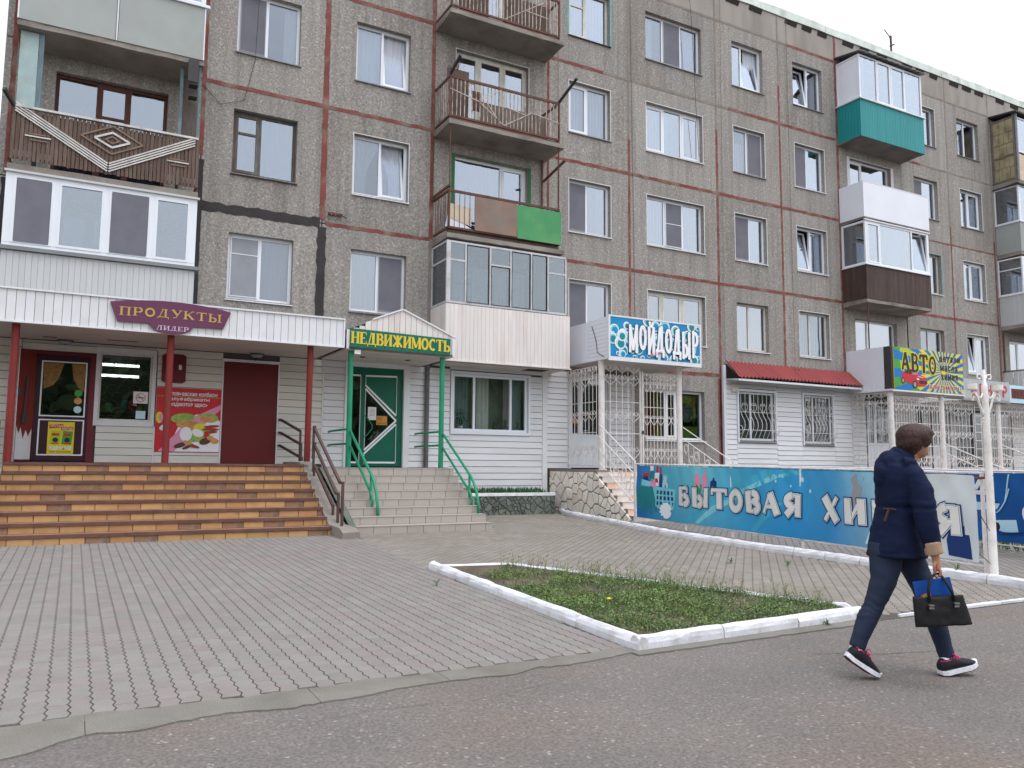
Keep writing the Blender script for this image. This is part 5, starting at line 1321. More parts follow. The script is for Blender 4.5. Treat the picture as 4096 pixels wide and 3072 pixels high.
# --- estate agency front
sf = front('white siding front of the estate agency around the green door', 4.875, 7.6, -.2, ZT, 'gap_dark', [(5.5,6.78,1.3,3.62)])
cladding(sf, 4.88, 5.36, 1.31, 3.72); cladding(sf, 6.93, 7.985, 1.31, 3.72); cladding(sf, 7.2, 7.985, .55, 1.31)
trim(sf, 5.36, 5.5, 1.31, 3.76, t=.05); trim(sf, 6.78, 6.93, 1.31, 3.76, t=.05); trim(sf, 5.501, 6.779, 3.62, 3.76, t=.05)
d = MB(); d.box(5.5, 6.78, WY+.03, WY+.09, 1.33, 3.62); gd = ob('agency_door', d, 'green_door', bld); tag(gd, 'dark green agency door with white arrow outlines and a dark glass triangle')
q = MB(); yy = WY+.028
outl = lambda pts, w=.04: [q.bar((a[0],yy-.004-.0003*i,a[1]),(c[0],yy-.004-.0003*i,c[1]),.008,w) for i,(a,c) in enumerate(zip(pts,pts[1:]+pts[:1]))]
outl([(5.86,3.42),(6.62,3.44),(6.62,2.52),(5.86,3.2)]); outl([(5.86,3.12),(6.62,2.4),(5.86,1.7)]); outl([(5.86,1.62),(6.62,2.32),(6.62,1.42),(5.86,1.42)]); outl([(5.53,3.42),(5.74,3.42),(5.74,1.42),(5.53,1.42)])
ob('white_outline', q, 'print_white', gd)
q = MB(); q.prism([(5.88,3.08),(6.58,2.4),(5.88,1.74)], yy-.002, yy-.0005); q.box(5.54,5.73,yy-.002,yy-.0005,1.43,3.41); ob('dark_panel', q, 'print_black', gd)
q = MB(); q.prism([(5.88,3.07),(6.57,2.4),(5.88,1.75)], yy-.008, yy-.0035); q.box(5.56,5.72,yy-.008,yy-.0035,1.45,3.39); ob('pane', q, 'glass_shop', gd)
q = MB(); q.tube([(5.84,yy-.01,2.5),(5.9,yy-.06,2.45),(6.02,yy-.07,2.28),(6.02,yy-.07,2.2),(5.9,yy-.06,2.04),(5.84,yy-.01,2.0)], .013, 6); ob('handle', q, 'green_paint', gd)
q = MB(); q.box(5.93, 6.13, yy-.012, yy-.009, 2.4, 2.7); ob('notice', q, 'paper', gd)
f = at(yy-.013)
q = MB()
for i in range(6): q.box(5.96+.01*(i%3), 6.1-.012*(i%2), yy-.0135, yy-.0125, 2.5+.03*i, 2.51+.03*i)
ob('notice_print', q, 'print_grey', gd)
q = MB(); q.box(6.14, 6.4, yy-.012, yy-.009, 2.29, 2.5); ob('yellow_card', q, 'print_orange', gd)
ftext('lettering', 'ШАНС', 6.17, 6.37, 2.31, 2.36, f, 'print_black', gd)
q = MB()
for i in range(3): q.box(6.16, 6.26+.02*(i % 2), yy-.0135, yy-.0125, 2.4+.028*i, 2.412+.028*i)
ob('card_print', q, 'print_brown', gd)
q = MB(); q.tube([(7.35,WY-.09,1.3),(7.35,WY-.09,3.7)], .055, 12); q.tube([(7.35,WY-.09,1.7),(7.35,WY-.09,1.73)], .066, 12); q.tube([(7.35,WY-.09,3.66),(7.35,WY-.09,3.74)], .07, 12); o = ob('drain_pipe', q, 'pipe_grey', bld)
# --- office window front
sf = front('white siding front with the wide office window and flower pots', 7.6, 10.73, -.2, ZT, 'gap_dark', [(8.06,10.18,2.2,3.62)])
cladding(sf, 7.99, 10.6, .4, 2.13); cladding(sf, 10.25, 10.6, 2.13, 3.66); cladding(sf, 7.99, 10.6, 3.70, 4.02)
trim(sf, 10.6, 10.74, .3, 3.95, t=.04)
trim(sf, 8.0, 8.06, 2.13, 3.68, t=.04, m='pvc'); trim(sf, 10.18, 10.24, 2.13, 3.68, t=.04, m='pvc'); trim(sf, 8.061, 10.179, 2.13, 2.2, t=.045, m='pvc'); trim(sf, 8.061, 10.179, 3.62, 3.68, t=.04, m='pvc')
w_ = window(8.06, 10.18, 2.2, 3.62, [(.27,'f'),(.52,'f'),(.21,'f')], yw=WY+.04, sill=None, glass='glass_office', cur=None, nm='office_window')
tag(w_, 'wide white office window with curtains and pot plants')
q = MB(); q.box(7.9, 10.4, WY+.7, WY+.74, 1.9, 3.9); ob('room_back', q, 'room_grey', w_)
drape(8.08, 8.64, 2.22, 3.6, WY+.34, w_, 'curtain_teal'); drape(8.85, 9.2, 2.22, 3.6, WY+.3, w_, 'curtain_lit'); drape(9.62, 9.8, 2.22, 3.6, WY+.32, w_, 'curtain_warm'); drape(9.85, 10.14, 2.22, 3.6, WY+.32, w_, 'curtain_teal')
def potplant(x, s, label, pot, seed):
    random.seed(seed); y_ = WY+.2; z_ = 2.235
    t = thing('pot_plant', (x,y_,z_), label, 'plant', 'pot plants on the office window sill')
    q = MB(); q.lathe((x,y_,z_), [(.05*s,0),(.075*s,.1*s),(.08*s,.11*s),(.07*s,.11*s),(.065*s,.09*s)], 12); ob('pot', q, pot, t)
    q = MB()
    for k in range(3): q.tube([(x,y_,z_+.09*s),(x+rj(.03),y_,z_+.25*s),(x+rj(.1)*s,y_,z_+.45*s)], .006, 5)
    ob('stem', q, 'leaf_pot', t)
    q = MB()
    for _ in range(int(90*s)):
        px = x+random.gauss(0,.075*s); py = y_+rj(.05); pz = z_+.13*s+random.random()*.38*s; a = random.uniform(0,6.28); l = random.uniform(.03,.06)*s; c, s_ = math.cos(a), math.sin(a)
        q.add([(px,py,pz),(px+c*l*.5,py-l*.3,pz+s_*l*.5+.01),(px+c*l,py,pz+s_*l),(px+c*l*.5,py+l*.3,pz+s_*l*.5-.01)], [(0,1,2,3)])
    ob('foliage', q, 'leaf_pot', t)
potplant(8.36, 1.0, 'leafy plant in a pale pot behind the left office pane', 'paper', 31)
potplant(9.3, .45, 'tiny plant in a brown pot in the middle office pane', 'old_plank', 32)
potplant(9.62, .6, 'small plant in a pale pot right of the tiny one', 'paper', 33)
potplant(9.97, .5, 'small plant in a pale pot in the right office pane', 'paper', 34)
random.seed(77)
# --- household goods shop front
sf = front('white siding front with the household shop door behind the grille', 10.74, 13.5, -.2, ZT, 'gap_dark', [(11.48,12.68,1.3,3.74)])
cladding(sf, 10.745, 11.4, 1.31, 3.86); cladding(sf, 12.76, 13.46, 1.31, 3.86); trim(sf, 11.4, 11.475, 1.31, 3.8, t=.03); trim(sf, 12.685, 12.76, 1.31, 3.8, t=.03); trim(sf, 11.476, 12.684, 3.74, 3.86, t=.03); trim(sf, 13.46, 13.5, 1.31, 3.9, t=.03)
def pvc_door(x0, x1, z0, z1, split, label):
    b = MB(); y0, y1 = WY+.02, WY+.08; fw = .07; xm = x0+(x1-x0)*split; zm = z0+.85
    for a, c, e, f in ((x0,x1,z1-fw,z1),(x0,x1,z0,z0+fw),(x0,x0+fw,z0+fw,z1-fw),(x1-fw,x1,z0+fw,z1-fw),(xm-.06,xm+.06,z0+fw,z1-fw)): b.box(a,c,y0,y1,e,f)
    o = ob('glazed_door', b, 'pvc', bld); tag(o, label)
    for a, c in ((x0+fw,xm-.06),(xm+.06,x1-fw)):
        q = MB(); q.box(a, c, y0+.02, y0+.03, zm+.04, z1-fw); ob('pane', q, 'glass_shop', o)
        q = MB(); q.box(a, c, y0+.01, y0+.04, z0+fw, zm-.04); ob('lower_panel', q, 'pvc', o)
        q = MB(); q.box(a, c, y0-.004, y1-.01, zm-.039, zm+.039); ob('mid_rail', q, 'pvc', o)
    q = MB(); q.tube([(xm+.1,y0,z0+1.45),(xm+.1,y0-.05,z0+1.45),(xm+.22,y0-.05,z0+1.45),(xm+.22,y0-.05,z0+.98),(xm+.1,y0-.05,z0+.98),(xm+.1,y0,z0+.98)], .012, 6); ob('handle', q, 'pvc', o)
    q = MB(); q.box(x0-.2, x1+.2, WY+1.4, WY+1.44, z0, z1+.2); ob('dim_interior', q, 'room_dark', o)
    return o
d = pvc_door(11.48, 12.68, 1.33, 3.74, .28, 'white glazed door of the household shop behind the porch grille')
q = MB(); q.box(11.56, 11.76, WY+.03, WY+.036, 2.5, 2.6); ob('orange_sticker', q, 'print_orange', d)
# --- bare wall with the shop window
wall_panel(13.5, 16.82, -.2, 4.09, (14.0,16.17,2.14,3.56))
w_ = window(14.0, 16.17, 2.14, 3.56, [(.36,'f'),(.2,'s'),(.44,'f')], sill='sill_white', glass='glass_shop', cur=None, nm='shop_window')
tag(w_, 'white framed shop window with coloured goods inside, partly behind the grille')
q = MB(); q.box(13.8, 16.4, D+1.2, D+1.24, 1.9, 3.8); ob('dim_interior', q, 'room_dark', w_)
for x0, x1, z0, z1, m_ in ((14.1,14.5,2.2,3.5,'print_red'),(14.55,14.75,2.2,3.5,'print_yellow'),(14.8,15.0,2.2,3.2,'print_brown'),(15.3,16.1,2.25,2.55,'print_lime'),(15.35,16.05,2.8,3.45,'print_yellow')):
    q = MB(); q.box(x0, x1, D+.26, D+.28, z0, z1); ob('goods_display', q, m_, w_)
q = MB(); q.prism([(15.7+.25*math.cos(R(a)),2.95+.3*math.sin(R(a))) for a in range(0,360,30)], D+.24, D+.25); ob('goods_display', q, 'print_grey', w_)
joint((16.76,.2),(16.76,4.0),'red_joint',.1)
# --- siding front under the red roof
sf = front('white siding front under the red corrugated roof with two barred windows', 16.84, 22.5, -.2, ZT, 'gap_dark', [(17.44,18.96,2.18,3.66),(20.2,21.54,2.14,3.68)])
trim(sf, 16.83, 16.93, .2, 4.4, t=.05)
cladding(sf, 16.935, 17.37, .25, 4.0); cladding(sf, 17.375, 19.03, .25, 2.1); cladding(sf, 19.04, 20.12, .25, 4.0); cladding(sf, 20.125, 21.61, .25, 2.06); cladding(sf, 21.615, 22.45, .25, 4.0); cladding(sf, 17.375, 19.03, 3.75, 4.0); cladding(sf, 20.125, 21.61, 3.76, 4.0)
def scroll(q, fn, c, s, flip=1, r=.007):
    """pair-able C scroll in (u,z) plane mapped by fn"""
    pts = []
    for i in range(15):
        a = R(-60+i*330/14); rr = s*(.5-.32*i/14)
        pts.append((c[0]+flip*(rr*math.cos(a)), c[1]+rr*math.sin(a)))
    q.tube([fn(p_) for p_ in pts], r, 4)
def lyre(q, fn, u, z, w, h, r=.007):
    """two mirrored S curves with curled tips, the motif of all the grilles"""
    for sx in (-1, 1):
        pts = []
        for i in range(13):
            t_ = i/12; x = u+sx*w*(.08+.42*math.sin(t_*math.pi*.85)**1.5*(1 if t_ < .6 else 1.0)); zz = z-h/2+h*t_
            pts.append((x, zz))
        for i in range(1, 8):
            a = R(90-sx*0+0); b2 = R(i*45); x0, z0 = pts[12]
            pts.append((x0+sx*w*.16*math.sin(b2), z0-w*.16*(1-math.cos(b2))))
        q.tube([fn(p_) for p_ in pts], r, 4)
for x0, x1, z0, z1, lb in ((17.44,18.96,2.18,3.66,'barred window with bulging bars next to the rusty brown joint'),(20.2,21.54,2.14,3.68,'barred window with bulging bars nearer to the car parts sign')):
    trim(sf, x0-.06, x0, z0-.07, z1+.07, t=.04, m='pvc'); trim(sf, x1, x1+.06, z0-.07, z1+.07, t=.04, m='pvc'); trim(sf, x0+.001, x1-.001, z1, z1+.07, t=.04, m='pvc'); trim(sf, x0+.001, x1-.001, z0-.07, z0, t=.05, m='sill_metal')
    w_ = window(x0, x1, z0, z1, [(.36,'f'),(.64,'f')], yw=WY+.07, sill=None, glass='glass_shop', cur='cfull', nm='barred_window'); tag(w_, lb)
    g_ = thing('window_grille', (x0,WY,z0), 'white iron grille with belly bars over the '+('left' if x0 < 18 else 'right')+' siding window', 'grille', 'belly grilles on the siding windows')
    q = MB(); n = 9
    for i in range(n):
        x = x0+.05+(x1-x0-.1)*i/(n-1); pts = []
        for k in range(15):
            t_ = k/14; zz = z1-.02-(z1-z0-.04)*t_
            bel = .16*max(0, math.sin((t_-.45)/.55*math.pi))**1.3 if t_ > .45 else 0
            pts.append((x+.025*math.sin(max(0,t_-.45)*11), WY-.05-bel, zz))
        q.tube(pts, .008, 5)
    for t_ in (.02, .42, .8, .98):
        bel = .16*max(0, math.sin((t_-.45)/.55*math.pi))**1.3 if t_ > .45 else 0
        zz = z1-.02-(z1-z0-.04)*t_; q.tube([(x0,WY,zz),(x0+.03,WY-.055-bel,zz),(x1-.03,WY-.055-bel,zz),(x1,WY,zz)], .008, 5)
    ob('bars', q, 'grille_white', g_)
    q = MB(); fn = lambda p_: (p_[0], WY-.06, p_[1])
    for i in range(4): lyre(q, fn, x0+.2+(x1-x0-.4)*i/3, z1-.5, .24, .3)
    for k in range(5):
        a = R(90+k*50)
    for sx in (x0-.0, x1): q.tube([(sx+.0*k, WY-.02-.1*math.sin(R(a))-.05, z0+.32+.13*math.cos(R(a))) for a in range(0,361,30)], .007, 4)
    tag(ob('scrolls', q, 'grille_white', g_), kind='stuff')
t = thing('junction_box', (17.25,WY-.06,3.7), 'small grey box on the siding above the left barred window', 'box')
q = MB(); q.box(17.16, 17.36, WY-.1, WY-.014, 3.62, 3.84); ob('box_case', q, 'panel_cream', t); q = MB(); q.box(17.155,17.365,WY-.106,WY-.1005,3.76,3.845); ob('box_lid', q, 'soffit', t)
# red corrugated awning roof
t = thing('awning_roof', (19.6,17.5,4.2), 'red corrugated awning roof over the white siding', 'roof')
xs = 16.93
for k in range(6):
    a = 16.93+k*.9; q = MB(); n = 36; vs = []
    lift = rj(.01)
    for r_ in range(3):
        t_ = r_/2; yy_ = 17.84-(17.84-17.3)*t_; zz = 4.52-.5*t_
        for i in range(n+1):
            x = a+.9*i/n+.01*(k % 2); sag = .04 if (k == 0 and r_ == 2) else 0
            vs.append((x+(.14*t_ if k == 0 and i == 0 else 0), yy_, zz+lift+.03*math.sin(i/n*2*math.pi*6)-sag*(1-i/n)))
    fs = [(r_*(n+1)+i, r_*(n+1)+i+1, (r_+1)*(n+1)+i+1, (r_+1)*(n+1)+i) for r_ in range(2) for i in range(n)]
    q.add(vs, fs); o = ob('roof_sheet', q, 'red_roofing', t)
    m_ = o.modifiers.new('s', 'SOLIDIFY'); m_.thickness = .006; bake(o)
q = MB(); q.hexa([(16.95,17.32,3.9),(22.3,17.32,3.9),(22.3,17.87,3.98),(16.95,17.87,3.98),(16.95,17.32,3.96),(22.3,17.32,3.96),(22.3,17.87,4.04),(16.95,17.87,4.04)]); ob('eaves_board', q, 'trim_white', t)
q = MB(); q.prism([(0,0),(1,0),(1,1)], 0, .01); q = MB(); q.add([(16.94,17.3,3.97),(16.94,17.86,4.0),(16.94,17.86,4.46)], [(0,1,2)]); q.add([(16.955,17.3,3.97),(16.955,17.86,4.0),(16.955,17.86,4.46)], [(0,2,1)]); ob('gable_end', q, 'dark_void', t)
# --- fronts behind the right hand porch
sf = front('white siding front behind the car parts porch grilles', 22.5, 36, -.2, ZT, 'gap_dark', [(23.24,24.46,1.3,3.62),(25.65,26.55,1.3,3.6),(26.7,27.66,1.3,3.6),(27.95,29.9,1.5,3.6),(30.1,31.4,1.3,3.6)])
cladding(sf, 22.46, 23.14, .9, 3.9); cladding(sf, 24.56, 25.6, 1.3, 3.9); cladding(sf, 27.7, 27.93, 1.3, 3.9); cladding(sf, 31.5, 34, 1.3, 3.9); cladding(sf, 25.6, 27.69, 3.62, 3.9); cladding(sf, 27.94, 31.49, 3.62, 3.9)
pvc_door(23.24, 24.46, 1.33, 3.62, .32, 'white glazed door beside the column under the car parts sign')
pvc_door(26.7, 27.66, 1.33, 3.6, .3, 'white glazed door behind the middle of the far grille')
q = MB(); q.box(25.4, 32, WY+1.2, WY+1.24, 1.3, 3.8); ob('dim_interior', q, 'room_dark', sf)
for a, c, lb in ((25.65,26.55,'narrow dark shop window with blue goods behind the far grille'),(27.95,29.9,'wide dark shop window hung with blue and red goods behind the far grille'),(30.1,31.4,'dark doorway behind the bars at the right edge')):
    q = MB(); q.box(a, a+.05, WY+.02, WY+.08, 1.3, 3.6); q.box(c-.05, c, WY+.02, WY+.08, 1.3, 3.6); q.box(a+.05, c-.05, WY+.02, WY+.08, 3.54, 3.6); q.box(a+.05, c-.05, WY+.02, WY+.08, 1.3, 1.45)
    w_ = ob('shop_window', q, 'pvc', bld); tag(w_, lb); q = MB(); q.box(a+.05, c-.05, WY+.04, WY+.05, 1.45, 3.54); ob('pane', q, 'glass_shop', w_)
    x = a+.12
    while x < c-.3 and c < 30:
        wd = random.uniform(.16,.34); q = MB(); q.box(x, x+wd, WY+.16, WY+.2, random.uniform(1.6,1.9), random.uniform(2.9,3.4)); ob('hanging_goods', q, random.choice(['print_navy','print_blue','print_teal','print_navy','print_cyan']), w_)
        if random.random() < .4: q = MB(); q.box(x+.04, x+.1, WY+.145, WY+.155, 2.0, 2.9); ob('hanging_goods', q, 'print_red', w_)
        x += wd+.05
joint((10.8,4.02),(10.76,6.8),'grey_joint',.02)
# ------------------------------------------------------------------ grocery canopy, stairs
random.seed(41)
t = thing('canopy', (1.5,16,3.7), 'long white canopy with a ribbed fascia on red columns over the grocery', 'canopy')
CY = 15.74
q = MB(); q.box(-3.2, 4.67, CY+.02, CY+.06, 3.74, 4.28); ob('fascia_board', q, 'print_grey', t)
planks(t, -3.2, 4.66, 3.75, 4.28, CY, .137, 'siding_white', name='fascia_strip', gap=.008)
q = MB(); q.box(-3.2, 4.69, CY-.03, CY+.05, 4.28, 4.31); q.box(-3.2, 4.69, CY-.016, CY+.05, 3.715, 3.748); q.box(4.66, 4.69, CY-.016, CY+.02, 3.75, 4.28); ob('edge_trim', q, 'trim_white', t)
q = MB(); q.box(4.64, 4.675, CY+.062, WY-.02, 3.74, 4.28); ob('side_board', q, 'siding_white', t)
q = MB(); q.hexa([(-3.2,CY+.06,4.26),(4.64,CY+.06,4.26),(4.64,17.86,4.36),(-3.2,17.86,4.36),(-3.2,CY+.06,4.28),(4.64,CY+.06,4.28),(4.64,17.86,4.38),(-3.2,17.86,4.38)]); ob('canopy_roof', q, 'sill_metal', t)
q = MB(); q.box(0, 7.84, 0, .128, 0, .012); me = q.mesh('soffit_strip', 'soffit')
y = CY+.065
while y < WY-.14: inst('soffit_strip', me, t, (-3.2, y, 3.722+rj(.001))); y += .132
for x, z0 in ((-.98,1.37),(1.47,1.37),(4.06,1.42)):
    q = MB(); q.lathe((x,15.95,z0), [(.062,0),(.062,3.72-z0)], 14); ob('column', q, 'red_paint', t, smooth=False)
for x0, x1, yy in ((-.62,-.4,17.3),(.45,1.0,17.1)):
    q = MB(); q.box(x0, x1, yy, yy+.05, 3.715, 3.7215); ob('soffit_slot', q, 'dark_void', t)

# sign of the grocery
t = thing('shop_sign', (1.44,CY,4), 'plum sign board with gold letters on the ribbed canopy fascia', 'sign')
top = [(.42+(2.47-.42)*i/12, 4.21+.1*math.sin(math.pi*i/12)**.8) for i in range(13)]
bot = [(2.34,3.885),(1.81,3.88)]+[(1.44+.37*math.cos(R(a)), 3.88+.17*math.sin(R(a))) for a in range(-20,-170,-15)]+[(1.07,3.88),(.55,3.87)]
q = MB(); q.prism(top[::-1]+bot[::-1], CY-.05, CY-.022); ob('board', q, 'sign_plum', t)
sy = CY-.052
serif('lettering', 'ПРОДУКТЫ', .57, 2.31, 3.985, 4.14, at(sy), 'gold_letter', t, bow=lambda u: .02*math.sin(math.pi*u), gap=.12)
serif('lettering', 'ЛИДЕР', 1.19, 1.74, 3.775, 3.855, at(sy), 'lilac_letter', t, gap=.1, fat=.8)

# tiled stairs of the grocery
def stairs_tiled(t, x0, x1, y0, z0, n, rise, tread, land_y1, tile_w, tm, nosing=None, left_in=0., right_in=0., base='stair_base'):
    for i in range(n):
        a = x0; c = x1-right_in*i
        zb = z0+rise*i; zt = z0+rise*(i+1); y = y0+tread*i; y1 = y0+tread*(i+1) if i < n-1 else land_y1
        q = MB(); q.box(a, c, y+.02, y1+.03, (z0-.1) if i == 0 else zb-.06, zt-.012); st = ob('step', q, base, t)
        if nosing:
            h = .05
            x = a
            while x < c-.05:
                l = min(random.uniform(1.2,1.9), c-x)
                q = MB(); q.box(x+.002, x+l-.002, y-.018+rj(.003), y+.1, zt-h+rj(.002), zt); ob('nosing', q, nosing, st); x += l
            q = MB(); q.box(a, c, y+.102, y1+.01, zt-.012, zt-.001); ob('tread_tiles', q, 'nosing' if i == n-1 else 'worn_tile', st)
        else: h = .0
        x = a-(tile_w*random.random() if nosing else tile_w*.5*(i % 2)); k = 0
        key = {}
        while x < c-.01:
            xa, xb = max(x,a)+(.006 if nosing else .004), min(x+tile_w,c)-(.006 if nosing else .004)
            if xb-xa > .02:
                m_ = tm
                if nosing:
                    r_ = random.random(); m_ = 'worn_tile' if r_ < .17 else ('orange_tile_red' if r_ < .27 else 'orange_tile')
                kk = (round(xb-xa,3), m_)
                if kk not in key:
                    q = MB(); q.box(0, xb-xa, 0, .022, 0, rise-h-.006); key[kk] = q.mesh('tile', m_)
                inst('tile', key[kk], st, (xa, y+(.0 if m_ != 'worn_tile' else .006)+rj(.0015), zb+.003))
            x += tile_w
        if not nosing:
            q = MB(); q.box(a, c, y-.008, y1+.0, zt-.011, zt); ob('tread_tiles', q, tm, st)
t = thing('staircase', (1.7,15,0), 'orange tiled staircase with dark maroon nosings to the grocery', 'stairs')
z0 = gz((0,13.78))
stairs_tiled(t, -1.025, 3.97, 13.78, z0, 8, (1.37-z0)/8, .29, WY-.02, .335, 'orange_tile', 'nosing')
# concrete flank walls
def flank(label, x0, x1, pts):
    t = thing('stair_flank', (x0,14,0), label, 'wall')
    q = MB(); o = len(pts)
    q.add([(x0+rj(.008),y,z+rj(.008)) for y, z in pts]+[(x1+rj(.008),y,z+rj(.008)) for y, z in pts], [tuple(range(o-1,-1,-1)), tuple(range(o,2*o))]+[(i,(i+1)%o,(i+1)%o+o,i+o) for i in range(o)])
    ob('concrete_slope', q, 'concrete', t); return t
flank('concrete flank wall between the orange and grey stairs', 3.975, 4.26, [(13.12,.05),(17.6,.05),(17.6,1.42),(16.2,1.42),(15.95,1.33),(13.95,.33),(13.35,.31),(13.12,.25)])
flank('concrete flank wall at the left frame edge of the orange stairs', -1.3, -1.03, [(13.12,.05),(17.6,.05),(17.6,1.42),(16.2,1.42),(15.95,1.33),(13.95,.33),(13.35,.31),(13.12,.25)])
# brown handrails
def brown_rail(x, label):
    t = thing('handrail', (x,15,1), label, 'handrail', 'brown grocery handrails')
    for k, (za, yt, yb, zb, yf, zf) in enumerate(((2.1,15.72,13.86,1.06,13.68,.32),(1.78,15.75,14.14,.86,14.0,.36),(1.36,15.6,14.26,.64,14.24,.48))):
        q = MB(); xo = x+(.02 if k == 1 else 0)
        q.bar((xo,yt,za-(.35 if k == 2 else .62)),(xo,yt,za),.04,.04)
        q.bar((xo,yt,za),(xo,yb,zb),.045,.045); q.bar((xo,yb+.01,zb),(xo,yf-.02,zb-.01),.045,.045); q.bar((xo,yf,zb),(xo,yf,zf),.042,.042)
        if k < 2: q.bar((xo,yt,za),(xo,yt-.1,za),.04,.04)
        ob('rail', q, 'rail_brown', t)
    for k, zz in enumerate((2.3,2.02,1.74)):
        q = MB(); q.bar((x-.2,WY,zz+.03),(x-.2,WY-.12,zz+.03),.045,.045); q.bar((x-.2,WY-.12,zz+.03),(x-.02,16.7-.1*k,zz-.25),.045,.045); q.bar((x-.02,16.7-.1*k,zz-.25),(x-.02,16.7-.1*k,1.43),.04,.04); ob('wall_rail', q, 'rail_brown', t)
brown_rail(4.12, 'brown square handrails beside the right red column'); brown_rail(-1.16, 'brown handrails at the left frame edge behind the red column')

# ------------------------------------------------------------------ agency canopy, stairs
t = thing('canopy', (6,16,3.7), 'small white gabled canopy on two green posts over the agency door', 'canopy')
GY = 15.98
q = MB(); q.box(4.8, 7.2, GY+.02, WY-.02, 3.735, 3.76); ob('soffit_backing', q, 'soffit', t)
q = MB(); q.box(0, 2.4, 0, .128, 0, .012); me = q.mesh('soffit_strip', 'soffit'); y = GY+.02
while y < WY-.14: inst('soffit_strip', me, t, (4.8, y, 3.722+rj(.001))); y += .132
gab = lambda x: 4.16+(4.66-4.16)*(1-abs(x-6.02)/1.22 if x < 6.02 else 1-abs(x-6.02)/1.22)
n = 19
for i in range(n):
    a = 4.82+2.4*i/n; c = a+2.4/n-.008; lo = 4.1
    za, zc = gab(a), gab(c)
    if i < 3: za = zc = min(za, zc)-.03
    q = MB(); q.prism([(a,lo),(c,lo),(c,max(zc,lo+.02)),(a,max(za,lo+.02))], GY, GY+.014); ob('gable_strip', q, 'panel_cream', t)
q = MB(); q.box(4.8, 4.86, GY-.02, GY+.02, 3.74, 4.14); q.box(7.17, 7.23, GY-.02, GY+.02, 3.74, 4.2); q.bar((6.02,GY-.005,4.67),(7.26,GY-.005,4.16),.05,.03); q.bar((5.35,GY-.005,4.4),(6.0,GY-.005,4.67),.05,.03); ob('edge_trim', q, 'trim_white', t)
q = MB(); q.hexa([(4.78,GY+.015,4.13),(6.02,GY+.015,4.62),(6.02,17.9,4.62),(4.78,17.9,4.13),(4.78,GY+.015,4.15),(6.02,GY+.015,4.64),(6.02,17.9,4.64),(4.78,17.9,4.15)]); q.hexa([(6.02,GY+.015,4.62),(7.24,GY+.015,4.13),(7.24,17.9,4.13),(6.02,17.9,4.62),(6.02,GY+.015,4.64),(7.24,GY+.015,4.15),(7.24,17.9,4.15),(6.02,17.9,4.64)]); ob('canopy_roof', q, 'sill_metal', t)
for x in (4.94, 7.0):
    q = MB(); q.lathe((x,16.1,1.3), [(.055,0),(.055,2.43)], 14); ob('post', q, 'green_paint', t)
for x in (5.45, 6.5):
    q = MB(); q.lathe((x,16.9,3.705), [(.05,0),(.065,.006),(.065,.016)], 12); ob('downlight', q, 'dark_metal', t)
q = MB(); q.box(4.97, 5.1, GY-.03, GY-.005, 3.64, 3.73); ob('sensor_box', q, 'paper', t)
t = thing('shop_sign', (6,GY,3.95), 'green sign with large yellow letters over the green posts', 'sign')
for i in range(6):
    a = 4.86+(7.12-4.86)*i/6; c = 4.86+(7.12-4.86)*(i+1)/6; zo = .012-.008*i
    q = MB(); q.prism([(a+.003,3.77+zo+rj(.004)),(c-.003,3.77+zo-.008+rj(.004)),(c-.003,4.155+zo-.008),(a+.003,4.155+zo)], GY-.05, GY-.028+rj(.004)); ob('board', q, 'sign_green', t)
serif('lettering', 'НЕДВИЖИМОСТЬ', 4.875, 7.1, 3.845, 4.095, at(GY-.054), 'yellow_letter', t, gap=.0, fat=1.3, bow=lambda u: .01-.03*u)
q = MB(); q.box(4.85, 7.16, GY-.06, GY-.02, 3.742, 3.766); ob('black_edge', q, 'dark_metal', t)

t = thing('staircase', (6,14.9,0), 'beige tiled staircase with eight steps to the green door', 'stairs')
z0 = gz((0,13.7))
stairs_tiled(t, 4.4, 7.06, 13.74, z0, 8, (1.305-z0)/8, .295, WY-.02, .315, 'beige_tile', base='grout', right_in=-.017)
q = MB(); q.add([(4.268,13.5,.1),(4.398,13.5,.1),(4.398,13.75,.3),(4.268,13.75,.32),(4.268,15.75,1.3),(4.398,15.75,1.3)], [(0,1,2,3),(3,2,5,4)]); q.add([(4.268,13.5,0),(4.398,13.5,0),(4.398,13.5,.1),(4.268,13.5,.1)],[(0,1,2,3)]); ob('stone_infill', q, 'stone_green', t)
def green_rail(x, label):
    t = thing('handrail', (x,15,1), label, 'handrail', 'green agency handrails')
    q = MB(); q.tube([(x,16.1,2.08),(x,14.66,1.18),(x,14.5,1.05),(x,14.36,.86),(x,14.27,.64),(x,14.25,.42)], .028, 8); ob('upper_rail', q, 'green_paint', t, smooth=True)
    q = MB(); q.tube([(x,16.1,1.78),(x,14.72,.88),(x,14.6,.78),(x,14.55,.66),(x,14.6,.56),(x,14.7,.54)], .026, 8); ob('lower_rail', q, 'green_paint', t, smooth=True)
    q = MB(); q.tube([(x+.01,14.7,.36),(x+.01,14.7,1.2)], .026, 8); ob('rail_post', q, 'green_paint', t, smooth=True)
    for zz in (2.1, 1.8):
        q = MB(); q.tube([(x,16.1,zz),(x,17.5,zz),(x,WY-.2,zz-.01)], .024, 8); ob('wall_rail', q, 'green_paint', t, smooth=True)
green_rail(4.96, 'green tubular handrail on the left green post'); green_rail(7.02, 'green tubular handrail on the right green post beside the planter')

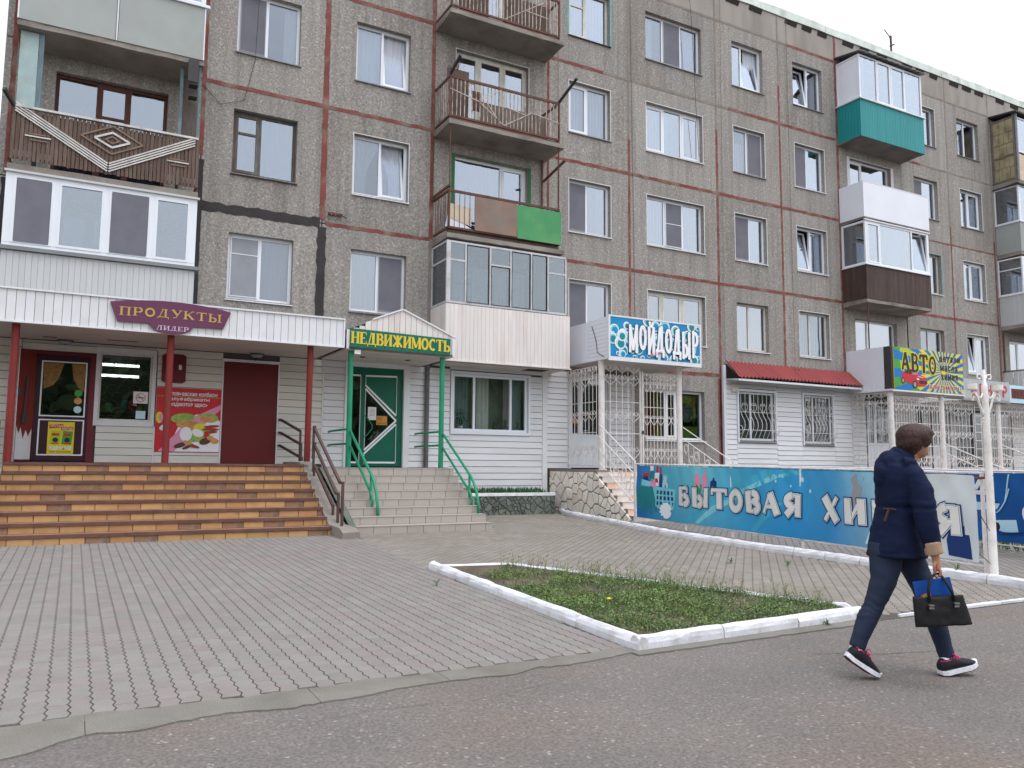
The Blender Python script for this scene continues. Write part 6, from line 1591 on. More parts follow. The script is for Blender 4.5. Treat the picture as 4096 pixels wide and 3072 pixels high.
# ------------------------------------------------------------------ Voronoi stonework
def clip(poly, n, d):
    out = []; k = len(poly)
    for i in range(k):
        a, c = poly[i], poly[(i+1)%k]; da = a[0]*n[0]+a[1]*n[1]-d; dc = c[0]*n[0]+c[1]*n[1]-d
        if da <= 0: out.append(a)
        if (da < 0 < dc) or (dc < 0 < da):
            s = da/(da-dc); out.append((a[0]+(c[0]-a[0])*s, a[1]+(c[1]-a[1])*s))
    return out
def voronoi(pts, bound, gap, aniso=1.):
    cells = []
    for i, p in enumerate(pts):
        poly = list(bound)
        for j, q in enumerate(pts):
            if i == j: continue
            dx, dy = q[0]-p[0], q[1]-p[1]; L_ = math.hypot(dx,dy)
            if L_ > 1.6: continue
            n = (dx/L_,dy/L_); d = n[0]*(p[0]+q[0])/2+n[1]*(p[1]+q[1])/2-gap/2
            poly = clip(poly, n, d)
            if len(poly) < 3: break
        if len(poly) >= 3: cells.append(poly)
    return cells
def stones(par, cells, fn, depth, m, name='stone'):
    for c in cells:
        ar = abs(sum(c[i][0]*c[(i+1)%len(c)][1]-c[(i+1)%len(c)][0]*c[i][1] for i in range(len(c))))/2
        if ar < .0006: continue
        q = MB(); n = len(c); cx = sum(p[0] for p in c)/n; cz = sum(p[1] for p in c)/n; dd = depth+rj(depth*.3)
        outer = [fn(p[0],p[1],0) for p in c]; rim = [fn(p[0],p[1],dd*.75) for p in c]; inn = [fn(p[0]+(cx-p[0])*.14, p[1]+(cz-p[1])*.14, dd) for p in c]
        q.add(outer+rim+inn, [(i,(i+1)%n,(i+1)%n+n,i+n) for i in range(n)]+[(i+n,(i+1)%n+n,(i+1)%n+2*n,i+2*n) for i in range(n)]+[tuple(range(2*n,3*n))])
        ob(name, q, m, par)
# planter with green stones
random.seed(8)
t = thing('planter', (9.3,17,.2), 'low rubble planter with green stones and white rim between grey stairs and porch', 'planter')
yb = 16.95
path = [(8.05,17.0),(10.25,16.92)]+[(10.25+.25*math.sin(R(a)), 17.17-.25*math.cos(R(a))) for a in (15,30,45,60,75,90)]+[(10.5,17.85)]
cum = [0]
for a, c in zip(path[:-1], path[1:]): cum.append(cum[-1]+math.hypot(c[0]-a[0],c[1]-a[1]))
def along(s):
    for i in range(len(path)-1):
        if s <= cum[i+1] or i == len(path)-2:
            f = (s-cum[i])/(cum[i+1]-cum[i]); a, c = path[i], path[i+1]; dx, dy = (c[0]-a[0])/(cum[i+1]-cum[i]), (c[1]-a[1])/(cum[i+1]-cum[i])
            return a[0]+(c[0]-a[0])*f, a[1]+(c[1]-a[1])*f, dy, -dx
def pfn(s, z, d):
    x, y, nx, ny = along(s); return (x+nx*d, y+ny*d, z)
q = MB(); m_ = 40
vs = []
for i in range(m_+1):
    s = cum[-1]*i/m_; vs += [pfn(s,.1,0), pfn(s,.66,0), pfn(s,.66,-.12), pfn(s,.1,-.12)]
q.add(vs, [(i*4+k,(i+1)*4+k,(i+1)*4+(k+1)%4,i*4+(k+1)%4) for i in range(m_) for k in range(4)]); ob('mortar_wall', q, 'stone_mortar_grey', t)
pts = [(random.uniform(0,cum[-1]), random.uniform(.17,.66)) for _ in range(120)]
stones(t, voronoi(pts, [(0,.18),(cum[-1],.18),(cum[-1],.655),(0,.655)], .022), pfn, .03, 'stone_green')
q = MB(); vs = []
for i in range(m_+1):
    s = cum[-1]*i/m_; a_ = rj(.008); vs += [pfn(s,.655,.04+a_), pfn(s,.72+rj(.006),.035), pfn(s,.725,-.13), pfn(s,.655,-.13)]
q.add(vs, [(i*4+k,(i+1)*4+k,(i+1)*4+(k+1)%4,i*4+(k+1)%4) for i in range(m_) for k in range(4)]); ob('white_rim', q, 'kerb_white', t)
q = MB(); q.box(8.1, 10.4, 17.1, 17.8, .5, .68); ob('earth', q, 'soil', t)
q = MB()
for _ in range(900):
    x = random.uniform(8.15,10.35); y = random.uniform(17.05,17.78); a = random.uniform(0,6.28); l = random.uniform(.06,.13); c, s = math.cos(a)*.5, math.sin(a)*.5; w = .018; z = .68
    h = random.uniform(.08,.19)
    q.add([(x,y,z),(x+c*l*.5-s*w,y+s*l*.5+c*w,z+h*.7),(x+c*l,y+s*l,z+h),(x+c*l*.5+s*w,y+s*l*.5-c*w,z+h*.7)], [(0,1,2,3)])
tag(ob('lily_leaves', q, 'leaf_pot', at=(9.3,17.4,.7)), 'dense low green leaves growing in the stone planter', 'plant', kind='stuff')

# ------------------------------------------------------------------ household shop porch
random.seed(17)
PX = 10.84; z0 = gz((0,14.3)); n = 8; rise = (1.285-z0)/n; tread = .195; ys = 15.75
t = thing('porch', (12,16,0), 'stone clad porch with pale tiled steps under the bubble sign', 'porch')
q = MB(); q.box(PX+.03, 14.3, ys+.03, WY-.02, 0, 1.245); ob('platform', q, 'stone_mortar', t)
q = MB(); q.box(PX-.02, 14.32, ys-.01, WY-.02, 1.246, 1.285); ob('platform_slab', q, 'concrete', t)
prof = [(WY,.05),(ys,.05)]
steps = []
for i in range(n):
    zt = 1.285-rise*(i); yy = ys-tread*i; steps.append((yy, zt))
prof_top = []
for i in range(n-1):
    zt = 1.285-rise*(i+1); y1 = ys-tread*i; y0_ = ys-tread*(i+1)
    q = MB(); q.box(PX+.03, 13.7, y0_+.02, y1+.03, 0, zt-.012); st = ob('step', q, 'stone_mortar', t)
    q = MB(); q.box(PX+.0, 13.7, y0_-.01, y1, zt-.011, zt); ob('tread', q, 'pale_tile', st)
    x = PX+.02; k = 0
    while x < 13.5:
        m_ = 'peach_tile' if random.random() < .35 else 'pale_tile'; q = MB(); q.box(x, x+.325, y0_+.0, y0_+.02, zt-rise+.003, zt-.014); ob('tile', q, m_, st); x += .33
x = PX+.02
q = MB()
while x < 13.5:
    m_ = 'peach_tile' if random.random() < .4 else 'pale_tile'; q = MB(); q.box(x, x+.325, ys+.0, ys+.028, 1.285-rise+.003, 1.244); ob('tile', q, m_, t); x += .33
# stone clad flank, region under the stepped line, as convex columns per step
def zprof(y): 
    if y >= ys: return 1.24
    i = int((ys-y)/tread)+1; return max(.12, 1.285-rise*i-.012)
q = MB(); q.box(PX, PX+.029, ys, WY-.02, 0, 1.24)
for i in range(n-1): q.box(PX, PX+.029, ys-tread*(i+1), ys-tread*i-.0005, 0, 1.285-rise*(i+1)-.012)
ob('flank_mortar', q, 'stone_mortar', t)
pts = []
tries = 0
while len(pts) < 62 and tries < 9000:
    tries += 1; y = random.uniform(14.35,WY); z = random.uniform(.1,1.25)
    if z < zprof(y) and all(math.hypot(y-p[0],z-p[1]) > (.2 if y > 15.8 and .2 < z < 1.0 else .14) for p in pts): pts.append((y,z))
cells = voronoi(pts, [(14.36,.14),(WY-.03,.2),(WY-.03,1.235),(14.36,1.235)], .03)
fin = []
for c in cells:
    cx = sum(p[0] for p in c)/len(c)
    for i in range(n-1):   # keep below the slope line of the steps
        pass
    # half plane under the line through the step edges
    a = (ys, 1.235-rise*.35); b2 = (ys-tread*(n-1), 1.235-rise*(n-1)-rise*.35)
    d = (b2[0]-a[0], b2[1]-a[1]); nn = (d[1], -d[0]); L_ = math.hypot(*nn); nn = (nn[0]/L_, nn[1]/L_)
    if nn[1] < 0: nn = (-nn[0], -nn[1])
    c2 = clip(c, nn, nn[0]*a[0]+nn[1]*a[1]) if cx < ys+.05 else c
    if len(c2) >= 3: fin.append(c2)
stones(t, fin, lambda y, z, d: (PX-d, y, z), .025, 'stone_pale', 'cladding_stone')
# canopy of the porch with its columns
t = thing('canopy', (12.8,16.9,4), 'white boxed canopy on white columns carrying the bubble sign', 'canopy')
CX0, CX1, MYF = 11.38, 14.28, 16.0
q = MB(); q.box(CX0+.02, CX1-.02, MYF+.02, WY, 4.0, 4.03); ob('soffit_board', q, 'soffit', t)
q = MB(); q.box(CX0, CX1, MYF-.012, MYF+.02, 3.99, 5.06); ob('front_board', q, 'trim_white', t)
h = 0
for zz in (0,):
    q = MB(); q.box(CX0-.012, CX0+.0, MYF+.0, 16.95, 4.03, 5.05); ob('side_panel', q, 'white_sheet', t); q = MB(); q.box(CX0-.012, CX0+.0, 16.96, D-.01, 4.03, 5.03); ob('side_panel', q, 'white_sheet', t)
    q = MB()
    for i in range(9): q.box(CX0-.0135, CX0-.0121, MYF+.02, 16.9, 4.1+.1*i, 4.103+.1*i)
    ob('panel_groove', q, 'grout', t)
q = MB(); q.box(CX0-.03, CX0+.0, MYF-.02, D-.01, 4.0, 4.045); q.box(CX0-.03, CX1+.03, MYF-.045, MYF-.013, 3.96, 4.06); q.box(CX0-.03, CX1+.03, MYF-.045, MYF-.013, 5.05, 5.09); q.box(CX0-.03,CX0+.02,MYF-.045,MYF-.013,4.061,5.049); q.box(CX1-.02,CX1+.03,MYF-.045,MYF-.013,4.061,5.049); ob('edge_trim', q, 'trim_white', t)
q = MB(); q.box(CX1-.01, CX1, MYF+.02, D, 4.0, 5.05); ob('side_panel', q, 'panel_grey', t)
for x in (11.45, 13.93):
    q = MB(); q.lathe((x,16.42,1.28), [(.075,0),(.075,2.72)], 14); ob('column', q, 'grille_white', t)
q = MB(); q.tube([(CX0-.02,16.7,4.9),(CX0-.03,16.5,4.5),(CX0-.03,16.45,4.2),(CX0-.02,16.1,4.02)], .008, 4); ob('cable', q, 'wire', t)
# bubble sign
random.seed(2)
t = thing('shop_sign', (12.85,MYF-.05,4.5), 'blue sign with bubbles and white balloon letters over the porch', 'sign')
BX0, BX1, BZ0, BZ1 = CX0+.025, CX1-.025, 4.065, 5.045; by = MYF-.034
q = MB(); q.box(BX0, BX1, by, MYF-.014, BZ0, BZ1); ob('board', q, 'sign_blue', t)
k = 0
for _ in range(64):
    cx = random.uniform(BX0+.02, BX1-.02); cz = random.uniform(BZ0, BZ1); r = random.choice([.05,.07,.1,.14,.17]); 
    for rr, m_ in ((r,'print_white'),(r*.84,'print_paleblue' if random.random() < .5 else 'print_cyan'),(r*.62,'print_teal' if random.random() < .6 else 'sign_blue')):
        o_ = (r-rr)*.35
        poly = [(cx+o_+rr*math.cos(R(a)), cz-o_+rr*math.sin(R(a))) for a in range(0,360,24)]
        for nrm, d in (((1,0),BX1-.002),((-1,0),-BX0-.002),((0,1),BZ1-.002),((0,-1),-BZ0-.002)): poly = clip(poly, nrm, d)
        if len(poly) > 2: k += 1; q = MB(); q.prism(poly, by-.0008-.00008*k, by-.0004-.00008*k); ob('printed_bubble', q, m_, t)
y_ = by-.0008-.00008*k-.002
for grow, m_, dy in ((.042,'print_black',0),(.03,'print_white',.012)):
    serif('lettering', 'МОЙДОДЫР', BX0+.54, BX1-.09, 4.22, 4.86, at(y_-dy), m_, t, grow=grow, gap=.16, rnd=True, plain=True, bow=lambda u: .02-.06*u, fat=.5, alt=.08)
ftext('lettering', 'МЕНЯ', BX0+1.2, BX0+1.55, 4.12, 4.2, lambda p: (p[0], y_-.03+p[1], p[2]+(p[0]-BX0-1.2)*.25), 'print_pink', t)
# iron grille of the porch
t = thing('porch_grille', (12.5,16.4,1.3), 'white wrought iron grille with scrolls closing the household shop porch', 'grille')
def iron_wall(t, fn, u0, u1, z0, z1, n, lyres=True, rails=(0,.24,.32,.66,1), r=.0085):
    q = MB()
    for i in range(n+1):
        u = u0+(u1-u0)*i/n; q.tube([fn((u,z0)),fn((u,z1))], r, 5)
    for k in (0,.33,.64,1):
        zz = z0+(z1-z0)*k; q.tube([fn((u0,zz)),fn((u1,zz))], r*1.1, 5)
    ob('bars', q, 'grille_white', t)
    q = MB(); m_ = max(1, n//2)
    for i in range(m_):
        u = u0+(u1-u0)*(i+.5)/m_; w = (u1-u0)/m_*.9
        for zz, hh in ((.86,.26),(.5,.24),(.14,.28),(.97,.12)): lyre(q, fn, u, z0+(z1-z0)*zz, w, hh if zz < .95 else .16, r*.95)
    tag(ob('scrolls', q, 'grille_white', t), kind='stuff')
iron_wall(t, lambda p_: (11.36, p_[0], p_[1]), 16.5, WY-.04, 1.4, 3.86, 8)
iron_wall(t, lambda p_: (p_[0], 16.4, p_[1]), 11.53, 12.62, 1.36, 3.9, 6)
iron_wall(t, lambda p_: (p_[0], 16.4, p_[1]), 12.74, 13.86, 1.36, 3.75, 10)
q = MB()
for x in (12.65, 12.71): q.box(x-.012, x+.012, 16.385, 16.415, 1.3, 3.8)
ob('gate_stile', q, 'grille_white', t)
q = MB(); q.box(12.66,12.72,16.36,16.384,2.2,2.28); ob('padlock', q, 'dark_metal', t)
def porch_rail(name_label, top, foot):
    t = thing('handrail', (foot[0],foot[1],.2), name_label, 'handrail', 'white scroll handrails of the porch')
    q = MB()
    for zt, zb in ((2.4,1.5),(2.1,1.2),(1.46,.58)):
        q.tube([(top[0],top[1],zt),(foot[0],foot[1],zb)], .013, 6)
    m_ = 9
    for i in range(1, m_):
        f = i/m_; x = top[0]+(foot[0]-top[0])*f; y = top[1]+(foot[1]-top[1])*f; zt = 2.1+(1.2-2.1)*f; q.tube([(x,y,zt),(x,y,zt-.68)], .008, 5)
    q.tube([(foot[0],foot[1],gz(foot)),(foot[0],foot[1],1.52)], .022, 8); ob('rail', q, 'grille_white', t)
    q = MB()
    for i in range(m_):
        f = (i+.5)/m_; x = top[0]+(foot[0]-top[0])*f; y = top[1]+(foot[1]-top[1])*f; zz = 2.1+(1.2-2.1)*f-.22-.2*(i % 2)
        lyre(q, lambda p_: (x, y+p_[0], p_[1]), 0, zz, .14, .26, .0075)
    tag(ob('scrolls', q, 'grille_white', t), kind='stuff')
porch_rail('white scrolled handrail down the left side of the porch steps', (11.3,16.3), (10.87,14.32)); porch_rail('white scrolled handrail down the right side of the porch steps', (14.0,16.35), (13.75,14.3))

# ------------------------------------------------------------------ car parts porch and what follows it
random.seed(23)
t = thing('canopy', (24.2,17,4), 'white planked canopy box on columns behind the yellow car parts sign', 'canopy')
AY = 16.27
q = MB(); q.box(22.36, 26.0, AY+.03, D-.02, 3.84, 3.87); ob('soffit_board', q, 'soffit', t)
q = MB(); q.box(22.36, 26.0, AY, AY+.03, 3.82, 5.2); ob('front_board', q, 'dark_metal', t)
q = MB(); q.box(22.35, 22.358, AY+.0, AY+.26, 3.82, 5.21); ob('black_edge', q, 'dark_metal', t)
planks(t, AY+.27, D-.02, 3.86, 5.21, 0, .118, 'white_sheet', side=22.345, gap=.004)
q = MB(); q.box(22.33, 22.36, AY, D-.02, 3.8, 3.858); q.box(22.33, 26.02, AY-.03, AY-.002, 3.79, 3.84); ob('edge_trim', q, 'trim_white', t)
for x in (22.5, 25.05, 28.2, 31.4):
    q = MB(); q.lathe((x,16.45,.2), [(.085,0),(.085,3.6)], 12); ob('column', q, 'grille_white', t)
q = MB(); q.box(26.0, 34, 16.4, D, 3.62, 3.68); ob('side_soffit', q, 'soffit', t)
t = thing('porch', (26,17,0), 'raised porch platform behind the white bars under the car parts sign', 'porch')
q = MB(); q.box(22.4, 33, 16.2, WY-.02, 0, 1.25); ob('platform', q, 'concrete', t); q = MB(); q.box(22.38, 33, 16.17, WY-.02, 1.251, 1.29); ob('platform_slab', q, 'pale_tile', t)
t = thing('porch_grille', (26,16.45,1.3), 'row of white iron bars with scrolls below the car parts and centre signs', 'grille')
iron_wall(t, lambda p_: (22.42, p_[0], p_[1]), 16.5, WY-.05, 1.33, 3.75, 6)
for a, c, k in ((22.62,24.94,18),(25.15,26.75,8),(27.3,28.1,7),(28.3,31.3,20)): iron_wall(t, lambda p_: (p_[0], 16.45, p_[1]), a, c, 1.33, 3.66, k, r=.01)
q = MB()
for x in (26.85, 27.2):
    q.tube([(x,16.45,1.3),(x,16.45,3.6)], .014, 6)
for i in range(8): q.tube([(26.85,16.45,1.5+.28*i),(27.2,16.45,1.5+.28*i)], .01, 5)
ob('gate_ladder', q, 'grille_white', t)
for lb, a, c in (('white handrail slanting down in front of the far grille left part',(24.9,16.3,2.2),(24.6,13.6,1.1)),('white handrail slanting down in front of the far grille right part',(28.1,16.3,2.2),(27.8,13.6,1.1))):
    t = thing('handrail', (a[0],a[1],1), lb, 'handrail', 'white handrails of the car parts porch'); q = MB()
    for dz in (0,-.3): q.tube([(a[0],a[1],a[2]+dz),(c[0],c[1],c[2]+dz)], .02, 6)
    q.tube([(c[0],c[1],.1),(c[0],c[1],c[2])],.025,6); ob('rail', q, 'grille_white', t)

# car parts sign
t = thing('shop_sign', (24.2,AY,4.5), 'yellow and blue sunburst car parts sign with a red car', 'sign')
AX0, AX1, AZ0, AZ1 = 22.44, 25.98, 3.85, 5.19; ay = AY-.03
q = MB(); q.box(AX0, AX1, ay, AY-.003, AZ0, AZ1); ob('board', q, 'print_yellow', t)
ctr = (24.95, 4.52); nr = 26; kk = 0
def rect_clip(poly):
    for nrm, d in (((1,0),AX1-.002),((-1,0),-AX0-.002),((0,1),AZ1-.002),((0,-1),-AZ0-.002)):
        poly = clip(poly, nrm, d)
        if len(poly) < 3: return []
    return poly
q = MB(); q.box(AX0+.002, AX0+1.2, ay-.0006, ay-.0002, AZ0+.002, AZ1-.002); ob('printed_field', q, 'print_lime', t)
q = MB(); q.box(AX0+.002, AX0+.32, ay-.0011, ay-.0007, AZ0+.002, AZ1-.002); q.prism([(AX0+.33,AZ0+.002),(AX0+1.3,AZ0+.002),(AX0+.9,AZ0+.2),(AX0+.33,AZ0+.4)], ay-.0011, ay-.0007); ob('printed_field', q, 'print_green', t)
for i in range(nr):
    a0 = 2*math.pi*(i)/nr; a1 = 2*math.pi*(i+.5)/nr
    poly = rect_clip([(ctr[0]+.1*math.cos(a0),ctr[1]+.1*math.sin(a0)),(ctr[0]+4*math.cos(a0),ctr[1]+4*math.sin(a0)),(ctr[0]+4*math.cos(a1),ctr[1]+4*math.sin(a1)),(ctr[0]+.1*math.cos(a1),ctr[1]+.1*math.sin(a1))])
    if len(poly) > 2: kk += 1; q = MB(); q.prism(poly, ay-.0016-.00003*kk, ay-.0012-.00003*kk); ob('printed_ray', q, 'print_blue', t)
f1 = at(ay-.004); f2 = at(ay-.007)
for grow, m_, f in ((.035,'print_yellow',f1),(.004,'print_black',f2)):
    serif('lettering', 'АВТО', 22.8, 24.56, 4.44, 5.03, f, m_, t, grow=grow, gap=.12, plain=True, fat=1.9, heavy=.2, bow=lambda u: .02-.05*u)
for s_, x0, x1, z0_, z1_ in (('детали',24.72,25.84,4.88,5.05),('масла',24.76,25.68,4.57,4.75),('химия',24.78,25.68,4.28,4.46)): serif('lettering', s_, x0, x1, z0_, z1_, f2, 'print_black', t, plain=True, fat=1.6, heavy=.24, gap=.2)
ftext('lettering', '8-961-740-45-11', 24.14, 25.86, 3.935, 4.1, f1, 'print_white', t, bold=.03); ftext('lettering', '8-961-740-45-11', 24.16, 25.84, 3.95, 4.085, f2, 'print_red', t, bold=.012)
# printed car
cy_ = ay-.009
def carp(pts, m_, k, nm='printed_car'):
    q = MB(); q.prism(pts, cy_-.0006*k-.0005, cy_-.0006*k); ob(nm, q, m_, t)
ox, oz = 22.74, 3.92
S_ = lambda pts: [(ox+x*1.32, oz+z*.62) for x, z in pts]
carp(S_([(0,.45),(.06,.7),(.12,.78),(.25,.95),(.45,1.0),(.58,.9),(.68,.74),(.92,.62),(1.0,.45),(1.0,.3),(.9,.14),(.62,.1),(.5,.16),(.2,.3),(.08,.3)]), 'print_red', 0)
carp(S_([(.13,.76),(.25,.92),(.28,.92),(.28,.72)]), 'print_black', 1); carp(S_([(.3,.92),(.42,.95),(.4,.7),(.3,.71)]), 'print_black', 1); carp(S_([(.46,.96),(.56,.88),(.66,.73),(.45,.7)]), 'print_grey', 1)
carp(S_([(.68,.42),(.98,.42),(.98,.26),(.7,.26)]), 'print_black', 1); carp(S_([(.6,.55),(.7,.5),(.68,.45),(.6,.47)]), 'print_white', 2); carp(S_([(.66,.68),(.9,.6),(.82,.56),(.6,.62)]), 'print_pink', 2)
for cx, cz, rx, rz in ((.52,.2,.09,.2),(.08,.36,.06,.16)):
    carp(S_([(cx+rx*math.cos(R(a)),cz+rz*math.sin(R(a))) for a in range(0,360,24)]), 'print_black', 3); carp(S_([(cx+rx*.6*math.cos(R(a)),cz+rz*.65*math.sin(R(a))) for a in range(0,360,30)]), 'print_grey', 4)
# centre sign and its neighbour
t = thing('shop_sign', (27.3,AY,4), 'silver sign with red letters partly behind the lamp post', 'sign')
q = MB(); q.box(26.02, 28.66, AY, AY+.08, 3.67, 4.4); ob('board', q, 'sign_silver', t)
serif('lettering', 'ЦЕНТР', 26.4, 28.5, 3.86, 4.26, at(AY-.004), 'print_red', t, plain=True, fat=1.2, heavy=.16, gap=.25)
q = MB(); q.prism([(26.03,3.68),(28.6,3.68),(28.6,3.75),(27.4,3.8),(26.03,3.74)], AY-.004, AY-.001); ob('printed_dark', q, 'print_grey', t)
t = thing('shop_sign', (30,AY,4), 'dark red sign in a pale blue frame at the right edge', 'sign')
q = MB(); q.box(28.68, 33, AY+.01, AY+.08, 3.7, 4.32); ob('board', q, 'print_paleblue', t)
q = MB(); q.box(28.78, 32.9, AY+.0, AY+.008, 3.86, 4.2); ob('red_field', q, 'maroon_door', t)
for i in range(4):
    q = MB(); x = 29.0+.62*i; outline(q, x, x+.42, 3.9, 4.16, AY-.001, .05); q.box(x+.14,x+.28,AY-.009,AY-.001,3.98,4.08); ob('printed_square', q, 'print_brown', t)
# ------------------------------------------------------------------ fences with banners
random.seed(33)
FA, FB = Vector((10.86,14.3,0)), Vector((10.24,6.2,0))
def fence(FA, FB, label, z_at, posts, bars=True):
    t = thing('fence', (FA.x,FA.y,0), label, 'fence')
    L_ = (FB-FA).length; d = (FB-FA)/L_
    P = lambda s, z: (FA.x+d.x*s, FA.y+d.y*s, z)
    top = lambda s: z_at(s)
    q = MB(); q.tube([P(0,top(0)),P(L_/2,top(L_/2)),P(L_,top(L_))], .016, 6); ob('top_rail', q, 'grille_white', t)
    for zz in (.2,.13):
        q = MB(); q.tube([P(L_*i/8, gz(P(L_*i/8,0))+zz) for i in range(9)], .011, 5); ob('bottom_rail', q, 'grille_white', t)
    for s in posts:
        q = MB(); q.tube([P(s,gz(P(s,0))-.05),P(s,top(s))], .025, 8); ob('post', q, 'grille_white', t)
    q = MB(); n = int(L_/.26)
    for i in range(n+1):
        s = L_*i/n; q.tube([P(s,gz(P(s,0))+.13),P(s,gz(P(s,0))+.2)], .007, 4)
    ob('pickets', q, 'grille_white', t)
    return t, L_, d
tf, FL, fd = fence(FA, FB, 'low white fence carrying the cleaning goods banner along the kerb', lambda s: 1.435-.105*s/8.12, [0.02,1.82,3.22,4.95,6.7,8.1])
fn_ = Vector((fd.y,-fd.x,0))       # towards the camera side
if fn_.x > 0: fn_ = -fn_
def banner(label, S0, S1, FAo, d_, nrm, zt, zb, m, name='banner', amp=.024):
    t = thing(name, (FAo.x+d_.x*S0,FAo.y+d_.y*S0,.2), label, 'banner')
    def pt(p, lift=0.):        # p = (s, depth, v) with v 0..1 in height
        s, dep, v = p; z = zb(s)+(zt(s)-zb(s))*v
        w = amp*math.sin(s*3.1+2.2*v)*(.3+.7*v)+amp*.6*math.sin(s*7.7-3*v+1)+amp*.35*math.sin(s*17+9*v)*v
        w += .052+lift-dep
        return (FAo.x+d_.x*s+nrm.x*w, FAo.y+d_.y*s+nrm.y*w, z)
    nx, nz = 150, 14; b = MB()
    b.add([pt((S0+(S1-S0)*i/nx,0,j/nz)) for j in range(nz+1) for i in range(nx+1)], [(j*(nx+1)+i,j*(nx+1)+i+1,(j+1)*(nx+1)+i+1,(j+1)*(nx+1)+i) for j in range(nz) for i in range(nx)])
    o = ob('cloth', b, m, t, smooth=True)
    uv = o.data.uv_layers.new(name='uv')
    for lp in o.data.loops:
        vi = lp.vertex_index; uv.data[lp.index].uv = ((vi % (nx+1))/nx, (vi//(nx+1))/nz)
    return t, pt, o
tb, bp, cloth = banner('long blue banner for household chemicals laced to the white fence', .17, 8.05, FA, fd, fn_, lambda s: 1.415-.105*s/8.05-.012*abs(math.sin(s*3.3)), lambda s: .295-.1*s/8.05, 'banner_print')
def bpoly(pts, m, k, name='printed_shape', par=None, f=None):
    """flat printed shape following the cloth; pts in (s, v)"""
    f = f or bp; par = par or tb; q = MB()
    # refine the outline so that it follows the folds
    P = []
    for a, c in zip(pts, pts[1:]+pts[:1]):
        n = max(1, int(abs(c[0]-a[0])/.12)); P += [(a[0]+(c[0]-a[0])*i/n, a[1]+(c[1]-a[1])*i/n) for i in range(n)]
    bm = bmesh.new(); vs = [bm.verts.new((p[0],p[1],0)) for p in P]; bm.faces.new(vs); bmesh.ops.triangulate(bm, faces=bm.faces[:])
    for _ in range(2): bmesh.ops.subdivide_edges(bm, edges=[e for e in bm.edges if e.calc_length() > .25], cuts=1)
    bm.verts.index_update()
    q.add([f((v.co.x,-.0012-.0011*k,v.co.y)) for v in bm.verts], [tuple(v.index for v in fc.verts) for fc in bm.faces]); bm.free()
    return ob(name, q, m, par)
mat('banner_swoosh', lin(128,206,220), rough=.55, var=.15, scale=3, fine=0, bump=0)
mat('banner_swoosh_b', lin(70,176,206), rough=.55, var=.15, scale=3, fine=0, bump=0)
bpoly([(1.9,0.02),(2.6,.25),(3.4,.55),(4.3,.8),(5.0,.95),(5.0,.99),(4.2,.99),(3.3,.72),(2.5,.36),(1.7,.02)], 'banner_swoosh_b', 0)
bpoly([(2.3,0.02),(2.9,.3),(3.8,.66),(4.7,.93),(4.4,.93),(3.5,.64),(2.7,.33),(2.15,.02)], 'banner_swoosh', 1)
bpoly([(3.9,0.02),(4.3,.3),(4.6,.5),(4.4,.5),(4.1,.3),(3.75,.02)], 'banner_swoosh_b', 1)
# basket with cleaning things
mt = lambda *p: list(p)
bpoly([(.72,.62),(1.55,.58),(1.45,.2),(.85,.22)], 'print_cyan', 2, 'printed_basket'); 
for i in range(5):
    for j in range(3):
        x = .9+.12*i; zz = .27+.1*j; bpoly([(x,zz),(x+.07,zz),(x+.075,zz+.07),(x+.005,zz+.07)], 'print_navy', 3, 'printed_hole')
for x0, x1, z0_, z1_, m_ in ((.4,.62,.66,.84,'print_navy'),(.62,.8,.7,.98,'print_teal'),(.8,.96,.62,.97,'print_white'),(.98,1.1,.6,.95,'print_navy'),(1.1,1.3,.6,.8,'print_paleblue')):
    bpoly([(x0,z0_),(x1,z0_),(x1,z1_-.12),(x1-.04,z1_-.1),(x1-.05,z1_),(x0+.05,z1_),(x0+.04,z1_-.1),(x0,z1_-.12)], m_, 3, 'printed_bottle')
for x0, x1, z0_, z1_, m_ in ((.43,.6,.8,.86,'print_red'),(.66,.76,.9,.99,'print_white'),(.84,.92,.86,.99,'print_red'),(1.0,1.08,.84,.97,'print_red'),(.82,.94,.68,.76,'print_red'),(1.15,1.3,.74,.84,'print_cyan')): bpoly([(x0,z0_),(x1,z0_),(x1,z1_),(x0,z1_)], m_, 4, 'printed_cap')
bpoly([(.3,.14),(.2,.4),(.32,.62),(.62,.66),(.78,.5),(.95,.16),(.88,.12),(.76,.3),(.72,.08),(.64,.1),(.62,.3),(.54,.12),(.47,.14),(.5,.36),(.4,.12)], 'print_teal', 5, 'printed_glove')
bpoly([(.36,.62),(.62,.6),(.66,.7),(.4,.74)], 'print_cyan', 6, 'printed_sponge'); bpoly([(.62,.62),(.86,.58),(.84,.7),(.7,.76)], 'print_pink', 6, 'printed_sponge')
bpoly([(1.2+.2*math.cos(R(a))*(1 if k % 2 else .72), .18+.15*math.sin(R(a))*(1 if k % 2 else .72)) for k, a in enumerate(range(0,360,15))], 'print_white', 6, 'printed_brush')
for x0, z0_, m_, h_ in ((2.2,.62,'print_pink',.3),(2.42,.62,'print_pink',.34),(2.68,.62,'print_navy',.2)):
    bpoly([(x0,z0_),(x0+.17,z0_),(x0+.17,z0_+h_*.7),(x0+.11,z0_+h_*.8),(x0+.11,z0_+h_),(x0+.06,z0_+h_),(x0+.06,z0_+h_*.8),(x0,z0_+h_*.7)], m_, 3, 'printed_bottle')
bpoly([(2.26,.56),(2.38,.56),(2.42,.7),(2.24,.7)], 'print_green', 4, 'printed_cup')
for x0, z0_, r_ in ((4.45,.82,.02),(4.6,.9,.03),(4.75,.75,.02),(5.0,.86,.04),(5.2,.7,.03),(4.9,.95,.03)): bpoly([(x0+r_*math.cos(R(a)),z0_+r_*math.sin(R(a))) for a in range(0,360,45)], 'print_paleblue', 2, 'printed_dot')
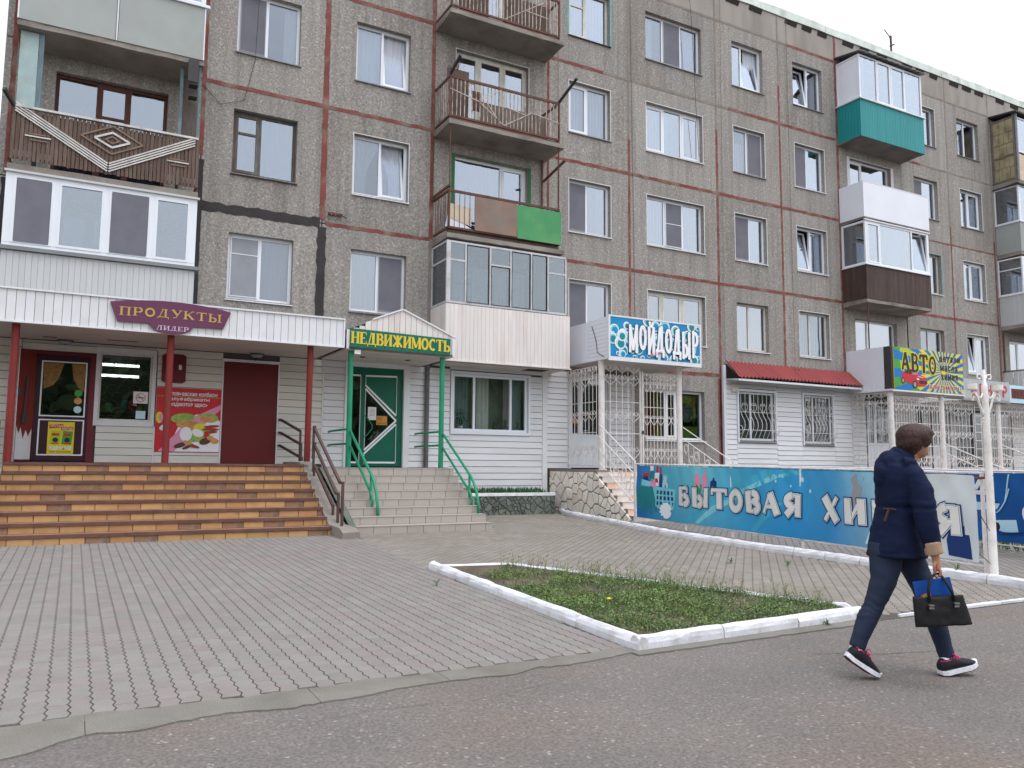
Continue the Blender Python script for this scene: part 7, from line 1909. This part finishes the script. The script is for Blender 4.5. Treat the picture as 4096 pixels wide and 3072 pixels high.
# faint tool shapes at the worn end
bpoly([(5.95,.45),(6.1,.8),(6.05,.9),(6.15,.97),(6.3,.93),(6.25,.75),(6.15,.5)], 'print_grey', 2); bpoly([(6.25,.05),(6.5,.5),(6.75,.6),(6.9,.3),(6.6,.02)], 'print_paleblue', 2)
bpoly([(7.62,.04),(7.95,.02),(7.92,.3),(7.86,.3),(7.86,.4),(7.8,.4),(7.8,.48),(7.74,.48),(7.74,.38),(7.66,.36),(7.68,.24),(7.6,.22)], 'print_navy', 3); bpoly([(7.0,.05),(7.2,.02),(7.5,.45),(7.3,.5)], 'print_paleblue', 2); bpoly([(6.9,.55),(7.3,.62),(7.4,.9),(7.0,.8)], 'print_cream', 2)
for grow, m_, dep in ((.032,'print_navy',.009),(.014,'print_white',.0135),(.004,'print_teal',.0175),(-.001,'print_cream',.0215)):
    fnv = lambda p: bp((p[0], p[1], (p[2]-(.295-.1*p[0]/8.05))/(1.12-.005*p[0]/8.05)))
    serif('lettering', 'БЫТОВАЯ', 1.68, 5.02, .625, .98, fnv, m_, tb, grow=grow, depth=dep, bow=lambda u: -.045*u, fat=1.55, gap=.14, plain=True)
    serif('lettering', 'ХИМИЯ', 5.42, 7.84, .56, .93, fnv, m_, tb, grow=grow, depth=dep, bow=lambda u: -.045*u, fat=1.55, gap=.2, plain=True)
q = MB()
for i in range(26):
    s = .2+7.8*i/25; a = bp((s,0,1)); c = bp((s+.1,0,0)); r0 = FA+fd*(s-.12)
    q.tube([a,(r0.x,r0.y,1.435-.105*s/8.12)], .004, 4); r1 = FA+fd*(s-.05); q.tube([c,(r1.x,r1.y,gz(r1)+.17)], .004, 4)
ob('lacing', q, 'rope', tb)
# second banner across the path
GA, GB = Vector((13.7,15.2,0)), Vector((12.9,4.6,0))
t2, L2, d2 = fence(GA, GB, 'low white fence with the electrical goods banner behind the lamp post', lambda s: 1.43-.11*s/10.6, [0.05,2,4,6,8,10])
n2 = Vector((d2.y,-d2.x,0)); n2 = n2 if n2.x < 0 else -n2
tb2, bp2, c2 = banner('dark blue electrical banner with sockets and cable behind the lamp post', .15, 10.4, GA, d2, n2, lambda s: 1.4-.11*s/10.6, lambda s: .3-.1*s/10.6, 'banner_dark')
bpoly([(.3,.75),(3.5,.75),(5.5,.9),(6.0,.99),(.3,.99)], 'print_teal', 0, par=tb2, f=bp2)
fn2 = lambda p: bp2((p[0], p[1], (p[2]-.22)/1.1))
for grow, m_, dep in ((.03,'print_navy',.006),(.018,'print_white',.0095),(.006,'print_cream',.0125)): serif('lettering', 'А', 6.98, 7.52, .86, 1.22, fn2, m_, tb2, grow=grow, depth=dep, plain=True)
bpoly([(7.36,.3),(7.38,.14),(7.82,.15),(7.8,.33)], 'print_paleblue', 1, 'printed_socket', tb2, bp2); bpoly([(7.48+.06*math.cos(R(a)),.215+.065*math.sin(R(a))) for a in range(0,360,30)], 'print_black', 2, 'printed_plug', tb2, bp2)
bpoly([(6.95,.42),(7.5,.47),(7.56,.55),(7.0,.56)], 'print_paleblue', 1, 'printed_socket', tb2, bp2)
q = MB(); q.tube([bp2((7.46+.04*i,-.02,.17-.012*i if i < 5 else .11+.004*i)) for i in range(12)], .014, 5); ob('printed_cable', q, 'print_navy', tb2)
q = MB(); q.tube([bp2((7.5+.03*i,-.02,.42+.012*i+.004*i*i)) for i in range(9)], .01, 5); q.tube([bp2((7.76-.012*i,-.02,.98-.045*i)) for i in range(10)], .011, 5); ob('printed_cable', q, 'print_paleblue', tb2)
bpoly([(8.0+.1*math.cos(R(a)),.42+.13*math.sin(R(a))) for a in range(0,360,30)], 'print_white', 1, par=tb2, f=bp2)
q = MB()
for _ in range(2600):
    s = random.uniform(.2,10.4); p = GA+d2*s+Vector((random.uniform(.05,.6),0,0)); a = random.uniform(0,6.28); l = random.uniform(.04,.1); z = gz(p); h = random.uniform(.03,.24); c, s_ = math.cos(a), math.sin(a); w = .012
    q.add([(p.x,p.y,z+h*.3),(p.x+c*l*.5-s_*w,p.y+s_*l*.5+c*w,z+h),(p.x+c*l,p.y+s_*l,z+h*.9),(p.x+c*l*.5+s_*w,p.y+s_*l*.5-c*w,z+h)], [(0,1,2,3)])
tag(ob('undergrowth', q, 'leaf_b'), kind='stuff')

# ------------------------------------------------------------------ lamp post
LP = Vector((10.215,6.112,.02))
t = thing('street_lamp', tuple(LP), 'white painted lamp post with scrolled brackets and two empty lamp holders', 'lamp')
q = MB(); q.lathe(tuple(LP), [(.062,-.05),(.062,.02),(.052,.04),(.05,.6),(.045,1.6),(.04,2.3),(.038,2.43),(.02,2.45),(.02,2.62),(.012,2.63)], 16); ob('post', q, 'lamp_paint', t, smooth=True)
ax = rgt0.copy(); ax = (ax*.93+Vector((fwd.x,fwd.y,0)).normalized()*.3).normalized()
def lp(u, z): return (LP.x+ax.x*u, LP.y+ax.y*u, LP.z+z)
for s in (-1, 1):
    q = MB(); q.tube([lp(s*.03,2.03),lp(s*.05,2.08),lp(s*.09,2.16),lp(s*.13,2.27),lp(s*.18,2.33),lp(s*.22,2.32),lp(s*.24,2.28),lp(s*.235,2.24),lp(s*.21,2.23),lp(s*.195,2.26),lp(s*.205,2.28)], .016, 6); q.tube([lp(s*.03,2.33),lp(s*.07,2.26),lp(s*.11,2.27),lp(s*.15,2.33),lp(s*.2,2.38)], .012, 6)
    ob('bracket', q, 'lamp_paint', t, smooth=True)
    q = MB(); q.lathe(lp(s*.215,2.36), [(.03,0),(.066,.005),(.068,.02),(.068,.08),(.07,.085),(.05,.082)], 14); ob('lamp_holder', q, 'lamp_paint', t)
    q = MB(); pts = [lp(s*(.02+.02*i), 2.38+.05*i-.004*i*i) for i in range(4)]
    q.tube([lp(s*.02,2.36),lp(s*.03,2.45),lp(s*.02,2.5),lp(s*.05,2.56),lp(s*.1,2.57),lp(s*.115,2.53),lp(s*.09,2.5),lp(s*.07,2.52)], .012, 6); ob('top_scroll', q, 'lamp_paint', t, smooth=True)
for zz in (2.0, 1.96):
    q = MB(); q.tube([lp(-.07,zz),lp(.07,zz)], .008, 5); ob('cross_pin', q, 'lamp_paint', t)
q = MB(); q.tube([(LP.x+.0,LP.y-.05,1.3),(LP.x-.02,LP.y+.06,1.27),bp((8.03,0,1))], .006, 4); q.tube([bp((8.05,0,.6)),(LP.x-.05,LP.y,.62),(LP.x+.05,LP.y-.02,.3)], .005, 4); q.tube([bp((8.05,0,.1)),(LP.x-.05,LP.y,.2)], .005, 4); ob('tied_rope', q, 'rope', t)
q = MB(); q.tube([(LP.x-.08,LP.y+.14,1.26),(LP.x+.02,LP.y+.0,1.275)], .016, 6); ob('rusty_clamp', q, 'rust_paint', t)
# ------------------------------------------------------------------ the walking woman
random.seed(51)
PP = Vector((4.98, 3.59, 0))
FW = PP.normalized(); RP = Vector((FW.y, -FW.x, 0)); KU = .9; pang = math.atan2(PP.x, PP.y)      # her own frame: across and along the line of sight
def pw(u, d, z): return PP+RP*(u*KU)+FW*d+Vector((0,0,z+(z-1.38)*d/6.14*min(1,max(0,(z-.15)/.15))))
mat('skin', lin(176,124,100), rough=.55, var=.05, bump=0, spec=.3)
mat('hair', lin(62,40,36), rough=.55, var=.25, scale=30, fine=.2, fscale=160, bump=.5, bscale=120, stretch=(1,1,.3))
mat('jacket', lin(22,30,56), rough=.75, var=.1, scale=5, fine=.06, fscale=160, bump=.2, bscale=220, stain=lin(17,25,50), st_scale=4, st_amt=.5, spec=.12)
mat('jacket_lining', lin(168,138,112), rough=.8, var=.08, bump=.1)
mat('jeans', lin(33,43,64), rough=.8, var=.14, scale=6, fine=.08, fscale=200, bump=.2, stain=lin(42,52,72), st_scale=5, st_amt=.6)
mat('shoe_black', lin(30,30,36), rough=.7, var=.1, scale=20, fine=.1, fscale=200, bump=.2)
mat('shoe_white', lin(222,222,226), rough=.6, var=.04, bump=0)
mat('shoe_sole', lin(92,52,58), rough=.8, var=.1, bump=.1)
mat('lace_pink', lin(222,44,120), rough=.7, var=.05, bump=0)
mat('sock', lin(206,212,216), rough=.9, var=.05, bump=.1)
mat('leather_black', lin(20,19,21), rough=.6, var=.12, scale=8, fine=.06, fscale=120, bump=.15, spec=.25)
mat('folder_blue', lin(20,72,146), rough=.4, var=.06, bump=0)
mat('strap_brown', lin(92,66,58), rough=.7, bump=0)
mat('buckle', lin(180,180,180), rough=.3, metal=.9, bump=0)
wt = thing('person', tuple(PP), 'woman in a navy jacket and dark jeans walking to the right across the asphalt', 'person')

class Solid:
    """closed overlapping volumes that are fused by a voxel remesh into one continuous skin"""
    def __init__(s): s.bm = bmesh.new()
    def ell(s, c, ax, rot=None):
        m = Matrix.Translation(c) @ (rot.to_4x4() if rot is not None else Matrix.Identity(4)) @ Matrix.Diagonal((ax[0],ax[1],ax[2],1))
        bmesh.ops.create_uvsphere(s.bm, u_segments=20, v_segments=14, radius=1, matrix=m)
    def limb(s, path, n=14):
        """path: [(u,d,z,ru,rd)] rings perpendicular to the path, closed by caps"""
        P = [pw(*p[:3]) for p in path]; k = len(P); rings = []
        for i in range(k):
            t = (P[min(i+1,k-1)]-P[max(i-1,0)]).normalized()
            a = RP-t*RP.dot(t); a.normalize(); b2 = t.cross(a)
            rings.append([s.bm.verts.new(P[i]+a*path[i][3]*KU*math.cos(2*math.pi*j/n)+b2*path[i][4]*math.sin(2*math.pi*j/n)) for j in range(n)])
        for i in range(k-1):
            for j in range(n): s.bm.faces.new((rings[i][j],rings[i][(j+1)%n],rings[i+1][(j+1)%n],rings[i+1][j]))
        s.bm.faces.new(rings[0][::-1]); s.bm.faces.new(rings[-1])
    def done(s, name, m, parent, vox=.012, smooth=4, wr=None):
        bmesh.ops.recalc_face_normals(s.bm, faces=s.bm.faces[:])
        me = bpy.data.meshes.new(name)
        base = Vector(BASE[parent.name])
        for v in s.bm.verts: v.co -= base
        s.bm.to_mesh(me); s.bm.free(); me.materials.append(MATS[m])
        o = bpy.data.objects.new(name, me); COL.objects.link(o); o.parent = parent; BASE[o.name] = tuple(base)
        r = o.modifiers.new('r','REMESH'); r.mode = 'VOXEL'; r.voxel_size = vox
        q = o.modifiers.new('s','SMOOTH'); q.factor = .5; q.iterations = smooth
        bake(o)
        if wr:
            o.data.update(); nr_ = [v.normal.copy() for v in o.data.vertices]
            for v, nn in zip(o.data.vertices, nr_): v.co += nn*wr(v.co)
        o.data.polygons.foreach_set('use_smooth', [True]*len(o.data.polygons)); o.data.update()
        return o

# body: head, neck, trunk, arms with hands, legs - one skin
B = Solid()
head_c = pw(.115, .03, 1.565)
hr = Matrix.Rotation(-pang, 3, 'Z')           # local x = picture right, y = away
fa = Matrix.Rotation(-pang, 3, 'Z') @ Matrix.Rotation(R(40), 3, 'Z')   # the head is turned away from us
B.ell(head_c, (.088,.074,.112), fa)
fdir = (RP*.77+FW*.64).normalized()
B.ell(head_c+fdir*.03-Vector((0,0,.055)), (.06,.055,.062), fa)          # jaw and chin
B.ell(head_c+fdir*.092-Vector((0,0,.018)), (.018,.013,.022), fa)        # nose
B.ell(head_c+fdir*.082-Vector((0,0,.058)), (.014,.02,.008), fa)         # lips
side = (RP*.64-FW*.77).normalized()
B.ell(head_c+side*.076-fdir*.012-Vector((0,0,.02)), (.02,.012,.032), fa)  # ear
B.limb([(.06,.02,1.40,.058,.056),(.075,.02,1.46,.054,.052),(.1,.028,1.53,.054,.052)])
B.limb([(-.05,.0,.84,.13,.15),(-.05,.0,.98,.125,.15),(-.04,.0,1.12,.11,.14),(-.02,.01,1.28,.115,.165),(.01,.01,1.38,.09,.16),(.05,.015,1.43,.06,.08)])
B.limb([(-.12,-.07,.86,.085,.08),(-.145,-.09,.66,.07,.07),(-.2,-.12,.47,.052,.052),(-.262,-.16,.34,.052,.05),(-.33,-.2,.2,.036,.036),(-.36,-.22,.13,.034,.034)])
B.limb([(.0,.07,.86,.085,.08),(.09,.1,.66,.07,.07),(.17,.13,.47,.052,.052),(.215,.15,.33,.052,.05),(.25,.165,.18,.036,.036),(.265,.175,.09,.034,.034)])
arm = [(.06,-.14,1.37,.05,.05),(.125,-.17,1.23,.045,.045),(.145,-.18,1.09,.04,.042),(.17,-.175,.95,.036,.036),(.2,-.165,.83,.029,.031),(.212,-.16,.775,.027,.034),(.217,-.158,.735,.026,.04),(.218,-.157,.7,.022,.038)]
B.limb(arm)
B.limb([(.03,.17,1.37,.05,.05),(.02,.21,1.2,.045,.045),(.03,.21,1.08,.04,.04),(.06,.2,.96,.034,.034),(.09,.19,.86,.028,.03),(.1,.185,.8,.026,.036)])
body = B.done('body', 'skin', wt, vox=.0095, smooth=3)
# fingers of the right hand closed round the bag handles
for i in range(4):
    d0 = -.192+.024*i; L_ = (.05,.056,.054,.044)[i]
    F = Solid(); F.limb([(.226,d0,.722,.0105,.0105),(.238,d0,.697,.0105,.0105),(.232,d0,.697-L_*.5,.0098,.0098),(.213,d0,.69-L_*.62,.0092,.0092),(.198,d0,.7-L_*.5,.0085,.0085),(.196,d0,.712-L_*.4,.007,.007)], n=9); F.done('finger', 'skin', body, vox=.0045, smooth=2)
F = Solid(); F.limb([(.205,-.19,.765,.014,.014),(.196,-.205,.735,.0125,.0125),(.196,-.2,.705,.011,.011),(.204,-.188,.685,.0085,.0085)], n=9); F.done('thumb', 'skin', body, vox=.0045, smooth=2)
for i in range(4):
    F = Solid(); d0 = .16+.018*i; F.limb([(.105,d0,.79,.009,.009),(.115,d0,.755,.009,.009),(.108,d0,.73,.008,.008),(.098,d0,.722,.006,.006)], n=8); F.done('finger', 'skin', body, vox=.0045, smooth=2)

# hair: short, full at the back, with a side lock over the ear
H = Solid()
H.ell(head_c-fdir*.012+Vector((0,0,.034)), (.12,.108,.09), fa)
H.ell(head_c-fdir*.05-Vector((0,0,.005)), (.076,.1,.084), fa)
H.ell(head_c+fdir*.03+Vector((0,0,.052)), (.09,.096,.06), fa)
H.ell(head_c+side*.07-fdir*.005+Vector((0,0,.01)), (.075,.026,.058), fa)
H.ell(head_c-side*.07-fdir*.005+Vector((0,0,.01)), (.075,.026,.058), fa)
H.ell(head_c-fdir*.055-Vector((0,0,.055)), (.052,.068,.048), fa)
def hw(c): return .0028*mnoise.noise((c.x*38,c.y*38,c.z*15))+.0032*mnoise.noise((c.x*120,c.y*120,c.z*26))
H.done('hair', 'hair', wt, vox=.0055, smooth=4, wr=hw)

# jacket
Jk = Solid()
Jk.limb([(-.045,.0,.785,.21,.205),(-.045,.0,.84,.204,.2),(-.038,.0,.95,.184,.192),(-.03,.0,1.06,.16,.18),(-.026,.0,1.12,.152,.175),(-.015,.0,1.2,.166,.186),(-.01,.0,1.31,.166,.198),(.0,.005,1.38,.142,.19),(.015,.01,1.44,.096,.122),(.035,.015,1.5,.072,.078)], n=28)
Jk.ell(pw(.1,-.02,1.24), (.07,.13,.1), hr)                               # bust
Jk.limb([(.04,-.11,1.39,.07,.056),(.085,-.14,1.33,.082,.066),(.135,-.165,1.22,.085,.066),(.148,-.18,1.1,.08,.064),(.165,-.183,.99,.072,.061),(.19,-.172,.89,.063,.056),(.2,-.168,.84,.06,.054)], n=18)
Jk.limb([(.0,.14,1.4,.06,.06),(.02,.2,1.3,.07,.064),(.03,.23,1.18,.066,.062),(.04,.23,1.08,.062,.058),(.06,.215,.98,.056,.054),(.08,.2,.89,.054,.052)], n=18)
# hood lying on the shoulders and back
Jk.limb([(.1,-.12,1.42,.035,.03),(.03,-.15,1.425,.05,.04),(-.05,-.13,1.42,.062,.05),(-.105,-.03,1.4,.07,.06),(-.09,.08,1.41,.06,.055),(-.03,.14,1.42,.05,.04),(.06,.13,1.43,.04,.035)], n=14)
Jk.ell(pw(-.112,-.03,1.35), (.066,.15,.09), hr); Jk.ell(pw(-.05,-.01,1.45), (.085,.12,.055), hr); Jk.ell(pw(-.128,-.06,1.3), (.05,.1,.06), hr)
Jk.limb([(.05,-.075,1.46,.03,.03),(-.01,-.06,1.49,.034,.034),(-.03,.02,1.5,.034,.034),(.0,.09,1.49,.03,.03)], n=10)
def jw(c):
    z = c.z
    w = .006*mnoise.noise((c.x*8+c.z*5,c.y*8,c.z*13))+.0045*abs(mnoise.noise((c.x*15+c.z*9,c.y*15,c.z*24)))
    w += -.006*math.exp(-((z-1.12)/.012)**2)+.004*math.exp(-((z-1.155)/.02)**2)
    w += .004*math.exp(-((z-.8)/.012)**2)
    return w
jk = Jk.done('jacket', 'jacket', wt, vox=.0095, smooth=3, wr=jw)
C = Solid(); C.limb([(.186,-.178,.9,.058,.057),(.2,-.168,.835,.062,.06),(.205,-.166,.812,.061,.059)], n=18); C.done('rolled_cuff', 'jacket_lining', jk, vox=.007, smooth=2)
C = Solid(); C.limb([(.078,.2,.9,.056,.054),(.086,.195,.835,.058,.056)], n=14); C.done('rolled_cuff', 'jacket_lining', jk, vox=.009, smooth=2)
q = MB(); q.tube([pw(-.12,-.152,1.105),pw(-.08,-.17,1.104),pw(-.035,-.183,1.1)], .004, 5); q.bar(pw(-.085,-.192,1.1), pw(-.108,-.198,1.035), .014, .006); q.bar(pw(-.108,-.198,1.035), pw(-.114,-.197,1.02), .022, .006); ob('waist_tie', q, 'strap_brown', jk)
q = MB(); q.tube([pw(-.055+.192*math.cos(R(a)),.203*math.sin(R(a)),.812) for a in range(180,362,10)], .0022, 4); ob('hem_seam', q, 'jacket', jk)

# jeans
Jn = Solid()
Jn.limb([(-.06,.0,.93,.125,.155),(-.065,.0,.85,.14,.165),(-.065,.0,.8,.13,.15)], n=24)
Jn.limb([(-.115,-.07,.87,.125,.105),(-.122,-.08,.74,.114,.1),(-.14,-.095,.62,.094,.088),(-.188,-.115,.5,.077,.072),(-.218,-.13,.43,.071,.068),(-.262,-.158,.35,.072,.066),(-.306,-.188,.25,.063,.058),(-.335,-.205,.185,.058,.053)], n=20)
Jn.limb([(-.01,.07,.87,.115,.1),(.06,.09,.74,.104,.094),(.115,.11,.62,.088,.082),(.17,.13,.48,.074,.07),(.195,.14,.41,.071,.066),(.22,.155,.31,.069,.062),(.248,.165,.2,.06,.054),(.266,.175,.115,.057,.052)], n=20)
def nw(c):
    k = math.exp(-((c.z-.46)/.09)**2)
    return .0022*k*math.sin(c.z*130+c.x*60+9*mnoise.noise((c.x*9,c.y*9,c.z*9)))+.004*mnoise.noise((c.x*10,c.y*10,c.z*18))
Jn.done('jeans', 'jeans', wt, vox=.0095, smooth=3, wr=nw)

# shoes
def shoe(label, heel, toe, ank, up, roll_u):
    """heel, toe: world points on the sole line; up: unit vector of the foot's up"""
    ax_ = (toe-heel); L_ = ax_.length; ax_.normalize(); sd_ = up.cross(ax_).normalized()
    def fp(x, y, z): return heel+ax_*(x*L_)+sd_*y+up*z
    S_ = Solid()
    prof = [(.03,.03,.0,.09),(.12,.04,.0,.115),(.28,.043,.0,.12),(.45,.046,.0,.108),(.6,.05,.0,.088),(.78,.05,.0,.07),(.92,.038,.0,.055),(.99,.018,.0,.036)]
    n = 14; rings = []
    for x, w, z0_, z1_ in prof:
        ring = []
        for j in range(n):
            a = 2*math.pi*j/n; yy = w*math.cos(a); zz = .022+(z1_-.022)*(.5+.5*math.sin(a))
            ring.append(S_.bm.verts.new(fp(x, yy, zz)))
        rings.append(ring)
    for i in range(len(prof)-1):
        for j in range(n): S_.bm.faces.new((rings[i][j],rings[i][(j+1)%n],rings[i+1][(j+1)%n],rings[i+1][j]))
    S_.bm.faces.new(rings[0][::-1]); S_.bm.faces.new(rings[-1])
    sh = S_.done('shoe', 'shoe_black', wt, vox=.006, smooth=3)
    tag(sh, label)
    out = [(.0,.0),(.03,.034),(.15,.043),(.35,.042),(.5,.045),(.68,.052),(.82,.05),(.93,.038),(1.0,.014),(1.01,0)]
    ol = out+[(x,-w) for x, w in out[-2:0:-1]]
    def slab(z0_, z1_, m, nm, e=0.):
        q = MB(); k = len(ol)
        sp = lambda x: .02*max(0,(x-.7)/.3)**2+.012*max(0,(.12-x)/.12)**2
        lo = [fp(x, w*(1+e), z0_+sp(x)) for x, w in ol]; hi = [fp(x, w, z1_+sp(x)) for x, w in ol]
        q.add(lo+hi, [tuple(range(k-1,-1,-1)), tuple(range(k,2*k))]+[(i,(i+1)%k,(i+1)%k+k,i+k) for i in range(k)]); return ob(nm, q, m, sh, smooth=False)
    slab(0, .006, 'shoe_sole', 'outsole', -.04); slab(.0062, .034, 'shoe_white', 'midsole', .03)
    q = MB()
    for i in range(5):
        x = .4+.07*i; z1_ = .114-.009*i-.01*max(0,i-2)
        q.tube([fp(x,-.03,z1_-.016),fp(x+.02,-.012,z1_+.002),fp(x+.03,.012,z1_+.002),fp(x,.03,z1_-.016)], .0045, 5)
    for s in (-1, 1): q.tube([fp(.38,0,.106),fp(.36,s*.02,.13),fp(.4,s*.04,.135),fp(.45,s*.045,.11),fp(.4,s*.01,.105)], .0035, 5)
    q.tube([fp(.3,-.036,.098),fp(.16,-.037,.1),fp(.06,-.02,.102)], .003, 4)
    ob('laces', q, 'lace_pink', sh)
    S2 = Solid(); 
    a0 = fp(.2,0,.08); m_ = Matrix.Translation(a0+(ank-a0)*.5)
    bmesh.ops.create_cone(S2.bm, cap_ends=True, segments=16, radius1=.036, radius2=.036, depth=(ank-a0).length+.05, matrix=m_ @ (ank-a0).to_track_quat('Z','Y').to_matrix().to_4x4()); S2.done('sock', 'sock', sh, vox=.008, smooth=1)
    return sh
def upv_(h, t):
    x = (t-h).normalized(); z = Vector((0,0,1)); return (z-x*z.dot(x)).normalized()
h_, t_ = pw(-.418,-.27,.135), pw(-.205,-.155,-.012)
shoe('rear black sneaker lifting its heel', h_, t_, pw(-.345,-.21,.175), upv_(h_, t_), 0)
h_, t_ = pw(.212,.12,-.008), pw(.47,.27,.05)
shoe('front black sneaker landing on its heel', h_, t_, pw(.268,.165,.12), upv_(h_, t_), 0)

# handbag, folder and red packet held by the woman
def pb(u, d, z): return pw(u, d+(u-.24)*.45, z)
bd = -.215
bt = thing('handbag', tuple(pb(.24,bd,.33)), 'black leather handbag hanging from the right hand of the woman', 'handbag')
S_ = Solid()
tl, tr, br, bl = (.045,.525), (.372,.56), (.425,.37), (.058,.322)
n = 10; rings = []
for i in range(n+1):
    f = i/n; ring = []
    w = .075*(1-.5*f**1.2); p0 = (bl[0]+(tl[0]-bl[0])*f, bl[1]+(tl[1]-bl[1])*f); p1 = (br[0]+(tr[0]-br[0])*f, br[1]+(tr[1]-br[1])*f)
    m_ = 24
    for j in range(m_):
        a = 2*math.pi*j/m_; cu, su = math.cos(a), math.sin(a); ex = .35
        cx = math.copysign(abs(cu)**ex, cu); sx = math.copysign(abs(su)**ex, su)
        ring.append(S_.bm.verts.new(pb(p0[0]+(p1[0]-p0[0])*(.5+.5*cx), bd+w*sx, p0[1]+(p1[1]-p0[1])*(.5+.5*cx)-.012*math.sin(math.pi*(.5+.5*cx))*f)))
    rings.append(ring)
for i in range(n):
    for j in range(m_): S_.bm.faces.new((rings[i][j],rings[i][(j+1)%m_],rings[i+1][(j+1)%m_],rings[i+1][j]))
S_.bm.faces.new(rings[0][::-1]); S_.bm.faces.new(rings[-1])
bagb = S_.done('bag_body', 'leather_black', bt, vox=.007, smooth=3, wr=lambda c: .003*mnoise.noise((c.x*22,c.y*22,c.z*22)))
for dd in (-.05, .04):
    q = MB(); q.tube([pb(.155,bd+dd,.5),pb(.15,bd+dd*.8,.58),pb(.168,bd+dd*.6+.01,.65),pb(.2,bd+.055,.683),pb(.232,bd+.06,.685),pb(.262,bd+dd*.6+.01,.64),pb(.3,bd+dd*.8,.57),pb(.315,bd+dd,.515)], .0085, 8); ob('handle', q, 'leather_black', bt, smooth=True)
q = MB()
for u, z in ((.165,.475),(.325,.5)): q.lathe(pb(u,bd-.073,z), [(.018,-.004),(.018,.004)], 12); q.bar(pb(u-.015,bd-.075,z-.02),pb(u+.015,bd-.075,z-.018),.006,.012)
ob('buckle', q, 'buckle', bt)
ft = thing('folder', tuple(pb(.17,bd+.02,.5)), 'blue plastic folder sticking out of the handbag', 'folder')
q = MB(); pts = [(.085,.45),(.05,.622),(.292,.668),(.33,.5)]
q.add([pb(u,bd+.012,z) for u,z in pts]+[pb(u,bd+.03,z) for u,z in pts], [(0,1,2,3),(7,6,5,4)]+[(i,i+4,(i+1)%4+4,(i+1)%4) for i in range(4)]); ob('cover', q, 'folder_blue', ft)
rt = thing('packet', tuple(pb(.13,bd,.53)), 'crumpled red packet poking out of the handbag by the folder', 'packet')
q = MB(); pts = [(.08,.5,-.02),(.1,.53,-.03),(.13,.55,-.02),(.163,.56,-.03),(.168,.53,-.02),(.15,.49,-.03),(.1,.48,-.02)]
q.add([pb(u,bd+e,z) for u,z,e in pts]+[pb(u,bd+.008+e*.3,z-.004) for u,z,e in pts], [tuple(range(7)), tuple(range(13,6,-1))]+[(i,i+7,(i+1)%7+7,(i+1)%7) for i in range(7)]); ob('wrapper', q, 'print_red', rt)
q = MB(); q.bar(pb(.115,bd-.032,.525),pb(.14,bd-.032,.54),.004,.012); ob('green_mark', q, 'print_green', rt)

# ------------------------------------------------------------------ unseen trees across the street, added to darken what the panes mirror
random.seed(61)
q = MB()
for _ in range(22000):
    x = random.uniform(-60,90); y = -48+rj(5); hmax = 12+3.5*mnoise.noise((x*.08,0,0))+2*mnoise.noise((x*.3,4,0)); z = random.random()**.8*hmax; a = random.uniform(0,6.28); l = random.uniform(.5,1.1); c, s = math.cos(a), math.sin(a)
    q.add([(x-c*l,y-s*l*.6,z-l*.5),(x+s*l*.6,y+c*l*.4,z-l*.4),(x+c*l,y+s*l*.6,z+l*.5),(x-s*l*.6,y-c*l*.4,z+l*.4)], [(0,1,2,3)])
tag(ob('reflection_treeline', q, 'leaf_b'), kind='stuff')
